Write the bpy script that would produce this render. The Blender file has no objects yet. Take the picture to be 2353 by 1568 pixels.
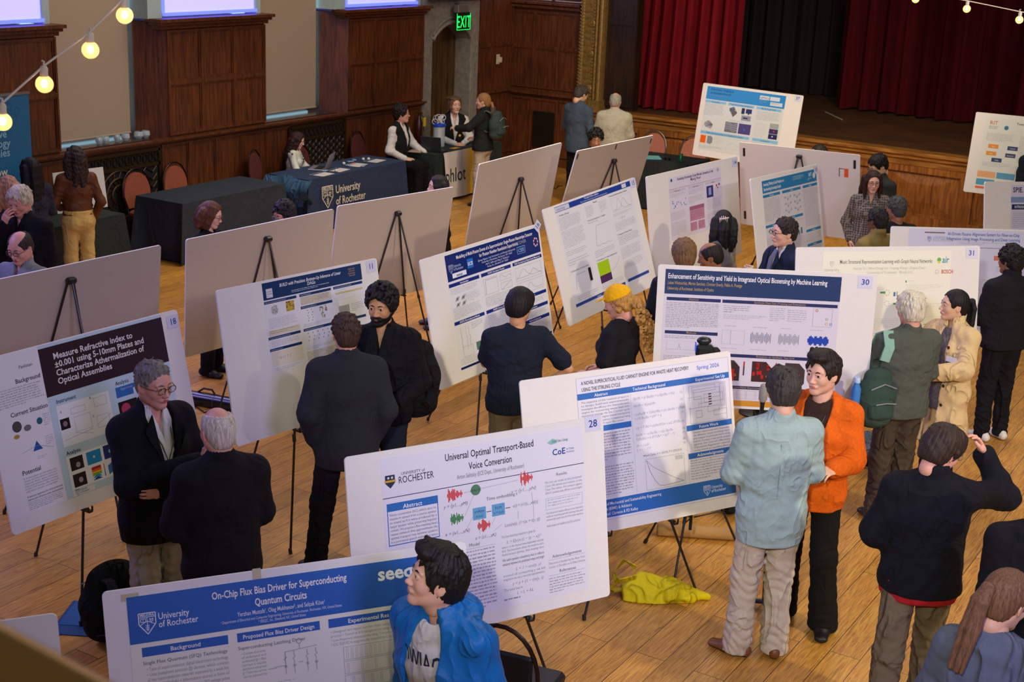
import bpy, math, random
import numpy as np
from mathutils import Vector, Matrix, Euler

# ---------------------------------------------------------------- camera, world, lights, exposure
S = bpy.context.scene
C = S.collection
R_ = math.radians
# world frame: X runs along the left wall towards the stage, Y towards the left wall, Z up
F_PX, PITCH, ROLL, YAW, CAM_H = 3262.95, 0.290827, 0.0420539, 0.544928, 4.1628
_fw = np.array([math.cos(PITCH) * math.cos(YAW), math.cos(PITCH) * math.sin(YAW), -math.sin(PITCH)])
_r0 = np.cross(_fw, [0, 0, 1.0]); _r0 /= np.linalg.norm(_r0)
_u0 = np.cross(_r0, _fw)
_r = math.cos(ROLL) * _r0 + math.sin(ROLL) * _u0
_u = -math.sin(ROLL) * _r0 + math.cos(ROLL) * _u0
cd = bpy.data.cameras.new('camera')
cam = bpy.data.objects.new('camera', cd)
C.objects.link(cam)
cd.sensor_width = 36.0
cd.lens = F_PX / 2353.0 * 36.0
cd.clip_start = 0.05
cd.clip_end = 100
cam.matrix_world = Matrix(((_r[0], _u[0], -_fw[0], 0), (_r[1], _u[1], -_fw[1], 0), (_r[2], _u[2], -_fw[2], CAM_H), (0, 0, 0, 1)))
cd.dof.use_dof = True
cd.dof.focus_distance = 8.5
cd.dof.aperture_fstop = 7.0
S.camera = cam

S.view_settings.view_transform = 'Standard'
S.view_settings.look = 'None'
S.view_settings.gamma = 1.0
S.view_settings.use_curve_mapping = False
S.view_settings.exposure = 0.1

wd = bpy.data.worlds.new('hall_ambient'); S.world = wd
wd.use_nodes = True
wd.node_tree.nodes['Background'].inputs[0].default_value = (0.55, 0.5, 0.62, 1)
wd.node_tree.nodes['Background'].inputs[1].default_value = 0.13


def lamp(name, kind, loc, target, power, color, size=1.0, size_y=None, spot=60, blend=.6):
    l = bpy.data.lights.new(name, kind)
    l.energy = power
    l.color = color
    if kind == 'AREA':
        l.size = size
        if size_y:
            l.shape = 'RECTANGLE'; l.size_y = size_y
    else:
        l.shadow_soft_size = size
    if kind == 'SPOT':
        l.spot_size = R_(spot); l.spot_blend = blend
    o = bpy.data.objects.new(name, l)
    C.objects.link(o)
    o.location = loc
    d = Vector(target) - Vector(loc)
    o.rotation_euler = d.to_track_quat('-Z', 'Y').to_euler()
    return o


# ceiling lights of the hall (soft), balcony spots near the camera plus one added for the nearest boards, coloured wash from high on the left
lamp('warm_spot', 'SPOT', (-1.5, -2.0, 5.4), (3.4, 3.4, .9), 260, (1.0, .90, .70), .3, spot=58, blend=.8)  # added spot, warms and brightens the nearest boards
lamp('ceiling_light', 'AREA', (9, -1.5, 8.0), (9, -1, 0), 190, (1.0, .90, .76), 4, 4)
lamp('ceiling_light', 'AREA', (14.5, 5, 8.0), (14.5, 5, 0), 380, (1.0, .86, .68), 6, 6)
lamp('ceiling_light', 'AREA', (13, 11.5, 7.5), (13.5, 11.5, 0), 230, (1.0, .86, .74), 7, 2)
lamp('warm_spot', 'SPOT', (-1.0, .3, 5.2), (13, 4.4, 0.8), 1700, (1.0, .96, .80), .15, spot=44, blend=.8)
lamp('warm_spot', 'SPOT', (5.5, -6.5, 6.2), (9.5, 2.6, 0.3), 2300, (1.0, .84, .58), .2, spot=42, blend=.8)
lamp('stage_spot', 'SPOT', (12.0, 2.0, 7.2), (20.6, 9.0, 1.3), 1900, (1.0, .80, .56), .15, spot=44, blend=.7)
lamp('floor_spot', 'SPOT', (15.0, 7.0, 8.0), (14.5, 9.6, 0.0), 1000, (1.0, .82, .52), .3, spot=60, blend=.9)
lamp('wash_light', 'SPOT', (3.0, 12.8, 6.8), (6.6, 6.6, 0.6), 1900, (.38, .32, 1.0), 1.3, spot=70, blend=.9)
lamp('wash_light', 'SPOT', (9.5, 13.0, 6.8), (10.8, 7.6, 1.5), 2300, (.45, .36, 1.0), 1.3, spot=60, blend=.9)
lamp('wash_light', 'SPOT', (1.0, -4.5, 6.5), (8.0, 4.4, 1.5), 2100, (.50, .46, 1.0), 1.3, spot=56, blend=.9)

# ---------------------------------------------------------------- materials


def lin(c):
    if isinstance(c, str):
        c = c.lstrip('#')
        c = [int(c[i:i + 2], 16) / 255 for i in (0, 2, 4)]
        c = [v / 12.92 if v <= .04045 else ((v + .055) / 1.055) ** 2.4 for v in c]
    return (c[0], c[1], c[2], 1)


MATS = {}


def mat(name, col, rough=.6, metal=0, bump=0, bscale=200, emit=0, var=0, vscale=8, spec=.5, sheen=0, trans=0, alpha=1, stretch=None):
    if name in MATS:
        return MATS[name]
    m = bpy.data.materials.new(name); m.use_nodes = True
    nt = m.node_tree; b = nt.nodes['Principled BSDF']
    b.inputs['Base Color'].default_value = lin(col)
    b.inputs['Roughness'].default_value = rough
    b.inputs['Metallic'].default_value = metal
    b.inputs['Specular IOR Level'].default_value = spec
    if sheen:
        b.inputs['Sheen Weight'].default_value = sheen
    if trans:
        b.inputs['Transmission Weight'].default_value = trans
    if alpha < 1:
        b.inputs['Alpha'].default_value = alpha
    if emit:
        b.inputs['Emission Color'].default_value = lin(col)
        b.inputs['Emission Strength'].default_value = emit
    tc = None
    if bump or var:
        tc = nt.nodes.new('ShaderNodeTexCoord')
        mp = nt.nodes.new('ShaderNodeMapping')
        nt.links.new(tc.outputs['Object'], mp.inputs[0])
        if stretch:
            mp.inputs['Scale'].default_value = stretch
    if var:
        n = nt.nodes.new('ShaderNodeTexNoise'); n.inputs['Scale'].default_value = vscale; n.inputs['Detail'].default_value = 5
        nt.links.new(mp.outputs[0], n.inputs['Vector'])
        mr = nt.nodes.new('ShaderNodeMapRange'); mr.inputs[1].default_value = .3; mr.inputs[2].default_value = .7
        mr.inputs[3].default_value = 1 - var; mr.inputs[4].default_value = 1 + var
        nt.links.new(n.outputs[0], mr.inputs[0])
        mx = nt.nodes.new('ShaderNodeMix'); mx.data_type = 'RGBA'; mx.blend_type = 'MULTIPLY'; mx.inputs[0].default_value = 1
        mx.inputs[6].default_value = lin(col)
        nt.links.new(mr.outputs[0], mx.inputs[7])
        nt.links.new(mx.outputs[2], b.inputs['Base Color'])
    if bump:
        n = nt.nodes.new('ShaderNodeTexNoise'); n.inputs['Scale'].default_value = bscale; n.inputs['Detail'].default_value = 3
        nt.links.new(mp.outputs[0], n.inputs['Vector'])
        bp = nt.nodes.new('ShaderNodeBump'); bp.inputs['Strength'].default_value = bump; bp.inputs['Distance'].default_value = .002
        nt.links.new(n.outputs[0], bp.inputs['Height'])
        nt.links.new(bp.outputs[0], b.inputs['Normal'])
    MATS[name] = m
    return m


def fabric(name, col, var=.05, rough=.9, bump=.45, sc=300, fold=.35):
    """cloth: fine weave bump plus broad soft creases"""
    if name in MATS:
        return MATS[name]
    m = mat(name, col, rough, bump=bump, bscale=sc, var=var, vscale=70, spec=.2)
    nt = m.node_tree; b = nt.nodes['Principled BSDF']
    tc = nt.nodes.new('ShaderNodeTexCoord')
    mp0 = nt.nodes.new('ShaderNodeMapping'); mp0.inputs['Scale'].default_value = (1.2, 1.2, .8); mp0.inputs['Rotation'].default_value = (.3, .5, .2)
    nt.links.new(tc.outputs['Object'], mp0.inputs[0])
    n = nt.nodes.new('ShaderNodeTexNoise'); n.inputs['Scale'].default_value = 4.2; n.inputs['Detail'].default_value = 2.2; n.inputs['Roughness'].default_value = .42; n.inputs['Distortion'].default_value = 1.1
    nt.links.new(mp0.outputs[0], n.inputs['Vector'])
    # ridged: soft creases where the noise crosses its mean
    a1 = nt.nodes.new('ShaderNodeMath'); a1.operation = 'MULTIPLY_ADD'; a1.inputs[1].default_value = 2; a1.inputs[2].default_value = -1; nt.links.new(n.outputs[0], a1.inputs[0])
    a2 = nt.nodes.new('ShaderNodeMath'); a2.operation = 'ABSOLUTE'; nt.links.new(a1.outputs[0], a2.inputs[0])
    a3 = nt.nodes.new('ShaderNodeMath'); a3.operation = 'SUBTRACT'; a3.inputs[0].default_value = 1; nt.links.new(a2.outputs[0], a3.inputs[1])
    mp = nt.nodes.new('ShaderNodeMath'); mp.operation = 'POWER'; mp.inputs[1].default_value = 7; nt.links.new(a3.outputs[0], mp.inputs[0])
    b2 = nt.nodes.new('ShaderNodeBump'); b2.inputs['Strength'].default_value = fold; b2.inputs['Distance'].default_value = .022
    nt.links.new(mp.outputs[0], b2.inputs['Height'])
    old = b.inputs['Normal'].links[0].from_node
    nt.links.new(b2.outputs[0], old.inputs['Normal'])
    return m


def flat(col, rough=.55):
    return mat('print_' + str(col), col, rough, spec=.3)


def wood(name, c1, c2, axis='Z', rough=.4, scale=1.0):
    """oak panelling: grain stretched along one axis, in the object's own coordinates"""
    if name in MATS:
        return MATS[name]
    m = bpy.data.materials.new(name); m.use_nodes = True
    nt = m.node_tree; b = nt.nodes['Principled BSDF']
    tc = nt.nodes.new('ShaderNodeTexCoord'); mp = nt.nodes.new('ShaderNodeMapping')
    nt.links.new(tc.outputs['Object'], mp.inputs[0])
    s = {'Z': (14, 14, 1.2), 'X': (1.2, 14, 14), 'Y': (14, 1.2, 14)}[axis]
    mp.inputs['Scale'].default_value = [v * scale for v in s]
    n = nt.nodes.new('ShaderNodeTexNoise'); n.inputs['Scale'].default_value = 2.2; n.inputs['Detail'].default_value = 8; n.inputs['Distortion'].default_value = .6
    nt.links.new(mp.outputs[0], n.inputs['Vector'])
    r = nt.nodes.new('ShaderNodeValToRGB')
    r.color_ramp.elements[0].position = .3; r.color_ramp.elements[0].color = lin(c1)
    r.color_ramp.elements[1].position = .72; r.color_ramp.elements[1].color = lin(c2)
    nt.links.new(n.outputs[0], r.inputs[0])
    n2 = nt.nodes.new('ShaderNodeTexNoise'); n2.inputs['Scale'].default_value = 1.1
    nt.links.new(tc.outputs['Object'], n2.inputs['Vector'])
    mr = nt.nodes.new('ShaderNodeMapRange'); mr.inputs[1].default_value = .3; mr.inputs[2].default_value = .7; mr.inputs[3].default_value = .75; mr.inputs[4].default_value = 1.2
    nt.links.new(n2.outputs[0], mr.inputs[0])
    mx = nt.nodes.new('ShaderNodeMix'); mx.data_type = 'RGBA'; mx.blend_type = 'MULTIPLY'; mx.inputs[0].default_value = 1
    nt.links.new(r.outputs[0], mx.inputs[6]); nt.links.new(mr.outputs[0], mx.inputs[7])
    nt.links.new(mx.outputs[2], b.inputs['Base Color'])
    bp = nt.nodes.new('ShaderNodeBump'); bp.inputs['Strength'].default_value = .25; bp.inputs['Distance'].default_value = .003
    nt.links.new(n.outputs[0], bp.inputs['Height']); nt.links.new(bp.outputs[0], b.inputs['Normal'])
    b.inputs['Roughness'].default_value = rough
    MATS[name] = m
    return m


def floor_mat():
    m = bpy.data.materials.new('oak_plank_floor'); m.use_nodes = True
    nt = m.node_tree; N = nt.nodes; L = nt.links; b = N['Principled BSDF']
    tc = N.new('ShaderNodeTexCoord')
    br = N.new('ShaderNodeTexBrick')
    br.offset = .37; br.offset_frequency = 2
    br.inputs['Scale'].default_value = 1
    br.inputs['Brick Width'].default_value = 1.9
    br.inputs['Row Height'].default_value = .19
    br.inputs['Mortar Size'].default_value = .0022
    br.inputs['Mortar Smooth'].default_value = .1
    br.inputs['Bias'].default_value = 0
    br.inputs['Color1'].default_value = (0, 0, 0, 1); br.inputs['Color2'].default_value = (1, 1, 1, 1); br.inputs['Mortar'].default_value = (.5, .5, .5, 1)
    L.new(tc.outputs['Object'], br.inputs['Vector'])
    # per plank offset of the grain
    mp = N.new('ShaderNodeMapping'); mp.inputs['Scale'].default_value = (1.3, 11, 1)
    va = N.new('ShaderNodeVectorMath'); va.operation = 'MULTIPLY_ADD'
    va.inputs[1].default_value = (7, 5, 3)
    L.new(br.outputs['Color'], va.inputs[0]); L.new(tc.outputs['Object'], va.inputs[2])
    L.new(va.outputs[0], mp.inputs[0])
    n1 = N.new('ShaderNodeTexNoise'); n1.inputs['Scale'].default_value = 1.0; n1.inputs['Detail'].default_value = 3; n1.inputs['Distortion'].default_value = .8
    L.new(mp.outputs[0], n1.inputs['Vector'])
    # cathedral grain: rings of the noise
    mu = N.new('ShaderNodeMath'); mu.operation = 'MULTIPLY'; mu.inputs[1].default_value = 70
    L.new(n1.outputs[0], mu.inputs[0])
    si = N.new('ShaderNodeMath'); si.operation = 'SINE'; L.new(mu.outputs[0], si.inputs[0])
    mp2 = N.new('ShaderNodeMapping'); mp2.inputs['Scale'].default_value = (6, 160, 1); L.new(va.outputs[0], mp2.inputs[0])
    n2 = N.new('ShaderNodeTexNoise'); n2.inputs['Scale'].default_value = 1; n2.inputs['Detail'].default_value = 4; L.new(mp2.outputs[0], n2.inputs['Vector'])
    ad = N.new('ShaderNodeMath'); ad.operation = 'MULTIPLY_ADD'; ad.inputs[1].default_value = .06; L.new(si.outputs[0], ad.inputs[0]); L.new(n2.outputs[0], ad.inputs[2])
    r = N.new('ShaderNodeValToRGB')
    e = r.color_ramp.elements
    e[0].position = .22; e[0].color = lin('#7c5020'); e[1].position = .72; e[1].color = lin('#d09c46')
    x = e.new(.45); x.color = lin('#b37d34')
    L.new(ad.outputs[0], r.inputs[0])
    hs = N.new('ShaderNodeMapRange'); hs.inputs[3].default_value = .80; hs.inputs[4].default_value = 1.16
    L.new(br.outputs['Color'], hs.inputs[0])
    mx = N.new('ShaderNodeMix'); mx.data_type = 'RGBA'; mx.blend_type = 'MULTIPLY'; mx.inputs[0].default_value = 1
    L.new(r.outputs[0], mx.inputs[6]); L.new(hs.outputs[0], mx.inputs[7])
    m2 = N.new('ShaderNodeMix'); m2.data_type = 'RGBA'; m2.blend_type = 'MIX'
    L.new(br.outputs['Fac'], m2.inputs[0]); L.new(mx.outputs[2], m2.inputs[6]); m2.inputs[7].default_value = lin('#3a2410')
    L.new(m2.outputs[2], b.inputs['Base Color'])
    b.inputs['Roughness'].default_value = .38
    bp = N.new('ShaderNodeBump'); bp.inputs['Strength'].default_value = .1; bp.inputs['Distance'].default_value = .002
    L.new(ad.outputs[0], bp.inputs['Height']); L.new(bp.outputs[0], b.inputs['Normal'])
    return m


# ---------------------------------------------------------------- mesh helpers


class MB:
    """collects shapes into one mesh"""

    def __init__(s):
        s.v = []; s.f = []; s.m = []

    def add(s, vs, fs, mi=0):
        o = len(s.v)
        s.v += [tuple(map(float, p)) for p in vs]
        s.f += [tuple(i + o for i in f) for f in fs]
        s.m += [mi] * len(fs)
        return s

    def box(s, c, d, rot=None, mi=0, bev=0):
        x, y, z = d[0] / 2, d[1] / 2, d[2] / 2
        if bev:
            vs = []; b = min(bev, x * .9, y * .9, z * .9)
            for sx in (-1, 1):
                for sy in (-1, 1):
                    for sz in (-1, 1):
                        vs += [(sx * (x - b), sy * (y - b), sz * z), (sx * (x - b), sy * y, sz * (z - b)), (sx * x, sy * (y - b), sz * (z - b))]
            import bmesh
            bm = bmesh.new()
            for p in vs:
                bm.verts.new(p)
            bmesh.ops.convex_hull(bm, input=bm.verts)
            bm.verts.index_update()
            vv = [v.co.copy() for v in bm.verts]; ff = [[v.index for v in f.verts] for f in bm.faces]
            bm.free()
        else:
            vv = [Vector((sx * x, sy * y, sz * z)) for sx in (-1, 1) for sy in (-1, 1) for sz in (-1, 1)]
            ff = [(0, 1, 3, 2), (4, 6, 7, 5), (0, 4, 5, 1), (2, 3, 7, 6), (0, 2, 6, 4), (1, 5, 7, 3)]
        c = Vector(c)
        if rot is not None:
            M = Euler(rot).to_matrix() if not isinstance(rot, Matrix) else rot
            vv = [M @ v for v in vv]
        return s.add([v + c for v in vv], ff, mi)

    def tube(s, pts, r, n=8, mi=0, cap=True, flatn=None, closed=False):
        pts = [Vector(p) for p in pts]
        rs = r if hasattr(r, '__len__') else [r] * len(pts)
        vs = []; fs = []
        up = Vector((0, 0, 1))
        k = len(pts)
        prev = None
        for i, p in enumerate(pts):
            if closed:
                d = pts[(i + 1) % k] - pts[i - 1]
            else:
                d = (pts[min(i + 1, k - 1)] - pts[max(i - 1, 0)])
            d.normalize()
            if prev is None:
                a = d.cross(up)
                if a.length < .05:
                    a = d.cross(Vector((1, 0, 0)))
            else:
                a = prev - d * prev.dot(d)
                if a.length < 1e-5:
                    a = d.cross(up)
            a.normalize(); b = d.cross(a); prev = a
            for j in range(n):
                t = 2 * math.pi * j / n
                vs.append(p + (a * math.cos(t) * (flatn or 1) + b * math.sin(t)) * rs[i])
        m = k if closed else k - 1
        for i in range(m):
            for j in range(n):
                fs.append((i * n + j, i * n + (j + 1) % n, ((i + 1) % k) * n + (j + 1) % n, ((i + 1) % k) * n + j))
        if cap and not closed:
            fs.append(tuple(range(n - 1, -1, -1))); fs.append(tuple((k - 1) * n + j for j in range(n)))
        return s.add(vs, fs, mi)

    def lathe(s, prof, c=(0, 0, 0), n=20, mi=0, M=None):
        vs = []; fs = []
        for (r, z) in prof:
            for j in range(n):
                t = 2 * math.pi * j / n
                vs.append(Vector((r * math.cos(t), r * math.sin(t), z)))
        k = len(prof)
        for i in range(k - 1):
            for j in range(n):
                fs.append((i * n + j, i * n + (j + 1) % n, (i + 1) * n + (j + 1) % n, (i + 1) * n + j))
        fs.append(tuple(range(n - 1, -1, -1))); fs.append(tuple((k - 1) * n + j for j in range(n)))
        if M is not None:
            vs = [M @ v for v in vs]
        c = Vector(c)
        return s.add([v + c for v in vs], fs, mi)

    def sphere(s, c, r, n=12, mi=0, sc=(1, 1, 1)):
        prof = [(max(1e-4, r * math.sin(math.pi * i / n)), -r * math.cos(math.pi * i / n)) for i in range(n + 1)]
        return s.lathe(prof, c, n * 2 if n < 8 else n + 4, mi, Matrix.Diagonal(Vector(sc)))

    def prism(s, poly, z0, z1, mi=0, M=None, o=(0, 0, 0)):
        """poly in local xy, extruded z0..z1, then mapped by M, o"""
        n = len(poly)
        vs = [Vector((x, y, z0)) for x, y in poly] + [Vector((x, y, z1)) for x, y in poly]
        fs = [tuple(range(n - 1, -1, -1)), tuple(range(n, 2 * n))] + [(i, (i + 1) % n, n + (i + 1) % n, n + i) for i in range(n)]
        if M is not None:
            vs = [M @ v for v in vs]
        o = Vector(o)
        return s.add([v + o for v in vs], fs, mi)

    def grid(s, fn, nu, nv, mi=0, wrapu=False):
        vs = [fn(i / (nu if wrapu else nu - 1), j / (nv - 1)) for i in range(nu) for j in range(nv)]
        fs = []
        for i in range(nu if wrapu else nu - 1):
            for j in range(nv - 1):
                a = i * nv + j; b = ((i + 1) % nu) * nv + j
                fs.append((a, b, b + 1, a + 1))
        return s.add(vs, fs, mi)

    def build(s, name, mats, parent=None, smooth=False, loc=None):
        me = bpy.data.meshes.new(name)
        me.from_pydata(s.v, [], s.f)
        if not isinstance(mats, (list, tuple)):
            mats = [mats]
        for m in mats:
            me.materials.append(m)
        me.polygons.foreach_set('material_index', s.m)
        if smooth:
            me.polygons.foreach_set('use_smooth', [True] * len(me.polygons))
            try:
                me.set_sharp_from_angle(angle=R_(35 if smooth is True else smooth))
            except Exception:
                pass
        me.update()
        o = bpy.data.objects.new(name, me)
        C.objects.link(o)
        if parent is not None:
            o.parent = parent
        if loc is not None:
            o.location = loc
        return o


def thing(name, label, cat, loc=(0, 0, 0), rz=0, group=None, rot=None):
    o = bpy.data.objects.new(name, None)
    o.empty_display_size = .1
    C.objects.link(o)
    o.location = loc
    o.rotation_euler = rot if rot is not None else (0, 0, rz)
    o['label'] = label; o['category'] = cat
    if group:
        o['group'] = group
    return o


def tag(o, label, cat, group=None):
    o['label'] = label; o['category'] = cat
    if group:
        o['group'] = group
    return o


def struct(o):
    o['kind'] = 'structure'
    return o


def kids(o):
    return [c for c in bpy.data.objects if c.parent == o]


def dup(root, loc, rz=None, label=None, group=None, rot=None):
    r = root.copy(); C.objects.link(r); r.location = loc
    if rz is not None:
        r.rotation_euler = (0, 0, rz)
    if rot is not None:
        r.rotation_euler = rot
    if label:
        r['label'] = label
    if group:
        r['group'] = group
    for ch in kids(root):
        c = ch.copy(); C.objects.link(c); c.parent = r
        for g in kids(ch):
            d = g.copy(); C.objects.link(d); d.parent = c
    return r


def text_mesh(txt, size, bold=0.0, shear=0.0, align='LEFT', spacing=1.0, wscale=1.0):
    """flat letters: (verts, faces) in the xy plane, baseline at y = 0"""
    cu = bpy.data.curves.new('t', 'FONT')
    cu.body = txt; cu.size = size; cu.shear = shear; cu.offset = bold * size
    cu.align_x = align; cu.resolution_u = 2; cu.space_character = spacing
    o = bpy.data.objects.new('t', cu)
    me = o.to_mesh()
    vs = [(v.co.x * wscale, v.co.y) for v in me.vertices]
    fs = [tuple(p.vertices) for p in me.polygons]
    o.to_mesh_clear()
    bpy.data.objects.remove(o); bpy.data.curves.remove(cu)
    return vs, fs
# ---------------------------------------------------------------- the setting
oak = wood('dark_oak_panelling', '#3a1c0c', '#6d3a1a')
oak_stage = wood('oak_stage_front', '#6a3812', '#a5682c', 'Z', .4)
oak_x = wood('oak_rail', '#42200d', '#754120', 'X')
oak_y = wood('oak_stage_edge', '#6e3f16', '#b07a38', 'Y', .35)
plaster = mat('pale_plaster', '#b9b6a8', .9, bump=.3, bscale=60, var=.05)
teal_plaster = mat('pale_green_plaster', '#a9bdb6', .85, var=.05)
stone = mat('grey_limestone', '#7d766a', .9, bump=1, bscale=90, var=.22, vscale=14)
blind_m = mat('beige_blind_fabric', '#a8977c', .95, bump=.6, bscale=500, var=.035, vscale=90)
black_m = mat('black_matte', '#0c0c0e', .5)
black_metal = mat('black_painted_metal', '#131214', .4, spec=.6)
white_glow = mat('lavender_glow_panel', '#b4b0ff', .5, emit=.9)
blue_glow = mat('blue_led_strip', '#4a55ff', .5, emit=3.0)
cyan_glow = mat('daylight_gap', '#a8d8ee', .5, emit=1.1)
YW, XS = 13.21, 21.4

fl = MB().box((9.6, 4.2, -.1), (25, 19, .2))
fo = fl.build('floor', floor_mat()); struct(fo)


def panelled(b, x0, x1, z0, z1, cols, rows, y, d=.03, axis='x', stile=.055, mi=0, sgn=-1):
    """rails and stiles standing proud of the panels; axis x: wall along X facing -Y; axis y: wall along Y facing -X"""
    def bx(a0, a1, c0, c1, t, off=0):
        if axis == 'x':
            b.box(((a0 + a1) / 2, y + sgn * (t / 2 + off), (c0 + c1) / 2), (a1 - a0, t, c1 - c0), mi=mi)
        else:
            b.box((y + sgn * (t / 2 + off), (a0 + a1) / 2, (c0 + c1) / 2), (t, a1 - a0, c1 - c0), mi=mi)
    xs = cols if hasattr(cols, '__len__') else [x0 + (x1 - x0) * i / cols for i in range(cols + 1)]
    zs = rows if hasattr(rows, '__len__') else [z0 + (z1 - z0) * i / rows for i in range(rows + 1)]
    for x in xs:
        w = stile / 2
        bx(max(x0, x - w), min(x1, x + w), z0, z1, d)
    for z in zs:
        w = stile / 2
        for i in range(len(xs) - 1):
            bx(xs[i] + w, xs[i + 1] - w, max(z0, z - w), min(z1, z + w), d * .97)
    # inner moulding steps
    for i in range(len(xs) - 1):
        for j in range(len(zs) - 1):
            a0, a1, c0, c1 = xs[i] + stile / 2, xs[i + 1] - stile / 2, zs[j] + stile / 2, zs[j + 1] - stile / 2
            if a1 - a0 < .08 or c1 - c0 < .08:
                continue
            m = .018
            bx(a0, a0 + m, c0, c1, d * .55); bx(a1 - m, a1, c0, c1, d * .55)
            bx(a0 + m, a1 - m, c0, c0 + m, d * .54); bx(a0 + m, a1 - m, c1 - m, c1, d * .54)


# left wall: wainscot, piers and window bays
w = MB()
w.box((9.1, YW + .15, .63), (19.2, .3, 1.26))             # lower wainscot body up to the door
piers = [(7.2, 11.37), (12.88, 14.96), (16.55, 18.69)]
for i, (a, b_) in enumerate(piers):
    sp = .25 if i else .05
    # pier body with a splayed reveal on the side towards the camera
    w.prism([(a + sp, YW), (b_, YW), (b_, YW + .6), (a, YW + .6), (a, YW + .32)], 1.26, 2.72)
    panelled(w, a + sp, b_, 1.30, 2.62, 3 if i else 5, 2 if i != 2 else [1.30, 1.98, 2.62], YW, .028)
    # cornice
    w.box(((a + b_) / 2 + .06, YW + .02, 2.66), (b_ - a - .08, .16, .05))
    w.box(((a + b_) / 2 + .05, YW, 2.705), (b_ - a - .02, .22, .04))
    w.box(((a + b_) / 2 + .04, YW - .01, 2.745), (b_ - a + .04, .28, .04))
w.box((9.1, YW - .02, 1.235), (19.2, .09, .03))
w.box((9.1, YW - .035, 1.262), (19.2, .13, .026))
for (a, b_) in [(7.2, 11.5), (12.98, 15.5), (16.75, 18.65)]:
    panelled(w, a, b_, .16, 1.2, max(2, round((b_ - a) / .55)), 1, YW, .026)
w.box((9.1, YW - .02, .07), (19.2, .05, .14))
# corner pier beyond the door, up to the stage wall
w.box((20.84, YW + .2, 1.36), (1.12, .4, 2.72 + .5))
panelled(w, 20.30, 21.38, .16, 2.9, [20.30, 20.72, 21.38], [.16, 1.25, 2.05, 2.9], YW, .03)
w.box((20.84, YW - .02, 1.262), (1.12, .1, .04))
wl = w.build('wall_left', oak); struct(wl)

# plaster above piers, reveals, lit panels
u = MB()
u.box((9.1, YW + .66, 3.6), (19.2, .1, 3.9))
for (a, b_) in piers:
    u.box((a + .12, YW + .33, 3.75), (.24, .56, 1.98))
    u.box((b_ - .06, YW + .33, 3.75), (.1, .56, 1.98))
u.box((14.5, YW + .5, 5.3), (30, .5, 1.2))
struct(u.build('trim_1', teal_plaster))
for i, (a, b_) in enumerate(piers):
    lp = thing('wall_light_box', ['lavender glowing light box edged in blue above the first wood pier at far left',
                                  'lavender glowing light box edged in blue above the middle wood pier',
                                  'lavender glowing light box edged in blue above the pier beside the arched door'][i], 'light box', ((a + b_) / 2 + .1, YW + .12, 2.77), 0, 'glowing light boxes above the piers')
    W = b_ - a - .42
    MB().box((0, 0, .75), (W, .08, 1.4)).build('diffuser', white_glow, lp)
    MB().box((0, -.055, .035), (W + .04, .05, .04)).box((-W / 2 - .03, -.03, .75), (.05, .06, 1.4)).box((W / 2 + .03, -.03, .75), (.05, .06, 1.4)).build('led_strip', blue_glow, lp)

# windows: blind, sill, daylight gap
for i, (a, b_) in enumerate([(11.37, 12.88), (14.96, 16.55)]):
    win = thing('window_%d' % (i + 1), '', 'window', ((a + b_) / 2, YW + .35, 1.27))
    del win['label']; del win['category']; struct(win)
    W = b_ - a
    MB().box((0, .22, 1.6), (W, .02, 3.1)).build('window_glass', cyan_glow, win)
    bl = MB()
    bl.grid(lambda s_, t: (-W / 2 + .045 + (W - .09) * s_, .02 + .004 * math.sin(9 * s_ + 4 * t), .055 + 3.1 * t), 14, 8)
    bl.grid(lambda s_, t: (-W / 2 + .045 + (W - .09) * s_, .028 + .004 * math.sin(9 * s_ + 4 * t), .055 + 3.1 * t), 14, 8)
    bl.tube([(-W / 2 + .045, .02, .06), (W / 2 - .045, .02, .06)], .012)
    bl.build('roller_blind', blind_m, win, smooth=True)
    MB().box((0, -.12, .0), (W, .44, .03)).build('window_sill', mat('dark_varnished_sill', '#35201a', .16, spec=.8), win)

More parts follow.
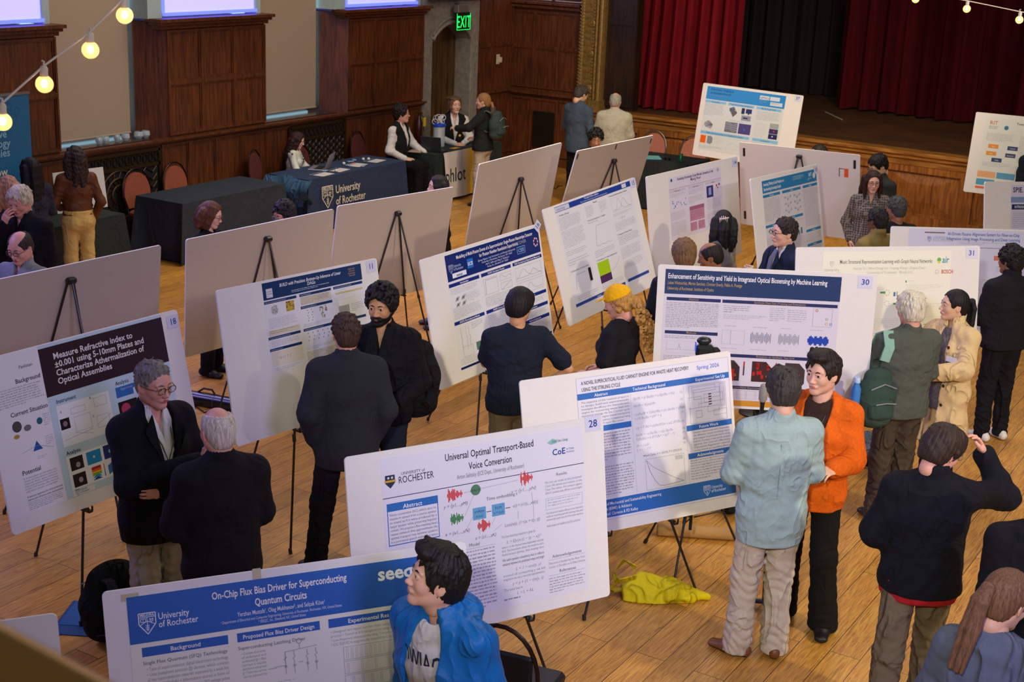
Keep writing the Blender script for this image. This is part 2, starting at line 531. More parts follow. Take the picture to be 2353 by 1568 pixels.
# ornate radiator grilles
bronze = mat('dark_bronze', '#3d2c17', .45, metal=.6, spec=.6)
for i, (a, b_) in enumerate([(11.55, 12.93), (15.45, 16.68)]):
    g = thing('radiator_grille', ['ornate dark bronze radiator grille with a round medallion below the first window',
                                  'dark bronze lattice radiator grille below the second window, behind the laptop woman'][i], 'grille', ((a + b_) / 2, YW - .012, 0), 0)
    W = b_ - a
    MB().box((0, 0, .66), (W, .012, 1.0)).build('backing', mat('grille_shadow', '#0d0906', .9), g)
    m = MB()
    for x in (-W / 2, W / 2):
        m.box((x, -.015, .66), (.05, .03, 1.02))
    for z in (.16, 1.16, .98, .34):
        m.box((0, -.015, z), (W, .03, .045))
    n = 14
    for k in range(n):
        x = -W / 2 + W * (k + .5) / n
        for z0, z1 in ((1.0, 1.14), (.18, .32)):
            zc = (z0 + z1) / 2
            m.tube([(x + .035 * math.cos(t), -.018, zc + .055 * math.sin(t)) for t in [2 * math.pi * q / 10 for q in range(10)]], .008, 5, closed=True)
    if i == 0:
        for rr in (.30, .21, .12):
            m.tube([(rr * math.cos(t), -.02, .66 + rr * math.sin(t)) for t in [2 * math.pi * q / 28 for q in range(28)]], .014, 6, closed=True)
        m.box((0, -.02, .66), (.06, .02, .14)); m.box((0, -.02, .72), (.1, .02, .02))
        for q in range(16):
            t = 2 * math.pi * q / 16
            m.tube([(.14 * math.cos(t), -.018, .66 + .14 * math.sin(t)), (.20 * math.cos(t + .15), -.018, .66 + .2 * math.sin(t + .15))], .009, 5)
            m.tube([(.22 * math.cos(t), -.018, .66 + .22 * math.sin(t)), (.29 * math.cos(t - .12), -.018, .66 + .29 * math.sin(t - .12))], .009, 5)
        for sx in (-1, 1):
            for q in range(6):
                z = .4 + q * .1
                m.tube([(sx * (.36 + .04 * (q % 2)), -.018, z), (sx * .45, -.018, z + .05), (sx * .56, -.018, z - .02), (sx * .63, -.018, z + .05)], .011, 5)
    else:
        for q in range(9):
            for r in range(6):
                x = -W / 2 + .07 + (W - .14) * q / 8; z = .40 + .1 * r
                m.tube([(x + .05 * math.cos(t), -.018, z + .045 * math.sin(t)) for t in [2 * math.pi * k / 8 for k in range(8)]], .007, 4, closed=True)
    m.build('lattice', bronze, g, smooth=True)

# arched door with stone surround
dw = 1.55
st = MB()
X0, X1 = 18.69, 20.28
# stone wall with an arched opening
ns = 18
op = [(18.93 + (20.02 - 18.93) * k / ns, 2.18 + .26 * math.sin(math.pi * k / ns) ** .75) for k in range(ns + 1)]
for k in range(ns):
    (xa, za), (xb, zb) = op[k], op[k + 1]
    st.add([(xa, YW - .02, za), (xb, YW - .02, zb), (xb, YW - .02, 3.1), (xa, YW - .02, 3.1), (xa, YW + .4, za), (xb, YW + .4, zb)], [(0, 1, 2, 3), (0, 4, 5, 1)])
    # moulding along the arch
st.tube([(x, YW - .03, z + .035) for x, z in op], .03, 8)
st.tube([(x, YW - .03, z + .11) for x, z in op], .02, 8)
st.box((18.81, YW + .19, 1.55), (.24, .42, 3.1)); st.box((20.15, YW + .19, 1.55), (.26, .42, 3.1))
for k, xx in enumerate((20.05, 20.13, 20.22)):
    st.tube([(xx, YW - .025 + .01 * k, 0), (xx, YW - .025 + .01 * k, 2.25)], .026 - .004 * k, 8)
for z in (.45, 1.0, 1.5, 2.05):
    st.box((20.15, YW - .018, z), (.262, .02, .008))
st.box((19.5, YW + .0, 2.98), (1.6, .34, .14)); st.tube([(18.7, YW - .16, 2.9), (20.28, YW - .16, 2.9)], .05, 8)
struct(st.build('trim_2', stone, smooth=True))
dr = thing('door_1', '', 'door', (19.475, YW + .3, 0)); del dr['label']; del dr['category']; struct(dr)
oak_door = wood('oak_door_planks', '#38240e', '#5f4420')
dl = MB().box((0, 0, 1.25), (1.2, .06, 2.5))
for k in range(7):
    dl.box((-.5 + k * .167, -.04, 1.2), (.02, .02, 2.4))
dl.box((0, -.04, .15), (1.1, .03, .2))
dl.build('door_leaf', oak_door, dr)
MB().box((.42, -.06, 1.02), (.05, .02, .22)).tube([(.42, -.05, 1.02), (.42, -.11, 1.02), (.33, -.12, 1.02)], .01).build('door_handle', bronze, dr, smooth=True)

# stage wall left of the proscenium
s2 = MB()
s2.box((XS + .2, 12.55, 1.4), (.4, 1.5, 2.8))
panelled(s2, 11.85, 13.2, 1.32, 2.62, [11.85, 12.28, 12.76, 13.2], [1.32, 2.02, 2.62], XS, .03, 'y')
panelled(s2, 11.85, 13.2, .16, 1.15, [11.85, 12.24, 12.76, 13.2], 1, XS, .03, 'y')
s2.box((XS - .03, 12.53, 1.24), (.12, 1.36, .05)); s2.box((XS - .02, 12.53, .07), (.06, 1.36, .14))
s2.box((XS - .03, 12.53, 2.70), (.12, 1.36, .05)); s2.box((XS - .05, 12.53, 2.76), (.18, 1.36, .04))
struct(s2.build('wall_back', oak))
gl2 = MB().box((XS + .25, 12.53, 3.6), (.1, 1.3, 1.6))
go = gl2.build('window_3', mat('pale_lavender_glass', '#c9c2d8', .5, emit=.55)); struct(go)
MB().box((XS + .17, 12.53, 3.6), (.05, .04, 1.6)).box((XS + .17, 12.53, 2.84), (.06, 1.3, .06)).build('glazing_bar', oak, go)
# small grille and switch on the stage wall
gr = MB()
gr.box((XS - .035, 12.5, .62), (.01, .42, .62), mi=1)
for k in range(17):
    gr.box((XS - .045, 12.31 + k * .024, .62), (.008, .006, .6))
for k in range(24):
    gr.box((XS - .045, 12.5, .33 + k * .025), (.008, .4, .006))
tag(gr.build('vent_grille', [bronze, black_m]), 'dark square mesh vent low on the wood wall left of the stage', 'vent')
sw = thing('wall_switch', 'cream light switch plate on the dark wood corner panel right of the arched door', 'switch', (20.88, YW - .03, 1.80))
MB().box((0, -.006, 0), (.11, .012, .17), bev=.006).build('plate', mat('cream_plastic', '#b9ae90', .5), sw)
MB().box((.045, -.025, -.01), (.06, .05, .09), bev=.008).build('switch', MATS['cream_plastic'], sw)

# exit sign
ex = thing('exit_sign', 'green glowing exit sign hanging above the arched door', 'sign', (19.5, YW - .22, 2.62))
MB().box((0, .05, .08), (.30, .10, .13), bev=.01).box((0, .06, .17), (.1, .06, .06)).build('housing', mat('brushed_grey', '#6d675d', .5, metal=.3), ex)
m = MB().box((0, 0, -.12), (.40, .012, .28))
m.build('sign_panel', mat('exit_panel', '#0b1d12', .3), ex)
gg = mat('exit_green', '#12e25a', .4, emit=1.6)
m = MB()
vs, fs = text_mesh('EXIT', .27, bold=.004, align='CENTER', wscale=.66, spacing=1.12)
m.add([(x, -.009, y - .215) for x, y in vs], fs)
for (a, b_) in [((0, -.25), (.38, .008)), ((-.19, -.12), (.008, .26)), ((.19, -.12), (.008, .26))]:
    m.box((a[0], -.007, a[1]), (b_[0], .004, b_[1]))
m.build('lettering', gg, ex)

# proscenium: gilded column, dark panel
gold = mat('gilded_plaster', '#8a6c35', .42, metal=.35, bump=.8, bscale=70, var=.3, vscale=25)
gc = MB()
gc.box((XS + .05, 11.6, 3.1), (.3, .46, 4.0))
gc.tube([(XS - .1, 11.78, 1.2), (XS - .1, 11.78, 5)], .045, 10)
gc.tube([(XS - .12, 11.42, 1.2), (XS - .12, 11.42, 5)], .04, 10)
gc.tube([(XS - .12, 11.50, 1.2), (XS - .12, 11.50, 5)], .025, 8)
for k in range(70):
    z = 1.25 + k * .055
    gc.tube([(XS - .14, 11.745, z), (XS - .15, 11.78, z + .03), (XS - .14, 11.815, z + .055)], .012, 5)
    gc.sphere((XS - .115, 11.56, z), .016, 5)
    if k % 2 == 0:
        for yy in (11.62, 11.66, 11.70):
            gc.box((XS - .108, yy, z + .02), (.02, .018, .045))
for k, z in enumerate((1.42, 2.0, 2.5, 3.0)):
    gc.lathe([(.055, 0), (.06, .012), (.045, .02), (.04, .014), (.02, .016), (.02, .03), (.001, .034)], (XS - .11, 11.60, z), 14, 0, Matrix.Rotation(R_(-90), 3, 'Y'))
gc.box((XS - .02, 11.6, 1.17), (.34, .52, .14))
struct(gc.build('trim_3', gold, smooth=True))
dp = MB().box((XS + .12, 11.1, 3.1), (.2, .56, 4.0))
panelled(dp, 10.83, 11.36, 1.16, 4.6, 1, [1.16, 2.55, 4.6], XS + .02, .03, 'y', stile=.09)
struct(dp.build('trim_4', wood('black_brown_oak', '#1c0f08', '#35200f')))

# stage: floor, front, edge
lip = [(21.12, 11.75), (21.09, 11.44), (21.05, 9.5), (20.78, 7.65), (20.66, 6.3), (20.58, 5.0), (20.52, 3.0), (20.5, -3.0)]
sf = MB()
sf.add([(x, y, 1.1) for x, y in lip] + [(28, -3, 1.1), (28, 11.75, 1.1)], [tuple(range(len(lip) + 2))])
stf = sf.build('stage_floor', wood('worn_stage_boards', '#33200f', '#5d3c1c', 'Y', .5)); struct(stf)
e = MB()
for i in range(len(lip) - 1):
    (xa, ya), (xb, yb) = lip[i], lip[i + 1]
    for (o0, z0, o1, z1) in [(.3, 1.104, 0, 1.104), (0, 1.104, -.02, 1.09), (-.02, 1.09, -.02, 1.06), (-.02, 1.06, .02, 1.03), (.02, 1.03, .02, 1.0), (.02, 1.0, .06, .98), (.06, .98, .06, .9), (.06, .9, .1, .88)]:
        e.add([(xa + o0, ya, z0), (xb + o0, yb, z0), (xb + o1, yb, z1), (xa + o1, ya, z1)], [(0, 1, 2, 3)])
struct(e.build('trim_5', oak_y))
f = MB()
for i in range(len(lip) - 1):
    (xa, ya), (xb, yb) = lip[i], lip[i + 1]
    n = max(1, round(abs(ya - yb) / .95))
    for k in range(n):
        y0 = ya + (yb - ya) * k / n; y1 = ya + (yb - ya) * (k + 1) / n
        x0 = xa + (xb - xa) * k / n + .12; x1 = xa + (xb - xa) * (k + 1) / n + .12
        f.add([(x0, y0, 0), (x1, y1, 0), (x1, y1, .92), (x0, y0, .92)], [(0, 1, 2, 3)])
        a = math.atan2(y1 - y0, x1 - x0); L = math.hypot(x1 - x0, y1 - y0)
        Mz = Matrix.Rotation(a, 3, 'Z'); mid = ((x0 + x1) / 2, (y0 + y1) / 2)

        def pl(u, z, du, dz, t):
            c_ = Mz @ Vector((u, -t / 2, 0))
            f.box((mid[0] + c_.x, mid[1] + c_.y, z), (du, t, dz), rot=Mz)
        for z, dz in ((.08, .16), (.86, .12)):
            pl(0, z, L, dz, .05)
        for uu in (-L / 2 + .05, L / 2 - .05):
            pl(uu, .46, .1, .92, .045)
        # raised field with mitred look
        q = [(-L / 2 + .12, .2), (L / 2 - .12, .2), (L / 2 - .12, .78), (-L / 2 + .12, .78)]
        qi = [(-L * .16, .38), (L * .16, .38), (L * .16, .64), (-L * .16, .64)] if k % 2 == 0 else [(-L / 2 + .17, .25), (L / 2 - .17, .25), (L / 2 - .17, .73), (-L / 2 + .17, .73)]
        vs = []
        for (uu, z) in q:
            c_ = Mz @ Vector((uu, -.002, 0)); vs.append((mid[0] + c_.x, mid[1] + c_.y, z))
        for (uu, z) in qi:
            c_ = Mz @ Vector((uu, -.04, 0)); vs.append((mid[0] + c_.x, mid[1] + c_.y, z))
        f.add(vs, [(0, 1, 5, 4), (1, 2, 6, 5), (2, 3, 7, 6), (3, 0, 4, 7), (4, 5, 6, 7)])
struct(f.build('wall_stage_front', oak_stage))
bw = MB().box((27.6, 5, 4), (.2, 22, 8)).box((24.75, 11.9, 4), (5.9, .2, 8))
struct(bw.build('wall_stage_back', mat('black_drape_wall', '#060405', 1, spec=.1)))
MB_ = MB().tube([(24.09, 8.41, 1.104), (23.31, 7.83, 1.104)], .012, 4)
tag(MB_.build('spike_tape', mat('tape_white', '#8d8578', .8)), 'thin pale strip of tape on the dark stage floor before the rear curtain', 'tape')


def curtain(name, pts, z0, z1, amp, waves, mcol, label, flare=.0):
    """pleated cloth hanging along a path of (x, y)"""
    P = [Vector((x, y, 0)) for x, y in pts]
    a, b_ = P[0], P[-1]
    d = (b_ - a); L = d.length; d.normalize(); nn = Vector((-d.y, d.x, 0))
    rnd = random.Random(31 + waves)
    ph = [rnd.uniform(-.5, .5) for _ in range(waves + 4)]
    aw = [rnd.uniform(.55, 1.3) for _ in range(waves + 4)]
    nu = waves * 12

    def fn(s_, t):
        k = s_ * waves; i0 = int(k); fr = k - i0
        am = amp * (aw[i0] * (1 - fr) + aw[i0 + 1] * fr)
        pp = ph[i0] * (1 - fr) + ph[i0 + 1] * fr
        w_ = math.sin(2 * math.pi * k + pp)
        w_ = math.copysign(abs(w_) ** .8, w_) + .25 * math.sin(4.7 * math.pi * k + 1.3)
        z = z0 + (z1 - z0) * (1 - (1 - t) ** 1.4)
        p = a + d * (L * s_ - flare * (1 - s_) * (1 - t) ** 3) + nn * (w_ * am * (1 + .25 * (1 - t)))
        return (p.x, p.y, z + (.012 * math.sin(7 * k) if t == 0 else 0))
    m_ = MB().grid(fn, nu, 10)
    o = m_.build(name, mcol, smooth=80)
    return tag(o, label, 'curtain')


velvet = mat('red_velvet', '#6e0c17', .85, bump=.4, bscale=300, var=.2, vscale=12, spec=.15, stretch=(1, 1, .15))
velvet2 = mat('dark_red_velvet', '#470812', .9, bump=.4, bscale=300, var=.2, vscale=12, spec=.12, stretch=(1, 1, .15))
curtain('stage_curtain', [(21.98, 11.1), (22.1, 9.25)], 1.12, 6.0, .10, 9, velvet, 'bright red velvet stage curtain hanging beside the gilded column', .15)
curtain('stage_curtain', [(24.85, 8.55), (24.3, 3.4), ][:2], 1.13, 6.0, .14, 15, velvet2, 'dark red velvet curtain at the back of the stage on the right')
curtain('stage_curtain', [(26.6, 11.5), (26.4, 6.8)], 1.12, 6.0, .08, 14, mat('black_velvet', '#0b0608', .9), 'black drape hanging deep in the dark gap between the two red curtains')
# ---------------------------------------------------------------- easels and foam boards
foam = mat('white_foam_board', '#d9d6d2', .75, spec=.3, var=.015, vscale=20)
foam_back = mat('foam_board_back', '#b5a898', .85, spec=.2, bump=.3, bscale=400, var=.03, vscale=60)
foam_edge = mat('foam_edge', '#e8e4d8', .8)
paper = mat('poster_paper', '#dfdee2', .4, spec=.4)
BW, BH = 1.524, 1.016


def easel(P, H=BH, label='', apex_drop=.18, back=.62, spread=.42):
    """black folding easel; P = board bottom centre x, y, z, heading, tilt"""
    x, y, z, yaw, tilt = P[:5]
    t = thing('easel', label, 'easel', (x, y, 0), yaw, 'black folding easels')
    # local: +X is the side the board faces, Z up. board plane passes (0,0,z) leaning towards -X going up
    def bp(u, h):   # point just behind the board plane at height h above the floor
        return Vector((-math.tan(tilt) * (h - z) - .028, u, h))
    ah = z + (H - apex_drop) * math.cos(tilt)
    ap = bp(0, ah)
    for s_ in (-1, 1):
        MB().tube([ap + Vector((0, s_ * .02, 0)), bp(s_ * spread * .55, ah * .45), bp(s_ * spread, .01)], .0085, 7).tube(
            [bp(s_ * spread, .035), bp(s_ * spread, .0)], .013, 7).tube(
            [bp(s_ * spread * .55, ah * .47), bp(s_ * spread * .56, ah * .44)], .013, 7).build('leg', black_metal, t, smooth=True)
    f0 = bp(0, ah) + Vector((-.02, 0, 0)); f1 = Vector((ap.x - back, 0.05, .01))
    mid = f0.lerp(f1, .5)
    MB().tube([f0, mid, f1], .0085, 7).tube([f1 + Vector((.005, 0, .03)), f1], .013, 7).tube([mid + (f0 - f1).normalized() * .03, mid], .013, 7).build('leg', black_metal, t, smooth=True)
    MB().box(ap + Vector((-.01, 0, .005)), (.05, .07, .045), bev=.012).build('apex_joint', black_metal, t)
    for s_ in (-1, 1):
        q = bp(s_ * spread * (1 - z / ah) * 1.02, z - .012)
        MB().box(q + Vector((.03, 0, 0)), (.075, .03, .012)).tube([q + Vector((.062, -.015, 0)), q + Vector((.062, -.015, .03))], .006, 6).tube(
            [q + Vector((.062, .015, 0)), q + Vector((.062, .015, .03))], .006, 6).build('ledge_hook', black_metal, t)
    return t


def board(P, label, group=None, back=False, thick=.012, bm=None):
    """returns an Empty whose local frame is the face of the board: x right, y up (from the bottom left corner), z towards the viewer"""
    x, y, z, yaw, tilt, roll = P
    n = Vector((math.cos(yaw), math.sin(yaw), 0))
    right = Vector((-math.sin(yaw), math.cos(yaw), 0))
    up = Vector((0, 0, 1)) * math.cos(tilt) - n * math.sin(tilt)
    r2 = math.cos(roll) * right + math.sin(roll) * up
    u2 = -math.sin(roll) * right + math.cos(roll) * up
    nn = r2.cross(u2)
    o = bpy.data.objects.new('poster_board', None); C.objects.link(o); o.empty_display_size = .1
    o.matrix_world = Matrix(((r2.x, u2.x, nn.x, x), (r2.y, u2.y, nn.y, y), (r2.z, u2.z, nn.z, z), (0, 0, 0, 1)))
    o['label'] = label; o['category'] = 'poster board'
    if group:
        o['group'] = group
    m = MB()
    W, H = BW, BH
    rc = .02
    poly = []
    for cx_, cy_, a0 in ((W / 2 - rc, rc, -90), (W / 2 - rc, H - rc, 0), (-W / 2 + rc, H - rc, 90), (-W / 2 + rc, rc, 180)):
        for k in range(4):
            a = R_(a0 + 30 * k); poly.append((cx_ + rc * math.cos(a), cy_ + rc * math.sin(a)))
    k = len(poly)
    m.prism(poly, -thick, 0, 0)
    m.m[-k:] = [1] * k
    m.m[-k - 2] = 2
    m.build('foam_board', [foam, foam_edge, bm or foam_back], o)
    return o


PB = {
    '18': [5.6205, 6.1886, 0.6698, 4.7088, 0.2258, -0.0138],
    '11': [7.1378, 5.8363, 0.8066, 4.645, 0.195, -0.0294],
    '16': [9.2746, 5.7238, 0.6944, 4.6203, 0.1937, 0.0404],
    '15': [10.8981, 5.5497, 0.8922, 4.6467, 0.286, 0.0605],
    '14': [12.9747, 5.6881, 0.8375, 4.5099, 0.1297, 0.0412],
    'rit': [13.6419, 4.9211, 0.795, 4.6307, 0.2073, -0.0131],
    'carnot': [7.4664, 3.53, 0.531, 4.1618, 0.2218, 0.0217],
    '28': [5.7298, 3.5345, 0.5857, 4.2282, 0.1756, -0.0017],
    'seeqc': [4.0461, 3.3662, 0.5395, 4.0339, 0.1977, 0.0304],
    '30': [9.1411, 3.4669, 0.8502, 3.6158, 0.0693, 0.0112],
    '31': [10.6235, 3.0047, 0.8193, 3.8694, 0.1739, 0.0086],
    'ai': [12.2043, 2.7876, 0.7996, 3.7554, 0.19, -0.0],
    'spie': [14.8645, 2.7343, 0.8, 4.1321, 0.2128, -0.0456],
    'rit2': [18.4892, 3.7371, 1.0045, 3.2283, 0.1653, -0.0048],
    '37': [18.4862, 7.6014, 0.9966, 3.0904, 0.1428, -0.0178],
    'A1': [6.3998, 7.5433, 0.8039, 1.3755, 0.1853, -0.0509],
    'A2': [8.7705, 7.8327, 0.6469, 1.3936, 0.1129, -0.0392],
    'A3': [10.4753, 7.7764, 0.6454, 1.4268, 0.1406, 0.0029],
    'A4': [12.6623, 7.8134, 0.806, 1.5284, 0.1876, -0.0409],
    'A5': [13.7802, 7.3783, 0.8677, 1.4858, 0.2697, -0.0159],
    'A6': [15.7931, 5.6882, 0.7303, -0.0918, 0.1589, -0.0291],
    'corner': [2.2584, 3.8616, 0.8, 4.0075, 0.1895, 0.0396],
}
_a = PB['ai']; _a[0] *= 1.06; _a[1] *= 1.06; _a[2] = CAM_H - (CAM_H - _a[2]) * 1.06
BOARDS = {}


def put(key, label, elabel, drop=.18, **kw):
    P = PB[key]
    BOARDS[key] = board(P, label, bm=foam if key == 'A6' else None)  # A6 back is whiter than the others: front light put into its colour
    easel(P, label=elabel, apex_drop=drop, **kw)


put('18', 'poster board numbered 18 with dark plum title on measuring refractive index', 'black easel under the plum-titled refractive index poster')
put('11', 'poster board numbered 11 with navy banner about bottom-up inference of DAGs', 'black easel under the bottom-up inference poster')
put('16', 'glossy poster board numbered 16 with navy banner on multi-photon events', 'black easel under the multi-photon events poster', drop=.3)
put('15', 'poster board with thin blue banner and lime square, between the multi-photon and knowledge graph posters', 'black easel under the poster with the lime square', drop=.3)
put('14', 'poster board numbered 14 with pink boxes on knowledge graph models', 'black easel under the pink-boxed knowledge graph poster', drop=.3)
put('rit', 'narrow-looking poster board with sky blue banner on link prediction', 'black easel under the link prediction poster', drop=.3)
put('carnot', 'poster board with blue bars on a supercritical fluid Carnot engine', 'black easel under the Carnot engine poster', drop=.3)
put('28', 'poster board numbered 28 on universal optimal transport-based voice conversion', 'black easel under the voice conversion poster', drop=.3)
put('seeqc', 'near poster board with blue banner on an on-chip flux bias driver', 'black easel under the flux bias driver poster', drop=.3)
put('30', 'poster board numbered 30 with navy banner and red heat maps on optical biosensing', 'black easel under the optical biosensing poster', drop=.3)
put('31', 'cream poster board numbered 31 on music structural representation learning', 'black easel under the music representation poster', drop=.3)
put('ai', 'poster board on AI-driven passive alignment with glowing blue squares', 'black easel under the passive alignment poster', drop=.3)
put('spie', 'poster board cut off at the right edge, above the passive alignment poster', 'black easel under the poster at the right frame edge', drop=.3)
put('rit2', 'poster board with orange and blue boxes before the stage at far right', 'black easel under the orange and blue boxed poster by the stage', drop=.3)
put('37', 'poster board with bright blue banner in front of the red curtain', 'black easel under the poster before the red curtain', drop=.3)
put('A1', 'back of a blank poster board, leftmost one behind the plum-titled poster', 'black easel behind the leftmost blank board back', drop=.12)
put('A2', 'back of a blank poster board below the auburn-haired woman', 'black easel behind the board back below the auburn-haired woman', drop=.14)
put('A3', 'back of a blank poster board below the lettered navy tablecloth', 'black easel behind the board back below the lettered tablecloth', drop=.17)
put('A4', 'back of a blank lavender-tinted poster board beside the banner with large letters', 'black easel behind the lavender-tinted board back', drop=.3)
put('A5', 'back of a blank poster board with black tape on its top edge', 'black easel behind the board back with black tape', drop=.22)
put('A6', 'back of a bright poster board, front light put into its white, with an orange sticker before the stage', 'black easel behind the bright board with the orange sticker', drop=.1)
put('corner', 'blank cream poster board at the bottom left behind the brass rail', 'black easel under the cream board by the brass rail', drop=.3)
# tape marks and stickers on the board backs
tape = mat('black_tape', '#15141a', .6)
for key, marks in {'A5': [(-.73, .95), (.0, .97), (.73, .95)], 'A6': [(-.70, .90), (-.70, .12), (.70, .90)]}.items():
    for (u_, v_) in marks:
        MB().box((-u_, v_, -.0125), (.03 if key == 'A6' else .022, .1 if key == 'A6' else .06, .001)).build('tape_strip', tape, BOARDS[key])
st_ = MB().box((-.60, .79, -.0128), (.05, .10, .001)).box((-.55, .79, -.0127), (.05, .08, .001), mi=1).box((-.515, .79, -.0128), (.008, .1, .001), mi=2).box((-.55, .835, -.0128), (.06, .006, .001), mi=2)
st_.build('sticker', [mat('orange_sticker', '#e05a22', .6), mat('sticker_white', '#d8d8d2', .6), tape], BOARDS['A6'])
# ---------------------------------------------------------------- signed distance modelling (bodies, clothes, bags, hair)
F4 = np.float32


def V3(*a):
    return np.array(a if len(a) > 1 else a[0], dtype=float)


class SD:
    def __init__(s, lo, hi, h):
        s.lo = V3(lo) - 2 * h; s.h = h
        s.n = np.maximum(4, np.ceil((V3(hi) + 2 * h - s.lo) / h).astype(int))
        s.ax = [(s.lo[i] + h * np.arange(s.n[i])).astype(F4) for i in range(3)]
        s.d = np.full(tuple(s.n), 1.0, F4)

    def _reg(s, lo, hi, m):
        a = np.clip(np.floor((V3(lo) - m - s.lo) / s.h).astype(int), 0, s.n)
        b = np.clip(np.ceil((V3(hi) + m - s.lo) / s.h).astype(int) + 1, 0, s.n)
        if (b <= a).any():
            return None
        sl = tuple(slice(a[i], b[i]) for i in range(3))
        X = s.ax[0][sl[0]][:, None, None]; Y = s.ax[1][sl[1]][None, :, None]; Z = s.ax[2][sl[2]][None, None, :]
        return sl, X, Y, Z

    def op(s, fn, lo, hi, k=.02, mode='u'):
        m = k + 3 * s.h
        r = s._reg(lo, hi, m)
        if r is None:
            return s
        sl, X, Y, Z = r
        b = fn(X, Y, Z).astype(F4); a = s.d[sl]
        if mode == 'u':
            if k > 0:
                h = np.maximum(k - np.abs(a - b), 0) / k
                s.d[sl] = np.minimum(a, b) - h * h * (k * .25)
            else:
                s.d[sl] = np.minimum(a, b)
        else:
            b = -b
            if k > 0:
                h = np.maximum(k - np.abs(a - b), 0) / k
                s.d[sl] = np.maximum(a, b) + h * h * (k * .25)
            else:
                s.d[sl] = np.maximum(a, b)
        return s

    def ell(s, c, r, k=.02, mode='u', R=None):
        """ellipsoid; R: 3x3 with local axes as columns"""
        c = V3(c); r = V3(r); mr = r.max()

        def fn(X, Y, Z):
            x, y, z = X - c[0], Y - c[1], Z - c[2]
            if R is not None:
                x, y, z = (x * R[0, 0] + y * R[1, 0] + z * R[2, 0], x * R[0, 1] + y * R[1, 1] + z * R[2, 1], x * R[0, 2] + y * R[1, 2] + z * R[2, 2])
            q = np.sqrt((x / r[0]) ** 2 + (y / r[1]) ** 2 + (z / r[2]) ** 2)
            return (q - 1) * r.min() if R is not None or True else q
        e = r if R is None else np.full(3, mr)
        return s.op(fn, c - e, c + e, k, mode)

    def cone(s, a, b, ra, rb, k=.02, mode='u', u=None):
        """capsule from a to b; radii numbers, or (width along u, depth) pairs"""
        a = V3(a); b = V3(b); ab = b - a; L2 = max(float(ab @ ab), 1e-9)
        two = hasattr(ra, '__len__')
        if two:
            u = V3(u if u is not None else (0, 1, 0)); u = u / np.linalg.norm(u)
            mr = max(max(ra), max(rb))
        else:
            mr = max(ra, rb)

        def fn(X, Y, Z):
            x, y, z = X - a[0], Y - a[1], Z - a[2]
            t = np.clip((x * ab[0] + y * ab[1] + z * ab[2]) / L2, 0, 1)
            x, y, z = x - t * ab[0], y - t * ab[1], z - t * ab[2]
            if not two:
                return np.sqrt(x * x + y * y + z * z) - (ra + (rb - ra) * t)
            qu = x * u[0] + y * u[1] + z * u[2]
            rest = np.maximum(x * x + y * y + z * z - qu * qu, 0)
            w = ra[0] + (rb[0] - ra[0]) * t; d = ra[1] + (rb[1] - ra[1]) * t
            return (np.sqrt((qu / w) ** 2 + rest / (d * d)) - 1) * np.minimum(w, d)
        return s.op(fn, np.minimum(a, b) - mr, np.maximum(a, b) + mr, k, mode)

    def chain(s, pts, rs, k=.02, mode='u', u=None):
        for i in range(len(pts) - 1):
            s.cone(pts[i], pts[i + 1], rs[i], rs[i + 1], k, mode, u)
        return s

    def half(s, n, c, k=.0):
        """cut away the side where n.p > c"""
        n = V3(n)
        X, Y, Z = s.ax[0][:, None, None], s.ax[1][None, :, None], s.ax[2][None, None, :]
        q = (X * n[0] + Y * n[1] + Z * n[2] - c).astype(F4)
        if k > 0:
            h = np.maximum(k - np.abs(s.d - q), 0) / k
            s.d = np.maximum(s.d, q) + h * h * (k * .25)
        else:
            s.d = np.maximum(s.d, q)
        return s

    def disp(s, fn):
        X, Y, Z = s.ax[0][:, None, None], s.ax[1][None, :, None], s.ax[2][None, None, :]
        s.d = s.d + fn(X, Y, Z).astype(F4)
        return s

    def mesh(s):
        """surface nets -> verts (n,3), quads (m,4)"""
        d = s.d
        d[0] = d[-1] = 1; d[:, 0] = d[:, -1] = 1; d[:, :, 0] = d[:, :, -1] = 1
        sg = d < 0
        c = sg[:-1, :-1, :-1].astype(np.int8)
        for (i, j, k) in ((1, 0, 0), (0, 1, 0), (0, 0, 1), (1, 1, 0), (1, 0, 1), (0, 1, 1), (1, 1, 1)):
            c = c + sg[i:d.shape[0] - 1 + i, j:d.shape[1] - 1 + j, k:d.shape[2] - 1 + k]
        I, J, K = np.nonzero((c > 0) & (c < 8))
        if len(I) == 0:
            return np.zeros((0, 3)), np.zeros((0, 4), int)
        off = [(i, j, k) for i in (0, 1) for j in (0, 1) for k in (0, 1)]
        vals = np.stack([d[I + i, J + j, K + k] for (i, j, k) in off], 1)
        acc = np.zeros((len(I), 3)); cnt = np.zeros(len(I))
        for a in range(8):
            for b in range(a + 1, 8):
                da = np.array(off[b]) - np.array(off[a])
                if np.abs(da).sum() != 1:
                    continue
                va, vb = vals[:, a], vals[:, b]
                m = (va < 0) != (vb < 0)
                t = va[m] / (va[m] - vb[m])
                acc[m] += np.array(off[a])[None] + t[:, None] * da[None]
                cnt[m] += 1
        P = s.lo + (np.stack([I, J, K], 1) + acc / cnt[:, None]) * s.h
        idx = np.full(c.shape, -1, np.int32); idx[I, J, K] = np.arange(len(I))
        Q = []
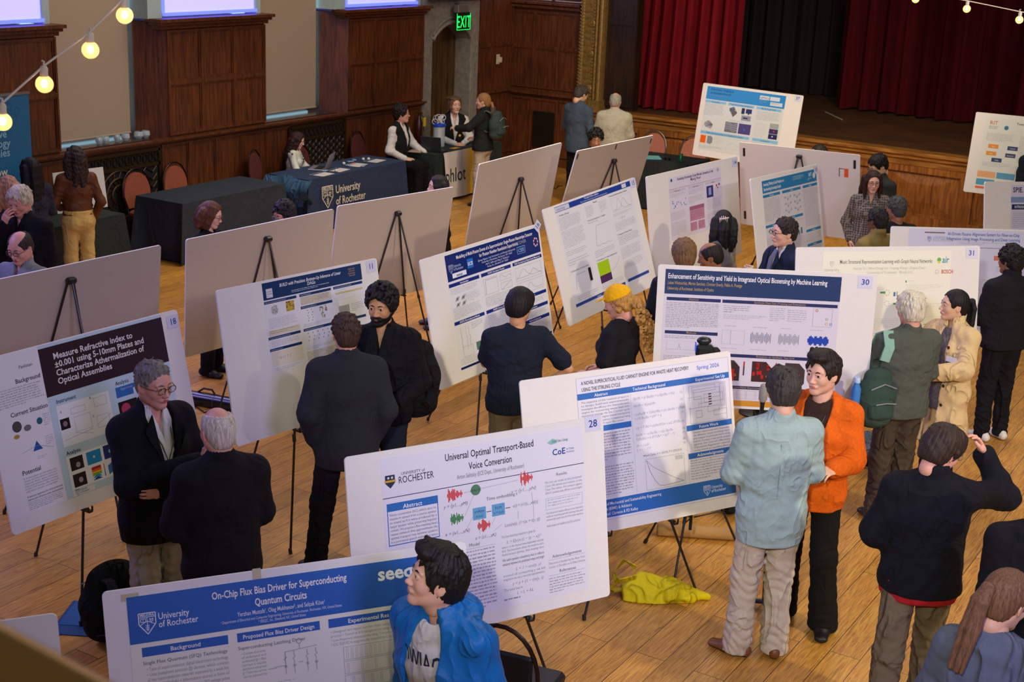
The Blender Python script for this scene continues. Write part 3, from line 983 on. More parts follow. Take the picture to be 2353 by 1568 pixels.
        for ax in range(3):
            o = [1, 1, 1]; o[ax] = 0
            A = sg[:-1] if ax == 0 else sg[:, :-1] if ax == 1 else sg[:, :, :-1]
            B = sg[1:] if ax == 0 else sg[:, 1:] if ax == 1 else sg[:, :, 1:]
            i, j, k = np.nonzero(A != B)
            g = (i > 0) & (j > 0) & (k > 0) & (i < d.shape[0] - 1) & (j < d.shape[1] - 1) & (k < d.shape[2] - 1)
            i, j, k = i[g], j[g], k[g]
            fl = A[i, j, k]
            b1, b2 = [(0, 1, 0), (1, 0, 0), (1, 0, 0)][ax], [(0, 0, 1), (0, 0, 1), (0, 1, 0)][ax]
            q = np.stack([idx[i - b1[0] * u_ - b2[0] * v_, j - b1[1] * u_ - b2[1] * v_, k - b1[2] * u_ - b2[2] * v_] for (u_, v_) in ((1, 1), (0, 1), (0, 0), (1, 0))], 1)
            if ax == 1:
                fl = ~fl
            q[~fl] = q[~fl][:, ::-1]
            Q.append(q)
        return P, np.concatenate(Q)


def np_mesh(name, parts, mats, parent=None, scale=1.0, smooth=True):
    """parts: list of (verts, quads or face lists, material index or per-face array)"""
    V = []; loops = []; sizes = []; mi = []; o = 0
    for (v, f, m) in parts:
        v = np.asarray(v, float).reshape(-1, 3)
        if len(v) == 0:
            continue
        V.append(v)
        if isinstance(f, np.ndarray):
            loops.append((f + o).ravel()); sizes.append(np.full(len(f), f.shape[1])); nf = len(f)
        else:
            loops.append(np.array([i + o for q in f for i in q])); sizes.append(np.array([len(q) for q in f])); nf = len(f)
        mi.append(np.full(nf, m) if np.isscalar(m) else np.asarray(m))
        o += len(v)
    V = np.concatenate(V) * scale; loops = np.concatenate(loops).astype(np.int32); sizes = np.concatenate(sizes).astype(np.int32); mi = np.concatenate(mi).astype(np.int32)
    me = bpy.data.meshes.new(name)
    me.vertices.add(len(V)); me.vertices.foreach_set('co', V.astype(F4).ravel())
    me.loops.add(len(loops)); me.loops.foreach_set('vertex_index', loops)
    me.polygons.add(len(sizes))
    st = np.concatenate([[0], np.cumsum(sizes)[:-1]]).astype(np.int32)
    me.polygons.foreach_set('loop_start', st)
    me.polygons.foreach_set('loop_total', sizes)
    for m in (mats if isinstance(mats, (list, tuple)) else [mats]):
        me.materials.append(m)
    me.polygons.foreach_set('material_index', mi)
    me.polygons.foreach_set('use_smooth', [smooth] * len(sizes))
    me.update(calc_edges=True)
    ob = bpy.data.objects.new(name, me); C.objects.link(ob)
    if parent is not None:
        ob.parent = parent
    return ob


def fwave(seed, amp, f=14.0, an=(1, 1, 1)):
    """smooth random folds"""
    r = np.random.RandomState(seed)
    ks = r.normal(size=(5, 3)) * f * np.array(an); ph = r.uniform(0, 6.28, 5); a = r.uniform(.5, 1, 5)

    def fn(X, Y, Z):
        w = .25 * np.sin(X * f * .5 + Z * f * .3 + ph[0])
        t = 0
        for k, p, q in zip(ks, ph, a):
            t = t + q * np.sin(k[0] * X + k[1] * Y + k[2] * Z + p + 3 * w)
        return (amp * t / 3).astype(F4)
    return fn


# ---------------------------------------------------------------- people
SKIN = {
    'fair': ('#d3a288', '#b5766a'), 'pink': ('#cf9480', '#a8605a'), 'tan': ('#bd8a62', '#96584a'), 'brown': ('#8a5a3c', '#6a3c30'), 'dark': ('#5d3c2a', '#4a2a24'), 'asian': ('#d2a582', '#ab6a5c'),
}


def skin_m(k):
    a, b = SKIN[k]
    return mat('skin_' + k, a, .5, bump=.15, bscale=250, var=.08, vscale=18, spec=.45), mat('lips_' + k, b, .45)


def hair_m(col, rough=.6):
    return mat('hair_' + col, col, rough, bump=1.0, bscale=230, var=.4, vscale=130, spec=.3, stretch=(1, 1, .12))


def rotz(a):
    c, s_ = math.cos(a), math.sin(a)
    return np.array([[c, -s_, 0], [s_, c, 0], [0, 0, 1.0]])


def roty(a):   # positive: nod forward (x forward goes down)
    c, s_ = math.cos(a), math.sin(a)
    return np.array([[c, 0, s_], [0, 1, 0], [-s_, 0, c]])


def rotx(a):
    c, s_ = math.cos(a), math.sin(a)
    return np.array([[1, 0, 0], [0, c, -s_], [0, s_, c]])


def unit(v):
    v = V3(v); return v / max(np.linalg.norm(v), 1e-9)


def hand_into(G, w, d, nrm, side=1, curl=.5, spread=.12, thumb=.5, sc=1.0, point=False):
    """w wrist, d towards the fingers, nrm out of the palm; side +1 = thumb lies along +u"""
    d = unit(d); nrm = unit(V3(nrm) - d * (V3(nrm) @ d)); u = np.cross(nrm, d) * side
    w = V3(w)
    pc = w + d * .045 * sc
    G.cone(w - d * .01, w + d * .03 * sc, (.028 * sc, .02 * sc), (.034 * sc, .015 * sc), .012, u=u)
    G.cone(w + d * .03 * sc, w + d * .078 * sc, (.036 * sc, .0145 * sc), (.039 * sc, .012 * sc), .01, u=u)
    G.ell(pc + u * .022 * sc + nrm * .008 * sc, V3(.02, .02, .02) * sc, .012)
    for i, (off, L, r) in enumerate([(.029, .072, .0088), (.010, .080, .009), (-.010, .075, .0086), (-.028, .06, .0078)]):
        b = w + (d * (.080 - .004 * abs(i - 1)) + u * off) * sc
        cu = curl * (1 + .12 * i) if not (point and i == 0) else .05
        sp = spread * (1.2 - .8 * i)
        dd = unit(d + u * sp); p = b; ax = np.cross(dd, nrm)
        seg = [.45, .31, .26]; a = cu * .5
        for j, sg in enumerate(seg):
            q = unit(dd * math.cos(a) + nrm * math.sin(a))
            e = p + q * L * sg * sc
            G.cone(p, e, r * (1 - .09 * j) * sc, r * (1 - .09 * (j + 1)) * sc, .0025)
            p = e; a += cu * 1.0
    tb = w + (d * .022 + u * .026 + nrm * .006) * sc
    td = unit(d * .75 + u * (.75 - .5 * thumb) + nrm * thumb * .6)
    t1 = tb + td * .036 * sc
    t2 = t1 + unit(d * .95 + u * (.35 - .5 * thumb) + nrm * thumb * .6) * .032 * sc
    t3 = t2 + unit(d * 1.0 + u * (.1 - .5 * thumb) + nrm * thumb * .6) * .024 * sc
    G.chain([tb, t1, t2, t3], [.0125 * sc, .0115 * sc, .0105 * sc, .009 * sc], .004)


def head_sdf(h, fem=False, jaw=1.0, fat=1.0):
    """head in its own frame: x forward, y left, z up; origin between the ears"""
    G = SD((-.13, -.105, -.17), (.135, .105, .14), h)
    G.ell((-.012, 0, .028), (.098, .076, .092), .02)
    G.ell((.026, 0, -.012), (.068, .063 * fat, .085), .03)
    G.ell((.018, 0, -.062), (.058, .050 * fat, .052), .03)
    G.cone((-.02, .045 * fat, -.055), (.066, .012, -.098), .022, .015, .03)
    G.cone((-.02, -.045 * fat, -.055), (.066, -.012, -.098), .022, .015, .03)
    G.ell((.072, 0, -.1), (.017 * jaw, .02 * jaw, .015), .02)
    for s_ in (-1, 1):
        G.ell((.060, s_ * .040 * fat, -.028), (.022, .02, .022), .02)      # cheeks
        G.ell((.101, s_ * .031, .008), (.02, .019, .013), .012, 's')        # sockets
        G.cone((.083, s_ * .012, .03), (.077, s_ * .048, .028), .0085 if not fem else .0065, .007, .01)
    G.cone((.086, 0, .012), (.107, 0, -.026), .0075, .0105, .010)
    G.ell((.110, 0, -.030), (.0115, .0115, .009), .007)
    for s_ in (-1, 1):
        G.ell((.100, s_ * .0125, -.034), (.0105, .008, .0075), .006)
    G.ell((.090, 0, -.062), (.013, .026, .0085), .012)                       # mouth mound
    G.ell((.0955, 0, -.0585), (.0075, .021, .0042), .004)
    G.ell((.0945, 0, -.0685), (.0075, .018, .005), .004)
    G.ell((.104, 0, -.0633), (.012, .02, .0013), .003, 's')
    for s_ in (-1, 1):
        R = rotz(-s_ * .45) @ roty(-.15)
        G.ell((-.008, s_ * .078, -.012), (.019, .0075, .031), .006, R=R)
        G.ell((-.003, s_ * .0865, -.008), (.010, .006, .018), .004, 's', R=R)
    G.cone((-.028, 0, -.05), (-.032, 0, -.11), (.052 * fat, .054), (.052 * fat, .054), .03)
    for s_ in (-1, 1):   # eyeballs bulge
        G.ell((.0815, s_ * .0315, .008), (.0135, .0145, .0125), .003)
        G.cone((.094, s_ * .018, .0145), (.087, s_ * .046, .0135), .0035, .003, .004)   # upper lid
    return G


def head_parts(h, T, hairi=4, brow=True, eyes='#2a1a12', closed=False, **kw):
    G = head_sdf(h, **kw)
    P, Q = G.mesh()
    cen = P[Q].mean(1)
    mi = np.zeros(len(Q), int)
    x, y, z = cen.T
    lip = (((np.abs(y)) / .0205) ** 2 + ((z + .0630) / .0098) ** 2 < 1) & (x > .088)
    mi[lip] = 1
    parts = []
    if not closed:
        for s_ in (-1, 1):
            r = np.sqrt(((y - s_ * .0315) / .0135) ** 2 + ((z - .0065) / .0058) ** 2)
            mi[(r < 1) & (x > .080)] = 2
            r2 = np.sqrt((y - s_ * .0315) ** 2 + (z - .0072) ** 2)
            mi[(r2 < .0074) & (x > .085)] = 3
    else:
        for s_ in (-1, 1):
            mi[(np.abs(y - s_ * .0315) < .013) & (np.abs(z - .002) < .003) & (x > .08)] = 3
    parts.append((P @ T[0].T + T[1], Q, mi))
    if brow:
        b = MB()
        for s_ in (-1, 1):
            b.tube([(.094, s_ * .014, .026), (.092, s_ * .026, .031), (.083, s_ * .044, .0275)], [.0035, .0042, .002], 6)
        vs = np.array(b.v) @ T[0].T + T[1]
        parts.append((vs, b.f, hairi))
    return parts


def scalp(G, t=.012, k=.015):
    G.ell((-.014, 0, .03), (.098 + t, .078 + t, .093 + t), k)
    G.ell((-.05, 0, -.01), (.062 + t, .066 + t, .085 + t), k)


def strands(amp, n=46, tilt=18, seed=0):
    r = np.random.RandomState(seed); p = r.uniform(0, 6, 4)

    def fn(X, Y, Z):
        th = np.arctan2(Y, X + .03)
        return amp * (np.sin(th * n * .55 + Z * tilt + p[0] + 2 * np.sin(Z * 22 + p[1])) * .6 + np.sin(th * n + Z * tilt * 1.7 + p[2]) * .4 + .5 * np.sin(Z * 60 + th * 9 + p[3]) * .3)
    return fn


def hair_parts(style, h, T, seed=1, vol=1.0):
    """list of (verts, quads) already in body space"""
    G = None
    z_lo = {'long': -.5, 'xlong': -.62, 'bob': -.2, 'wavy': -.42, 'pony': -.42, 'curlypony': -.46, 'lowpony': -.36, 'halfup': -.42}.get(style, -.15)
    G = SD((-.24, -.17, z_lo), (.14, .17, .2), h)
    rnd = random.Random(seed)
    t = .013 * vol

    def tufts(n, ln, r, down=-.07, zmin=-.09):
        # short locks lying on the scalp, combed away from the crown
        c = V3(-.014, 0, .03); crown = V3(-.045, .01, .125)
        k = 0
        while k < n:
            th = rnd.uniform(0, 6.283); ph = math.acos(rnd.uniform(-.75, 1))
            nn = V3(math.sin(ph) * math.cos(th), math.sin(ph) * math.sin(th), math.cos(ph))
            p0 = c + nn * V3(.104, .084, .099)
            if (p0[0] > .045 and p0[2] < .085) or p0[2] < zmin + .3 * p0[0] or (abs(p0[0] - .005) < .03 and p0[2] < .012) or (p0[0] > .0 and p0[2] < .0):
                continue
            k += 1
            tg = p0 - crown; tg = unit(tg - nn * (tg @ nn) + V3(rnd.uniform(-.02, .02), rnd.uniform(-.02, .02), rnd.uniform(-.01, .01)))
            L = ln * rnd.uniform(.6, 1.2)
            G.chain([p0 + nn * .004 * vol, p0 + tg * L * .5 + nn * .006 * vol, p0 + tg * L - nn * .004], [r, r * .9, r * .35], .004)

    def face_cut(a=.9, fz=.066, k=.012, fx=.09):
        # removes what lies in front of and below the hairline
        G.half((a, 0, -1), a * fx - fz, k)

    def line_cut(z=.083, ears=True, k=.006, side=.03):
        # rounded hairline: forehead and temples bare, ears free
        G.ell((.112, 0, -.012), (.09, .088, z + .013), k, 's')
        G.half((.95, 0, -1), .95 * .09 - side, .008)
        if ears:
            for s_ in (-1, 1):
                G.ell((.002, s_ * .09, -.022), (.024, .034, .036), .006, 's')
    if style in ('short', 'crop', 'side', 'swept', 'bowl'):
        tt = {'crop': .007, 'short': .014, 'side': .018, 'swept': .018, 'bowl': .02}[style] * vol
        scalp(G, tt)
        if style == 'swept':
            G.ell((.035, -.005, .118), (.075, .062, .032), .03)
            G.ell((.072, .01, .110), (.028, .042, .018), .02)
            for q in range(14):
                G.cone((rnd.uniform(.0, .09), rnd.uniform(-.05, .05), .115), (rnd.uniform(-.05, .08), rnd.uniform(-.06, .06), rnd.uniform(.125, .148)), .014, .008, .012)
        if style == 'side':
            G.ell((.03, .02, .108), (.075, .06, .032), .03); G.ell((.0, -.055, .07), (.08, .03, .045), .03)
        if style == 'bowl':
            G.ell((.03, 0, .06), (.08, .083, .06), .02)
            face_cut(.70, .050)
            G.half((1, 0, -.05), .112, .01)
        else:
            line_cut(.086 if style != 'crop' else .078)
        G.half((0, 0, -1), .078, .01)
        if style == 'crop':
            tufts(110, .022, .0055 * vol + .001)
        elif style != 'bowl':
            tufts(170, .042, .0085)
        else:
            tufts(60, .06, .007)
        G.disp(strands(.0020 * vol, 44, 12, seed)); G.disp(fwave(seed, .0025 if style in ('swept', 'side', 'short') else .0008, 55))
    elif style == 'shag':
        scalp(G, .016 * vol); line_cut(.086, ears=False, side=.012)
        for q in range(80):
            th = rnd.uniform(.75, 5.53); z0 = rnd.uniform(.0, .09)
            c0, s0 = math.cos(th), math.sin(th)
            p0 = V3(-.02 + .095 * c0, .082 * s0, z0)
            p1 = p0 + V3(.012 * c0, .012 * s0, -.05); p2 = p1 + V3(.004 * c0 + rnd.uniform(-.01, .01), rnd.uniform(-.01, .01), -rnd.uniform(.03, .075 if abs(th - 3.14) < 1.6 else .04))
            G.chain([p0, p1, p2], [.015 * vol, .015 * vol, .007], .007)
        for q in range(40):
            a_ = rnd.uniform(-1.4, 1.4); p0 = V3(rnd.uniform(-.07, .06), .055 * math.sin(a_), .112 - .02 * abs(math.sin(a_)))
            G.chain([p0, p0 + V3(rnd.uniform(-.03, .03), .04 * math.sin(a_), .004)], [.017, .011], .012)
        G.disp(fwave(seed, .003, 70))
    elif style == 'ring':   # bald on top
        scalp(G, .009 * vol); line_cut(.09)
        G.ell((.01, 0, .14), (.115, .068, .095), .012, 's')
        G.half((0, 0, -1), .085, .01)
        G.disp(strands(.002, 30, 30, seed))
    elif style == 'thin':   # receding, white, longer at the sides
        scalp(G, .016 * vol); line_cut(.092, ears=False)
        G.half((0, 0, -1), .085, .01); tufts(150, .055, .009); G.disp(strands(.002, 26, 26, seed))
    elif style in ('curly', 'afro'):
        scalp(G, .014)
        R0 = .0105
        for q in range(480):
            th = rnd.uniform(0, 6.283); ph = math.acos(rnd.uniform(-.55, 1))
            rr = .1 * vol
            x = -.014 + (rr + .012) * math.sin(ph) * math.cos(th); y = (rr - .008) * math.sin(ph) * math.sin(th); z = .035 + (rr + .008) * math.cos(ph)
            G.ell((x, y, z), (R0 * rnd.uniform(.7, 1.2),) * 3, .006)
        line_cut(.075, ears=False, k=.01)
        G.disp(fwave(seed, .005, 75)); G.disp(fwave(seed + 1, .003, 170))
    elif style in ('long', 'xlong', 'wavy', 'bob', 'halfup'):
        zb = {'long': -.40, 'xlong': -.52, 'wavy': -.33, 'bob': -.125, 'halfup': -.24}[style]
        scalp(G, .012 * vol)
        line_cut(.088, ears=False, side=0)
        wv = .02 if style == 'wavy' else .006
        for s_ in (-1, 0, 1):
            for q in range(7):
                y0 = s_ * .06 + rnd.uniform(-.03, .03); x0 = -.085 + abs(s_) * .035 + rnd.uniform(-.01, .01)
                pts = []; rs = []
                n = 7
                for i in range(n):
                    f_ = i / (n - 1)
                    z = .03 + (zb + rnd.uniform(-.03, .03) - .03) * f_
                    pts.append((x0 - .02 * math.sin(f_ * 3) - .01 * f_ + rnd.uniform(-1, 1) * wv * .5, y0 * (1 + .25 * math.sin(f_ * 2.6)) + rnd.uniform(-1, 1) * wv, z))
                    rs.append((.032 - .016 * f_) * vol)
                G.chain(pts, rs, .014)
        if style in ('long', 'bob', 'xlong', 'wavy'):
            for s_ in (-1, 1):
                for q in range(4):
                    fx = .045 - .02 * q
                    pts = [(fx, s_ * .06, .09), (fx + .008, s_ * .082, .02), (fx - .01, s_ * .086, -.06), (fx - .015 + .02 * (style == 'long'), s_ * (.078), max(zb, -.26) * .75), (fx - .01, s_ * .085, max(zb, -.33))]
                    G.chain(pts, [.016, .016, .018, .018, .01], .012)
        G.disp(strands(.0035 if style == 'wavy' else .0022, 40, 3 if style != 'wavy' else 45, seed))
        if style == 'wavy':
            G.disp(fwave(seed, .006, 45, (1, 1, 1.3)))
    elif style in ('pony', 'lowpony', 'curlypony'):
        scalp(G, .009 * vol); line_cut(.088)
        G.half((0, 0, -1), .085, .01)
        G.disp(strands(.0022, 40, 8, seed))
        root = (-.115, 0, .035) if style == 'pony' else (-.105, 0, -.03)
        if style == 'curlypony':
            root = (-.115, 0, -.01); G.chain([(-.08, 0, .0), (-.14, 0, -.03)], [.045, .045], .02)
            for q in range(200):
                f_ = rnd.random(); rr = .045 + .02 * math.sin(f_ * 3.0)
                G.ell((root[0] - .035 - .02 * math.sin(3 * f_) + rnd.uniform(-1, 1) * rr * .7, rnd.uniform(-1, 1) * rr, root[2] - .02 - .40 * f_), (.015 * rnd.uniform(.7, 1.2),) * 3, .008)
            for q in range(60):
                th = rnd.uniform(-1.6, 1.6)
                G.ell((-.09 * math.cos(th) + rnd.uniform(-.01, .03), .09 * math.sin(th), rnd.uniform(-.07, .03)), (.016,) * 3, .008)
            G.disp(fwave(seed, .006, 95))
        else:
            L = .36 if style == 'pony' else .28
            for q in range(9):
                dy = rnd.uniform(-.022, .022); dx = rnd.uniform(-.015, .015)
                pts = [root, (root[0] - .03, dy * .5, root[2] - .0), (root[0] - .04 + dx, dy, root[2] - .06), (root[0] - .035 + dx, dy * 1.3, root[2] - L * .5), (root[0] - .03 + dx, dy * 1.5, root[2] - L)]
                G.chain(pts, [.014, .018, .02, .019, .007], .008)
    P, Q = G.mesh()
    return [(P @ T[0].T + T[1], Q, 0)]
def X_(a, b, f):
    return V3(a) * (1 - f) + V3(b) * f


ARMS = {   # (elbow, wrist, hand direction, palm normal) for the left arm (+y); mirrored for the right
    'down': ((-.03, .225, 1.13), (.03, .235, .90), (.12, 0, -1), (0, -1, 0)),
    'fwd': ((.04, .235, 1.13), (.26, .17, 1.14), (1, -.3, .05), (0, -.3, -1)),
    'low_fwd': ((.0, .26, 1.13), (.2, .14, 1.03), (1, -.5, 0), (0, -.4, -1)),
    'pocket': ((-.06, .245, 1.13), (.04, .195, .93), (.4, -.25, -1), (0, -1, 0)),
    'cross': ((.08, .235, 1.14), (.24, .03, 1.16), (.15, -1, .15), (-1, 0, 0)),
    'chin': ((.14, .20, 1.16), (.20, .07, 1.40), (.1, -.25, 1), (-.9, -.3, .2)),
    'mouth': ((.16, .22, 1.17), (.17, .085, 1.44), (.2, -.6, .9), (-1, -.3, 0)),
    'hip': ((-.10, .37, 1.17), (.0, .20, 1.01), (.5, -.5, -.3), (0, -1, 0)),
    'brow': ((.16, .40, 1.34), (.15, .255, 1.57), (-.15, -.42, .9), (-.35, -.9, -.1)),
    'hold': ((.04, .25, 1.13), (.27, .10, 1.12), (1, -.2, .2), (0, -1, .2)),
    'hold_hi': ((.06, .24, 1.12), (.25, .09, 1.24), (.9, -.2, .6), (0, -1, .2)),
    'reach': ((.12, .27, 1.24), (.36, .20, 1.20), (1, -.1, .1), (0, -.4, -1)),
    'table': ((.10, .27, 1.18), (.34, .17, 1.10), (1, -.3, -.1), (0, -.1, -1)),
    'clasp': ((.12, .24, 1.16), (.36, .05, 1.13), (.6, -.9, 0), (-.2, -.3, -.9)),
}


def person(name_label, xy, yaw, H=1.75, top=None, hair=None, haircol='#1c1512', skin='fair', legs=None, arms=('down', 'down'), head=(0, 0), lean=0.0,
           seated=False, fem=False, bulk=1.0, res=1.0, shoes='#191614', feet=None, sleeve='long', over=None, glasses=None, beard=None, hem=None, extra=(), curl=(.5, .5),
           fat=1.0, seat_h=.46, neck='crew', hands=(True, True), knees=None, eyes=True, only_top=False, hvol=1.0, twist=0.0, bag_room=0, flare=1.0, side_lean=0):
    """every figure: one continuous body mesh, clothing and hair as children. local frame: +X the way the person faces, Z up, sizes for 1.75 m"""
    sc = H / 1.75
    root = thing('person', name_label, 'person', (xy[0], xy[1], 0), R_(yaw))
    hb = .0105 * res; hh = .0052 * res
    dz = 0 if not seated else ((seat_h + .06) / sc - .93)
    pel = V3(0, 0, .93 + dz)
    ca, sa = math.cos(lean), math.sin(lean)
    Rl = roty(lean) @ rotx(side_lean)
    Rt = Rl @ rotz(twist)

    def U(p):   # upper body point -> leaned
        p = V3(p); p = p + V3(0, 0, dz)
        return pel + Rt @ (p - pel)
    f1 = .92 if fem else 1.0
    shw = .178 * f1 * (bulk ** .5)
    neckb = U((-.01, 0, 1.475))
    hc0 = neckb + Rl @ V3(.028, 0, .15)
    Hm = rotz(head[0]) @ roty(head[1])
    Tn = (Hm, hc0 + (Hm @ V3(.045, 0, .05) - V3(.045, 0, .05)) * .6)
    A = {}
    for i, s_ in enumerate((1, -1)):   # left, right
        a = arms[i]
        e, w, d, n = ARMS[a] if isinstance(a, str) else a[:4]
        m = V3(1, s_, 1)
        sh = U((-.01, s_ * shw, 1.398))
        A[s_] = (sh, U(V3(e) * m), U(V3(w) * m), Rt @ (V3(d) * m), Rt @ (V3(n) * m))
    # legs
    Lg = {}
    for i, s_ in enumerate((1, -1)):
        hip = pel + V3(0, s_ * .088, -.01)
        if seated:
            k = pel + V3(.40, s_ * .11, .0) if knees is None else V3(knees[i])
            ft = V3(.40, s_ * .12, .08) if feet is None else V3(feet[i][0], feet[i][1], .08)
            fa = 0
        else:
            ft = V3(0, s_ * .10, .08) if feet is None else V3(feet[i][0], feet[i][1], .08)
            k = X_(hip, ft, .5) + V3(.03, 0, .0)
            fa = 0 if feet is None or len(feet[i]) < 3 else feet[i][2]
        Lg[s_] = (hip, k, ft, fa)

    sk, lips = skin_m(skin)
    hm = hair_m(haircol)
    white = mat('eye_white', '#cfc8c0', .3); iris = mat('eye_dark', '#1d130e', .2)
    B = bulk
    parts = head_parts(hh, Tn, fem=fem, fat=fat, closed=not eyes)
    n0 = Tn[0] @ V3(-.028, 0, -.055) + Tn[1]; n1 = U((-.018, 0, 1.40))
    G = SD(np.minimum(n0, n1) - .09, np.maximum(n0, n1) + .09, hh)
    nr = .049 if fem else .054
    G.cone(n0, n1, nr * fat ** .5, nr + .006, .02)
    G.cone(n0 * .35 + n1 * .65, U((-.015, 0, 1.42)), .048, .056, .03)
    P, Q = G.mesh(); parts.append((P, Q, 0))

    def torso(G, t, hem_z=.84, k=.05, chest=1.0, flare_=0.0):
        """t: cloth thickness over the body"""
        hipw = (.168 if fem else .160) * B; hipd = (.118 if fem else .112) * B
        ww = (.128 if fem else .148) * B; wd = (.098 if fem else .108) * B ** 1.3
        cw = (.152 if fem else .168) * B; cdp = (.108 if fem else .118) * B
        secs = [((0, 0, .86), (hipw + t, hipd + t)), ((.0, 0, .95), (hipw + t, hipd + t)), ((.005, 0, 1.10), (ww + t + .008, wd + t)), ((.005, 0, 1.26), (cw + t, cdp + t)), ((-.005, 0, 1.36), (cw - .004 + t, cdp - .022 + t))]
        pts = [U(p) for p, _ in secs]
        if t > 0:
            if hem_z < .95:
                pts = [U((0, 0, hem_z - .16))] + pts; secs = [(None, (hipw + t + flare_, hipd + t + flare_))] + secs
            else:
                pts = pts[1:]; secs = secs[1:]
        uu = Rt @ V3(0, 1, 0)
        G.chain(pts, [r for _, r in secs], k, u=uu)
        for s_ in (-1, 1):
            G.cone(U((-.01, s_ * .045, 1.425)), U((-.012, s_ * (shw - .016), 1.390)), .054 + t, .047 + t * .9, k)
            if fem:
                G.ell(U((.082 * B, s_ * .07, 1.275)), (.052 + t * .5, .058, .055), .03)
        G.cone(U((-.01, 0, 1.42)), U((-.01, 0, 1.455)), .075 + t * .5, .058 + t * .3, .04)

    # body: torso, arms, legs (mostly under the clothes)
    allp = [p for s_ in (1, -1) for p in A[s_][:3]] + [p for s_ in (1, -1) for p in Lg[s_][:3]] + [pel, neckb]
    lo = np.min(allp, 0) - .2; hi = np.max(allp, 0) + .2
    G = SD(lo, hi, max(hb, .012))
    torso(G, -.03)
    for s_ in (1, -1):
        sh, el, wr, hd, hn = A[s_]
        G.chain([sh, el], [.040 * B ** .5, .034], .03)
        G.cone(el, wr, .034, .024, .02)
        hp, kn, an, fa = Lg[s_]
        G.chain([hp, kn, an], [.062, .048, .036], .04)
    P, Q = G.mesh(); parts.append((P, Q, 0))
    for i, s_ in enumerate((1, -1)):
        if not hands[i]:
            continue
        sh, el, wr, hd, hn = A[s_]
        # hand plus the forearm if bare
        Lh = .2
        p0 = wr; G = SD(np.minimum(wr, wr + hd * .0) - Lh * .9, wr + Lh * .9, max(.0042, hh * .9))
        hand_into(G, wr, hd, hn, side=(1 if s_ > 0 else -1), curl=curl[i], sc=.92 if fem else 1.0)
        G.cone(X_(el, wr, .45 if sleeve == 'short' else .8), wr, .031 if sleeve == 'short' else .027, .0245, .01)
        if sleeve == 'short':
            pass
        P, Q = G.mesh(); parts.append((P, Q, 0))
    body = np_mesh('body', parts, [sk, lips, white, iris, hm], root, sc)

    # top garment
    def garment(nm, t, hem_z, slv, m, nk='crew', open_front=None, fl=0.0, seed=3, wr_amp=.0045, cuff=.0, vneck=None, puff=0):
        lo_ = lo.copy(); G = SD(lo_, hi + .05, hb)
        torso(G, t, hem_z, flare_=fl)
        for s_ in (1, -1):
            sh, el, wr, hd, hn = A[s_]
            if slv == 'none':
                continue
            r0 = .045 * B ** .5 + t
            if slv == 'short':
                G.cone(sh, X_(sh, el, .72), r0 + .004, .052 + t, .04)
            else:
                G.cone(sh, el, r0, .037 + t, .04)
                w2 = X_(el, wr, .93 if slv == 'long' else .35)
                G.cone(el, w2, .038 + t, .029 + t + cuff, .03)
        G.disp(fwave(seed, wr_amp * 1.3, 17, (1, 1, 1.2)))
        G.disp(fwave(seed + 7, wr_amp * .8, 44, (1, 1, 1.6)))
        for s_ in (1, -1):
            if slv != 'none':
                el = A[s_][1]; ax = unit(A[s_][2] - A[s_][0])
                G.disp(lambda X, Y, Z, el=el, ax=ax, s_=s_: -wr_amp * 1.3 * np.exp(-((X - el[0]) ** 2 + (Y - el[1]) ** 2 + (Z - el[2]) ** 2) / .012) * np.abs(np.sin((X * ax[0] + Y * ax[1] + Z * ax[2]) * 62 + 3 * np.sin(25 * Y) + seed)))
        n_ = Rl @ V3(0, 0, -1)
        hz = U((0, 0, hem_z)) if hem_z < .93 else U((0, 0, hem_z))
        # hem: only the torso column is cut, hands hanging lower keep their sleeves
        c = U((0, 0, hem_z - .14)); G.cone(U((0, 0, hem_z - .30)), c + V3(0, 0, .0), (.30, .30), (.30, .14 + .14), 0, 's') if False else None
        hzz = float((-n_) @ hz)
        X, Y, Z = G.ax[0][:, None, None], G.ax[1][None, :, None], G.ax[2][None, None, :]
        below = hzz - (X * -n_[0] + Y * -n_[1] + Z * -n_[2])
        # distance to sleeves: keep
        arm = np.full(G.d.shape, 9, F4)
        for s_ in (1, -1):
            if slv == 'long':
                sh, el, wr, hd, hn = A[s_]
                ab = wr - el; L2 = ab @ ab
                tt = np.clip(((X - el[0]) * ab[0] + (Y - el[1]) * ab[1] + (Z - el[2]) * ab[2]) / L2, 0, 1)
                arm = np.minimum(arm, np.sqrt((X - el[0] - tt * ab[0]) ** 2 + (Y - el[1] - tt * ab[1]) ** 2 + (Z - el[2] - tt * ab[2]) ** 2) - .075)
        G.d = np.maximum(G.d, np.minimum(below, np.maximum(arm, -9))).astype(F4) if slv == 'long' else np.maximum(G.d, below).astype(F4)
        # neck opening
        nb = U((.008, 0, 1.488)); G.cone(nb - Rl @ V3(.0, 0, .012), nb + Rl @ V3(.02, 0, .09), .060, .075, .008, 's')
        if vneck:
            zb, w = vneck
            G.cone(U((.16, 0, zb)), U((.10, 0, 1.50)), (.005, .10), (w, .10), .004, 's', u=Rt @ V3(0, 1, 0))
        if nk == 'collar':
            for (a, b, r0, r1) in [((-.005, 0, 1.463), (.0, 0, 1.500), .074, .070)]:
                H_ = SD(U((-.14, -.14, 1.38)), U((.16, .14, 1.56)), hb * .7)
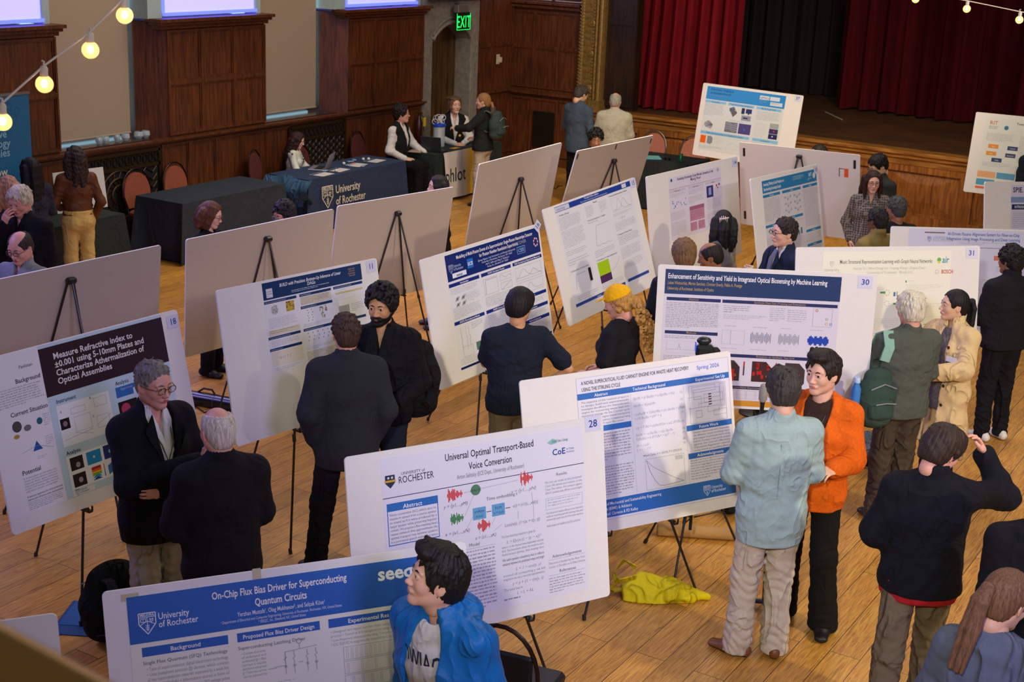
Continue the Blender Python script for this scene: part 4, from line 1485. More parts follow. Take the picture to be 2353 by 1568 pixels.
        if nk in ('collar', 'lapel', 'high', 'hood'):
            zt = {'collar': 1.503, 'lapel': 1.505, 'high': 1.53, 'hood': 1.49}[nk]
            th = {'collar': .012, 'lapel': .014, 'high': .014, 'hood': .03}[nk]
            G.cone(U((-.012, 0, 1.455)), U((-.012, 0, zt - .012)), .072 + th * .5, .064 + th, .01)
            G.cone(U((-.006, 0, 1.44)), U((.0, 0, zt + .06)), .056, .0645, .004, 's')
            if nk == 'hood':
                G.ell(U((-.10, 0, 1.46)), (.075, .12, .06), .03); G.cone(U((.0, .08, 1.47)), U((.06, .06, 1.42)), .03, .025, .03); G.cone(U((.0, -.08, 1.47)), U((.06, -.06, 1.42)), .03, .025, .03)
                G.ell(U((-.03, 0, 1.52)), (.07, .066, .07), .01, 's')
            if not vneck and nk == 'collar':
                G.cone(U((.16, 0, 1.36)), U((.06, 0, 1.54)), (.002, .10), (.045, .08), .004, 's', u=Rt @ V3(0, 1, 0))
            if vneck:
                zb, w = vneck
                G.cone(U((.16, 0, zb)), U((.10, 0, 1.52)), (.005, .10), (w, .10), .004, 's', u=Rt @ V3(0, 1, 0))
        if open_front:
            w0, w1 = open_front
            G.cone(U((.18, 0, hem_z - .1)), U((.16, 0, 1.50)), (w0, .11), (w1, .11), .004, 's', u=Rt @ V3(0, 1, 0))
        P, Q = G.mesh()
        return np_mesh(nm, [(P, Q, 0)], m, root, sc)
    if top:
        nm, m, t, hz = top[:4]; kw = top[4] if len(top) > 4 else {}
        garment(nm, t, hz, kw.get('sleeve', sleeve), m, neck, seed=kw.get('seed', 3), wr_amp=kw.get('wr', .0045), open_front=kw.get('open'), vneck=kw.get('vneck'), fl=kw.get('flare', 0), cuff=kw.get('cuff', 0))
    if over:
        nm, m, t, hz = over[:4]; kw = over[4] if len(over) > 4 else {}
        garment(nm, t, hz, kw.get('sleeve', sleeve), m, kw.get('neck', 'lapel'), seed=kw.get('seed', 9), wr_amp=kw.get('wr', .0045), open_front=kw.get('open'), vneck=kw.get('vneck'), fl=kw.get('flare', 0), cuff=kw.get('cuff', 0))

    # trousers
    if legs and not only_top:
        nm, m = legs[:2]; kw = legs[2] if len(legs) > 2 else {}
        t = kw.get('t', .012); ank = kw.get('ankle', .055); th = kw.get('thigh', .088)
        lo2 = np.min([p for s_ in (1, -1) for p in Lg[s_][:3]] + [pel], 0) - .2; hi2 = np.max([p for s_ in (1, -1) for p in Lg[s_][:3]] + [pel], 0) + .22
        lo2[2] = .015; G = SD(lo2, hi2, hb)
        hipw = (.160 if fem else .152) * B; hipd = (.115 if fem else .105) * B
        G.cone(pel + V3(0, 0, -.03), pel + Rl @ V3(0, 0, .10), (hipw + t, hipd + t), (hipw - .01 + t, hipd - .006 + t), .04, u=(0, 1, 0))
        if fem and not seated:
            for s_ in (-1, 1):
                G.ell(pel + V3(-.06, s_ * .065, -.03), (.075, .08, .085), .03)
        for s_ in (1, -1):
            hp, kn, an, fa = Lg[s_]
            end = an + V3(0, 0, -.045 if not seated else -.03)
            G.cone(hp, kn, (th + t * .6) * B ** .5, .062 + t, .03)
            G.cone(kn, end, .062 + t, ank + t * .3, .03)
        G.disp(fwave(kw.get('seed', 5), kw.get('wr', .005), 15, (1, 1, 1.5)))
        G.disp(fwave(kw.get('seed', 5) + 1, kw.get('wr', .005) * .6, 34, (.6, .6, 2.2)))
        for s_ in (1, -1):
            for q_, am in ((Lg[s_][1], .009), (Lg[s_][2] + V3(0, 0, .06), .011), (Lg[s_][0], .006)):
                G.disp(lambda X, Y, Z, q_=q_, am=am: -am * kw.get('fold', 1) * np.exp(-((X - q_[0]) ** 2 + (Y - q_[1]) ** 2 + (Z - q_[2]) ** 2) / .014) * np.abs(np.sin(Z * 55 + 2.5 * np.sin(22 * Y + 9 * X))))
        top_z = pel + Rl @ V3(0, 0, .115)
        n_ = Rl @ V3(0, 0, 1)
        G.half(n_, float(n_ @ top_z))
        G.half((0, 0, -1), -.03)
        P, Q = G.mesh()
        np_mesh(nm, [(P, Q, 0)], m, root, sc)
    # shoes
    if shoes and not only_top:
        sm = mat('shoe_' + shoes, shoes, .45, spec=.4); so = mat('sole_dark' if shoes != '#d8d5cc' else 'sole_white', '#15120f' if shoes != '#d8d5cc' else '#dcd9d2', .7)
        for s_ in (1, -1):
            hp, kn, an, fa = Lg[s_]
            f = V3(math.cos(fa + s_ * .12), math.sin(fa + s_ * .12), 0); u = np.cross((0, 0, 1), f)
            b = V3(an[0], an[1], 0)
            G = SD(b - V3(.25, .25, 0), b + V3(.25, .25, .16), .007 * max(1, res))
            G.cone(b - f * .055 + V3(0, 0, .045), b + f * .06 + V3(0, 0, .042), (.036, .04), (.043, .038), .02, u=u)
            G.cone(b + f * .05 + V3(0, 0, .034), b + f * .155 + V3(0, 0, .026), (.046, .032), (.040, .022), .03, u=u)
            G.cone(b + V3(0, 0, .06) - f * .02, b + V3(0, 0, .10) - f * .015, .042, .044, .02)
            G.half((0, 0, -1), -.004)
            P, Q = G.mesh(); cz = P[Q][:, :, 2].mean(1)
            np_mesh('shoe', [(P, Q, np.where(cz < .022, 1, 0))], [sm, so], root, sc)
    if hair:
        np_mesh('hair', hair_parts(hair, hh * 1.05, Tn, seed=abs(hash_s(name_label)) % 97, vol=hvol), hm, root, sc)
    if beard:
        G = head_sdf(hh * .9, fem=fem, fat=fat)
        G.d = G.d - .0038
        for s_ in (-1, 1):   # clean cheeks; sideburns stay
            G.ell((.062, s_ * .055, -.018), (.058, .045, .040), .006, 's')
        G.half((.25, 0, 1), -.020, .004)
        G.ell((.105, 0, -.014), (.045, .05, .031), .004, 's')
        G.ell((.108, 0, -.064), (.022, .0175, .0075), .002, 's')
        G.half((0, 0, -1), .118, .006); G.half((-1, 0, -.9), .078, .004); G.half((-1, 0, 0), .004, .002)
        G.disp(fwave(4, .0012, 170))
        P, Q = G.mesh()
        np_mesh('beard', [(P @ Tn[0].T + Tn[1], Q, 0)], hair_m(beard), root, sc)
    if glasses:
        b = MB()
        for s_ in (-1, 1):
            ring = []
            for q in range(16):
                a = 2 * math.pi * q / 16
                ring.append((.106 - .010 * abs(math.cos(a)) * 0, s_ * .033 + .024 * math.copysign(abs(math.cos(a)) ** .8, math.cos(a)), .004 + .018 * math.copysign(abs(math.sin(a)) ** .8, math.sin(a))))
            b.tube(ring, .0022, 5, closed=True)
            b.tube([(.105, s_ * .056, .010), (.06, s_ * .076, .008), (-.01, s_ * .083, .004), (-.03, s_ * .083, -.012)], .002, 5)
        b.tube([(.106, -.01, .008), (.109, 0, .010), (.106, .01, .008)], .002, 5)
        vs = np.array(b.v) @ Tn[0].T + Tn[1]
        go_ = np_mesh('glasses', [(vs, b.f, 0)], mat('frame_' + glasses, glasses, .3), root, sc)
        b = MB()
        for s_ in (-1, 1):
            b.lathe([(.022, 0), (.022, .0008)], (.106, s_ * .033, .004), 14, 0, Matrix.Rotation(R_(90), 3, 'Y'))
            vs = np.array(b.v) @ Tn[0].T + Tn[1]
            lo_ = np_mesh('lens', [(vs, b.f, 0)], lens_mat(), go_, 1.0)
            lo_.scale = (sc,) * 3
            b = MB()
    info = dict(root=root, U=U, A=A, Lg=Lg, T=Tn, sc=sc, Rt=Rt, Rl=Rl, pel=pel)
    return info


def lens_mat():
    """thin clear glass: mostly see-through with a faint reflection"""
    if 'lens_glass' in MATS:
        return MATS['lens_glass']
    m = bpy.data.materials.new('lens_glass'); m.use_nodes = True; nt = m.node_tree
    nt.nodes.remove(nt.nodes['Principled BSDF'])
    tr = nt.nodes.new('ShaderNodeBsdfTransparent'); gl = nt.nodes.new('ShaderNodeBsdfGlossy'); gl.inputs['Roughness'].default_value = .02
    mx = nt.nodes.new('ShaderNodeMixShader'); mx.inputs[0].default_value = .07
    nt.links.new(tr.outputs[0], mx.inputs[1]); nt.links.new(gl.outputs[0], mx.inputs[2])
    nt.links.new(mx.outputs[0], nt.nodes['Material Output'].inputs[0])
    MATS['lens_glass'] = m
    return m


def hash_s(s_):
    h = 7
    for c in s_:
        h = (h * 31 + ord(c)) % 1000003
    return h


def attach(info, name, fn, m, h=.008, lo=None, hi=None, res=1):
    """extra SDF part in the person's local frame"""
    G = SD(lo, hi, h); fn(G)
    P, Q = G.mesh()
    return np_mesh(name, [(P, Q, 0)], m, info['root'], info['sc'])


def to_world(info, p):
    M_ = Matrix.Rotation(info['root'].rotation_euler[2], 3, 'Z')
    return M_ @ Vector(V3(p) * info['sc']) + info['root'].location
# ---------------------------------------------------------------- the people
def at(px, py, z):
    """the point at height z that the photograph shows at pixel (px, py)"""
    d = _fw + (px - 1176.5) / F_PX * _r - (py - 784) / F_PX * _u
    t = (z - CAM_H) / d[2]
    return (float(d[0] * t), float(d[1] * t))


FB = fabric
blk = FB('cloth_black', '#101013'); blk2 = FB('wool_black', '#17171a', .1, sc=500); navy = FB('cloth_navy', '#151a27'); char = FB('wool_charcoal', '#26272b', .1, sc=500)
wht = FB('shirt_white', '#cfcdc6'); khaki = FB('cloth_khaki', '#6f6049'); denim = FB('denim', '#1c222e')


def sdf_part(name, parent, fn, lo, hi, h, m, T=None):
    G = SD(lo, hi, h); fn(G); P, Q = G.mesh()
    if T is not None:
        P = P @ T[0].T + T[1]
    return np_mesh(name, [(P, Q, 0)], m, parent)


def strip(name, pts, w, th, m, parent, sc=1.0, nrm=None):
    """flat band through points; nrm: face normals or None"""
    b = MB(); P = [Vector(V3(p) * sc) for p in pts]
    n = len(P); vs = []
    for i in range(n):
        d = (P[min(i + 1, n - 1)] - P[max(i - 1, 0)]).normalized()
        nn = Vector(nrm[i] if nrm is not None and hasattr(nrm[0], '__len__') else (nrm if nrm is not None else (0, 0, 1))).normalized()
        s_ = d.cross(nn).normalized() * w / 2; t = nn * th / 2
        vs += [P[i] - s_ - t, P[i] + s_ - t, P[i] + s_ + t, P[i] - s_ + t]
    fs = []
    for i in range(n - 1):
        for j in range(4):
            fs.append((i * 4 + j, i * 4 + (j + 1) % 4, i * 4 + 4 + (j + 1) % 4, i * 4 + 4 + j))
    fs += [(3, 2, 1, 0), tuple(n * 4 - 4 + j for j in range(4))]
    b.add(vs, fs)
    return b.build(name, m, parent, smooth=50)


def lanyard(I, m, badge=None, z=1.17, x=.135, name='lanyard'):
    sc = I['sc']; U = I['U']
    pts = [(-.06, 0, 1.49), (-.03, .062, 1.475), (.055, .062, 1.43), (x - .005, .035, 1.32), (x, .0, z), (x - .005, -.035, 1.32), (.055, -.062, 1.43), (-.03, -.062, 1.475), (-.06, 0, 1.49)]
    MB().tube([U(p) * sc for p in pts], .004, 6).build(name, m, I['root'], smooth=True)
    if badge:
        b = MB(); c = Vector(U((x + .012, 0, z - .05)) * sc)
        b.box(c, (.004, .075, .1)); b.box(c + Vector((.003, 0, -.025)), (.002, .07, .035), mi=1)
        b.build('name_badge', [mat('badge_white', '#d5d3cc', .4), mat('badge_dark', '#2a3a4a', .4)], I['root'])


def badge(I, p, m2='#2a4a4a'):
    c = Vector(I['U'](p) * I['sc']); b = MB().box(c, (.006, .09, .065), rot=(0, 0, 0)); b.box(c + Vector((.004, 0, -.018)), (.003, .088, .02), mi=1)
    b.build('name_badge', [mat('badge_white', '#d5d3cc', .4), mat('badge_band' + m2, m2, .4)], I['root'])


def lapels(I, m, x=.142, zb=1.14, w=.05):
    """two folded lapels lying on the chest"""
    U = I['U']; sc = I['sc']
    for s_ in (-1, 1):
        b = MB()
        q = [(x - .045, s_ * .062, 1.485), (x - .03, s_ * .115, 1.40), (x, s_ * .105, 1.355), (x + .012, s_ * .075, 1.30), (x + .015, s_ * .01, zb), (x + .008, s_ * .02, 1.2), (x - .012, s_ * .052, 1.36)]
        vs = [U(p) * sc for p in q]; vs2 = [v + V3(.008, 0, 0) for v in vs]
        k = len(q)
        b.add(vs2, [tuple(range(k)) if s_ > 0 else tuple(range(k - 1, -1, -1))]); b.add(vs, [tuple(range(k - 1, -1, -1)) if s_ > 0 else tuple(range(k))])
        b.build('lapel', m, I['root'])


def backpack(name_label, loc, rz, m, sz=(.17, .30, .46), rot=None, straps=True, pocket=True, group=None, strap_m=None, bot=0.0, extra=None):
    """local: Z up, flat back towards +X, pocket side towards -X"""
    t = thing('backpack', name_label, 'backpack', loc, rz, group, rot)
    d, w, h = sz

    def body(G):
        G.cone((0, 0, d * .5), (0, 0, h * .55), (w / 2, d / 2), (w / 2, d / 2), .05, u=(0, 1, 0))
        G.cone((0, 0, h * .5), (.0, 0, h - .1), (w / 2, d / 2), (w / 2 * .8, d / 2 * .75), .05, u=(0, 1, 0))
        G.disp(fwave(5, .006, 20))
    sdf_part('pack_body', t, body, (-d, -w * .7, -.02), (d, w * .7, h + .03), .009, m)
    if pocket:
        def pk(G):
            G.cone((-d * .42, 0, .13), (-d * .40, 0, h * .42), (w * .40, .05), (w * .36, .045), .03, u=(0, 1, 0))
            G.disp(fwave(8, .004, 30))
        sdf_part('front_pocket', t, pk, (-d * 1.1, -w * .6, .02), (d * .2, w * .6, h * .62), .009, m)
        MB().tube([(-d * .52, -w * .38, h * .66), (-d * .56, 0, h * .74), (-d * .52, w * .38, h * .66)], .004, 5).tube([(-d * .80, -w * .3, h * .46), (-d * .83, 0, h * .48), (-d * .80, w * .3, h * .46)], .004, 5).build('zip', mat('zip_grey', '#8a8c8e', .4), t, smooth=True)
    if straps:
        for s_ in (-1, 1):
            strip('strap', [(d * .35, s_ * w * .22, h - .06), (d * .75, s_ * w * .25, h - .03), (d * 1.3, s_ * w * .27, h - .16), (d * 1.25, s_ * w * .3, h * .42), (d * .5, s_ * w * .38, .12)], .055, .012, strap_m or m, t, nrm=[(0, 0, 1), (.5, 0, 1), (1, 0, .3), (1, 0, -.2), (1, 0, -.5)])
    MB().tube([(d * .25, -.04, h - .06), (d * .28, -.03, h + .015), (d * .28, .03, h + .015), (d * .25, .04, h - .06)], .009, 6).build('carry_loop', strap_m or m, t, smooth=True)
    return t


def on_back(I, label, m, dx=-.20, z=1.02, dy=0, **kw):
    """pack worn on a person's back"""
    M_ = Matrix.Rotation(I['root'].rotation_euler[2], 3, 'Z')
    p = M_ @ Vector((dx, dy, 0)) * I['sc'] + I['root'].location
    return backpack(label, (p.x, p.y, z), I['root'].rotation_euler[2], m, **kw)


# ---- far left group
person('older man with white hair in black sweater pressing a hand to his mouth', at(48, 425, 1.76), 200, 1.76, top=('sweater', FB('sweater_black_a', '#0d0d12'), .022, .84, {'wr': .006}), legs=('trousers', blk), hair='thin', haircol='#b8ac94', skin='pink', arms=('down', 'mouth'), head=(-.1, .35), bulk=1.15, res=1.1, neck='collar', fat=1.08)
person('woman with long straight black hair seen from behind beside the teal banner', at(70, 363, 1.62), 75, 1.62, top=('blouse', FB('blouse_dark', '#2a2a33'), .012, .9), legs=('trousers', navy), hair='xlong', haircol='#0c0a0b', skin='tan', fem=True, res=1.25, arms=('fwd', 'fwd'))
person('person with wavy strawberry blonde hair partly hidden by the white-haired older man', at(18, 405, 1.62), 60, 1.62, top=('jacket', FB('jacket_dusty', '#2b3342'), .02, .86), legs=('trousers', navy), hair='wavy', haircol='#a87a62', skin='fair', fem=True, res=1.25, arms=('fwd', 'fwd'), hvol=1.15)
I = person('woman in brown top and pale yellow flared trousers with long wavy dark hair', at(172, 337, 1.66), 62, 1.66, top=('blouse', FB('blouse_rust', '#5b351a', rough=.5), .010, .98, {'wr': .005}), legs=('trousers', FB('trousers_butter', '#c7a65f'), {'t': .012, 'ankle': .10, 'fold': .6}), hair='wavy', haircol='#2c1f18', skin='brown', fem=True, arms=('low_fwd', 'pocket'), res=1.15, hvol=1.25, shoes='#2a1c12')
strip('belt', [I['U']((.118 * math.cos(a), .14 * math.sin(a), 1.02)) for a in np.linspace(0, 6.283, 24)], .032, .006, mat('belt_brown', '#2b150b', .4), I['root'], I['sc'], nrm=[(math.cos(a), math.sin(a), 0) for a in np.linspace(0, 6.283, 24)])
I = person('balding man with glasses in grey collared shirt talking, head bent', at(48, 528, 1.72), 190, 1.72, top=('shirt', FB('shirt_grey_a', '#7c8084'), .014, .85), legs=('trousers', char), hair='ring', haircol='#2c2320', skin='pink', arms=('fwd', 'fwd'), head=(.1, .35), glasses='#2a2a2a', neck='collar', fat=1.12, bulk=1.1)
lanyard(I, black_m)
I = person('woman with shoulder-length auburn hair and glasses in black, smiling down', at(478, 462, 1.62), -72, 1.62, top=('dress', blk, .012, .62, {'flare': .05}), legs=('trousers', blk, {'ankle': .06}), hair='bob', haircol='#543019', skin='fair', fem=True, arms=('fwd', 'fwd'), head=(.1, .3), glasses='#3a2a22', res=1.1, hvol=1.15)
person('person with short curly black hair whose head shows above a board back', at(658, 461, 1.64), 168, 1.64, top=('shirt', FB('shirt_dark_a', '#23242a'), .014, .86), legs=('trousers', denim), hair='curly', haircol='#14100d', skin='tan', arms=('fwd', 'fwd'), head=(0, .3), glasses='#6a6a6a', res=1.1)
person('person in black with very long black hair beside the lettered banner', at(1010, 404, 1.60), 138, 1.60, top=('dress', blk, .016, .45, {'flare': .05}), legs=('trousers', blk), hair='xlong', haircol='#0b0909', skin='fair', fem=True, arms=('down', 'down'), res=1.15, shoes='#2a2036', hvol=1.1)

# ---- people at the tables along the wall
I = person('seated woman with long curly dark hair and patterned white blouse typing on a laptop', at(672, 302, 1.21), -62, 1.52, seated=True, lean=.08, top=('blouse', FB('blouse_cream', '#c6c8bc'), .012, .86), legs=('trousers', blk), hair='wavy', haircol='#2d1312', skin='fair', fem=True, arms=('table', 'table'), head=(.05, .35), res=1.2, hvol=1.25, seat_h=.44)
pat = MB(); rnd = random.Random(3)
for q in range(26):
    s_ = rnd.choice((-1, 1)); z = rnd.uniform(1.28, 1.42); p = I['U']((-.01 + rnd.uniform(-.02, .05), s_ * (.205 + .02 * rnd.random()), z))
    pat.sphere(p, rnd.uniform(.008, .016), 5)
for q in range(22):
    s_ = rnd.choice((-1, 1)); p = I['U']((.128, s_ * rnd.uniform(.02, .07), rnd.uniform(1.12, 1.3))); pat.sphere(p, rnd.uniform(.006, .011), 5)
pat.build('floral_print', mat('print_black', '#15151a', .8), I['root'], smooth=True)
I = person('seated man with curly dark hair, glasses and black vest over a white shirt', at(914, 240, 1.44), -80, 1.84, seated=True, top=('shirt', wht, .014, .86), over=('vest', blk2, .026, .88, {'sleeve': 'none', 'vneck': (1.12, .075), 'neck': 'lapel'}), legs=('trousers', blk), hair='curly', haircol='#1c1310', skin='fair', arms=('table', 'low_fwd'), head=(.45, .0), glasses='#4a3a2a', neck='collar', res=1.2, seat_h=.52, lean=.06)
MB().sphere(I['U']((.15, -.075, 1.24)), .02, 6, sc=(.4, 1, 1)).build('vest_pin', mat('yellow_pin', '#e0b010', .4), I['root'])
I = person('man with light brown hair and black vest over a white shirt leaning on the table', at(1040, 222, 1.44), 232, 1.84, seated=True, top=('shirt', wht, .014, .86), over=('vest', blk2, .026, .88, {'sleeve': 'none', 'vneck': (1.12, .075), 'neck': 'lapel'}), legs=('trousers', blk), hair='shag', haircol='#5e4530', skin='fair', arms=('clasp', 'clasp'), head=(.15, -.02), neck='collar', res=1.2, seat_h=.54, lean=.12)
MB().sphere(I['U']((.15, .075, 1.24)), .02, 6, sc=(.4, 1, 1)).build('vest_pin', MATS['yellow_pin'], I['root'])
w_ = I['A'][-1][2]; MB().lathe([(.03, -.014), (.033, -.012), (.033, .012), (.03, .014)], w_ - unit(I['A'][-1][3]) * .02, 12, 0, Vector((0, 0, 1)).rotation_difference(Vector(I['A'][-1][3])).to_matrix()).build('wristwatch', black_m, I['root'], smooth=True)
I = person('woman with blonde ponytail in dark green-black jacket and pale trousers at the lettered table', at(1114, 214, 1.67), 98, 1.67, top=('jacket', FB('jacket_greenblack', '#1c201d'), .022, .88), legs=('trousers', FB('trousers_chalk', '#a89a84'), {'ankle': .085}), hair='lowpony', haircol='#8a6238', skin='fair', fem=True, arms=('reach', 'low_fwd'), head=(.25, .05), res=1.15, neck='high')
on_back(I, 'grey-green backpack worn by the woman with the blonde ponytail', FB('pack_greygreen', '#33413c'), z=1.0, dx=-.22, sz=(.19, .31, .46), strap_m=FB('strap_grey', '#4b5450'))

# ---- by the stage
I = person('man in slate blue suit jacket looking down, standing left of the beige jacket', at(1333, 195, 1.80), -12, 1.80, top=('shirt', FB('shirt_paleblue', '#b9c4d2'), .012, .9), over=('suit_jacket', FB('suit_slate', '#3f4c58', sc=500), .026, .78, {'vneck': (1.2, .07)}), legs=('trousers', blk), hair='crop', haircol='#3a342c', skin='asian', arms=('hold', 'low_fwd'), head=(-.15, .45), neck='collar', res=1.15)
person('bald man in beige suit jacket seen from behind before the stage', at(1415, 213, 1.74), 24, 1.74, top=('shirt', wht, .012, .9), over=('suit_jacket', FB('suit_beige', '#a7a48e', sc=500), .028, .78), legs=('trousers', khaki), hair='ring', haircol='#8f8b7c', skin='pink', arms=('hold', 'hold'), head=(0, .15), neck='collar', res=1.15, bulk=1.12, fat=1.06)
person('person with curly black hair frowning just above a board back with black tape', at(1370, 296, 1.58), 214, 1.58, top=('sweater', blk, .016, .86), legs=('trousers', blk), hair='curly', haircol='#0f0b0a', skin='tan', arms=('fwd', 'fwd'), head=(0, .35), res=1.15, hvol=1.15)
person('person with dark hair just visible over the bright white board', at(1885, 334, 1.56), 120, 1.56, top=('sweater', blk, .016, .86), legs=('trousers', blk), hair='short', haircol='#1a1512', skin='fair', arms=('down', 'down'), res=1.4)
I = person('man in dark grey jacket, blue collar and glasses looking down by the stage', at(2026, 352, 1.76), 150, 1.76, top=('shirt', FB('shirt_skyblue', '#8fa6cf'), .012, .9), over=('suit_jacket', FB('jacket_olivegrey', '#2c2e2a', sc=500), .026, .8, {'vneck': (1.2, .07)}), legs=('trousers', blk), hair='short', haircol='#141010', skin='asian', arms=('down', 'down'), head=(-.15, .55), glasses='#3a3a3a', neck='collar', res=1.1)



def plaid():
    m = mat('plaid_cloth', '#3a3431', .9, bump=.4, bscale=300)
    nt = m.node_tree; b = nt.nodes['Principled BSDF']
    tc = nt.nodes.new('ShaderNodeTexCoord'); sx = nt.nodes.new('ShaderNodeSeparateXYZ'); nt.links.new(tc.outputs['Object'], sx.inputs[0])
    out = None
    for ch, f in (('Y', 250), ('Z', 250), ('X', 250)):
        mu = nt.nodes.new('ShaderNodeMath'); mu.operation = 'MULTIPLY'; mu.inputs[1].default_value = f; nt.links.new(sx.outputs[ch], mu.inputs[0])
        s_ = nt.nodes.new('ShaderNodeMath'); s_.operation = 'SINE'; nt.links.new(mu.outputs[0], s_.inputs[0])
        g = nt.nodes.new('ShaderNodeMath'); g.operation = 'GREATER_THAN'; g.inputs[1].default_value = .82; nt.links.new(s_.outputs[0], g.inputs[0])
        if out is None:
            out = g
        else:
            a = nt.nodes.new('ShaderNodeMath'); a.operation = 'ADD'; nt.links.new(out.outputs[0], a.inputs[0]); nt.links.new(g.outputs[0], a.inputs[1]); out = a
    mx = nt.nodes.new('ShaderNodeMix'); mx.data_type = 'RGBA'; nt.links.new(out.outputs[0], mx.inputs[0]); mx.inputs[6].default_value = lin('#39322f'); mx.inputs[7].default_value = lin('#7d746c')
    nt.links.new(mx.outputs[2], b.inputs['Base Color'])
    return m


person('woman with long dark hair and glasses in a grey plaid shirt facing the camera', at(2008, 392, 1.66), 205, 1.66, top=('plaid_shirt', plaid(), .016, .84), legs=('trousers', blk), hair='long', haircol='#2a1712', skin='fair', fem=True, arms=('pocket', 'pocket'), head=(.05, .12), glasses='#5a2c24', neck='collar', res=1.1)
person('person with short grey-black hair seen from behind below the plaid shirt woman', at(2066, 452, 1.70), 45, 1.70, top=('jacket', blk2, .02, .86), legs=('trousers', blk), hair='crop', haircol='#3a3836', skin='brown', arms=('fwd', 'fwd'), head=(.2, .1), res=1.1, fat=1.08)
person('person in olive tan jacket with short black hair, turned away', at(2022, 478, 1.68), 68, 1.68, top=('jacket', FB('jacket_olivetan', '#7a6a3c'), .024, .84), legs=('trousers', blk), hair='crop', haircol='#15110f', skin='dark', arms=('fwd', 'fwd'), head=(.0, .1), res=1.1, bulk=1.1, neck='high')
person('person in dark navy suit at the right frame edge before the orange and blue poster', at(2392, 300, 1.88), 60, 1.88, top=('shirt', wht, .012, .9), over=('suit_jacket', FB('suit_midnight', '#141a24', sc=500), .028, .78), legs=('trousers', blk), hair='short', haircol='#141010', skin='fair', arms=('down', 'down'), neck='collar', res=1.2, bulk=1.1)

# ---- middle right
I = person('woman with long black hair held by a claw clip, in fitted grey top', at(1663, 485, 1.65), 85, 1.65, top=('sweater', FB('sweater_grey', '#77756c'), .010, .92), legs=('trousers', blk), hair='halfup', haircol='#0f0c0d', skin='fair', fem=True, arms=('fwd', 'low_fwd'), head=(-.9, .1), hvol=1.1)
cl = MB()
hT = I['T']
for q in range(5):
    a = -.5 + q * .25
    p0 = V3(-.118, .02 + .05 * math.sin(a * 1.5), .05 + .035 * math.cos(a * 2)); cl.tube([hT[0] @ p0 + hT[1], hT[0] @ (p0 + V3(-.018, 0, -.02)) + hT[1], hT[0] @ (p0 + V3(-.004, .0, -.05)) + hT[1]], .004, 5)
cl.tube([hT[0] @ V3(-.128, -.03, .07) + hT[1], hT[0] @ V3(-.135, .02, .06) + hT[1], hT[0] @ V3(-.125, .06, .05) + hT[1]], .007, 6)
np_mesh('hair_clip', [(np.array(cl.v), cl.f, 0)], mat('clip_pearl', '#c9b9b4', .25), I['root'], I['sc'])
person('person with tousled short brown hair seen from behind above the biosensing poster', at(1575, 551, 1.78), 40, 1.78, top=('shirt', navy, .014, .86), legs=('trousers', denim), hair='short', haircol='#6a4c30', skin='pink', arms=('fwd', 'fwd'), head=(.0, .1), hvol=1.25)
person('man with receding black hair facing left above the biosensing poster', at(1640, 556, 1.62), 118, 1.62, top=('shirt', navy, .014, .86), legs=('trousers', denim), hair='ring', haircol='#17120f', skin='brown', arms=('fwd', 'fwd'), head=(.0, .3), hvol=1.5)
I = person('man with glasses in navy suit and striped tie holding a paper cup', at(1810, 500, 1.78), 142, 1.78, top=('shirt', wht, .012, .9), over=('suit_jacket', FB('suit_navy', '#1a2436', sc=500), .026, .8, {'vneck': (1.12, .085)}), legs=('trousers', navy), hair='crop', haircol='#241c18', skin='fair', arms=('down', 'hold_hi'), head=(-.1, .05), glasses='#1d1a1a', neck='collar', hvol=.9)
lapels(I, MATS['suit_navy'])
strip('necktie', [I['U']((.075, 0, 1.475)), I['U']((.125, 0, 1.40)), I['U']((.148, 0, 1.25)), I['U']((.15, 0, 1.10))], .055, .008, mat('tie_grey', '#555a66', .6), I['root'], I['sc'], nrm=(1, 0, .2))
p = to_world(I, I['A'][-1][2] + unit(I['A'][-1][3]) * .075 + V3(0, .045, .0))
cup = thing('paper_cup', 'white paper coffee cup held by the man in the striped tie', 'cup', (p.x, p.y, p.z - .05))
MB().lathe([(.027, 0), (.038, .1), (.040, .1), (.040, .105), (.036, .104), (.026, .006)], n=18).build('cup_body', mat('cup_white', '#d8d3c6', .6), cup, smooth=True)
MB().lathe([(.033, .05), (.0365, .09), (.034, .088), (.031, .052)], n=18).build('cup_sleeve', mat('cup_sleeve', '#b9a27c', .8), cup, smooth=True)

I = person('older man with white hair in grey-green sweater and brown trousers, seen from behind', at(2101, 672, 1.74), 48, 1.74, top=('sweater', FB('sweater_sage', '#4c5248'), .020, .84, {'wr': .006}), legs=('trousers', FB('trousers_brown', '#453a2c', fold=1), {'ankle': .075, 'fold': 1.4}), hair='thin', haircol='#c4bda6', skin='pink', arms=('fwd', 'fwd'), head=(.0, .2), neck='collar', bulk=1.08, shoes='#1a1512')
bpk = on_back(I, 'green backpack with mint strap hanging on the white-haired man in the grey-green sweater', FB('pack_green', '#33473c'), z=.78, dx=-.10, dy=.27, sz=(.18, .26, .48), straps=False)
strip('strap', [(-.02, -.02, .50), (-.02, -.05, .60), (.07, -.08, .69), (.17, -.08, .64), (.2, -.04, .46)], .075, .012, FB('strap_mint', '#7fa795'), bpk, nrm=[(-1, 0, 0), (-1, 0, .4), (0, 0, 1), (1, 0, .5), (1, 0, 0)])
p = bpk.matrix_basis @ Vector((-.02, .175, .16))
bt = thing('water_bottle', 'blue-capped bottle in the side pocket of the green backpack', 'bottle', p)
MB().lathe([(.03, 0), (.034, .01), (.034, .15), (.02, .18), (.02, .20)], n=14).build('bottle_body', mat('bottle_blue', '#3d7ab8', .25), bt, smooth=True)
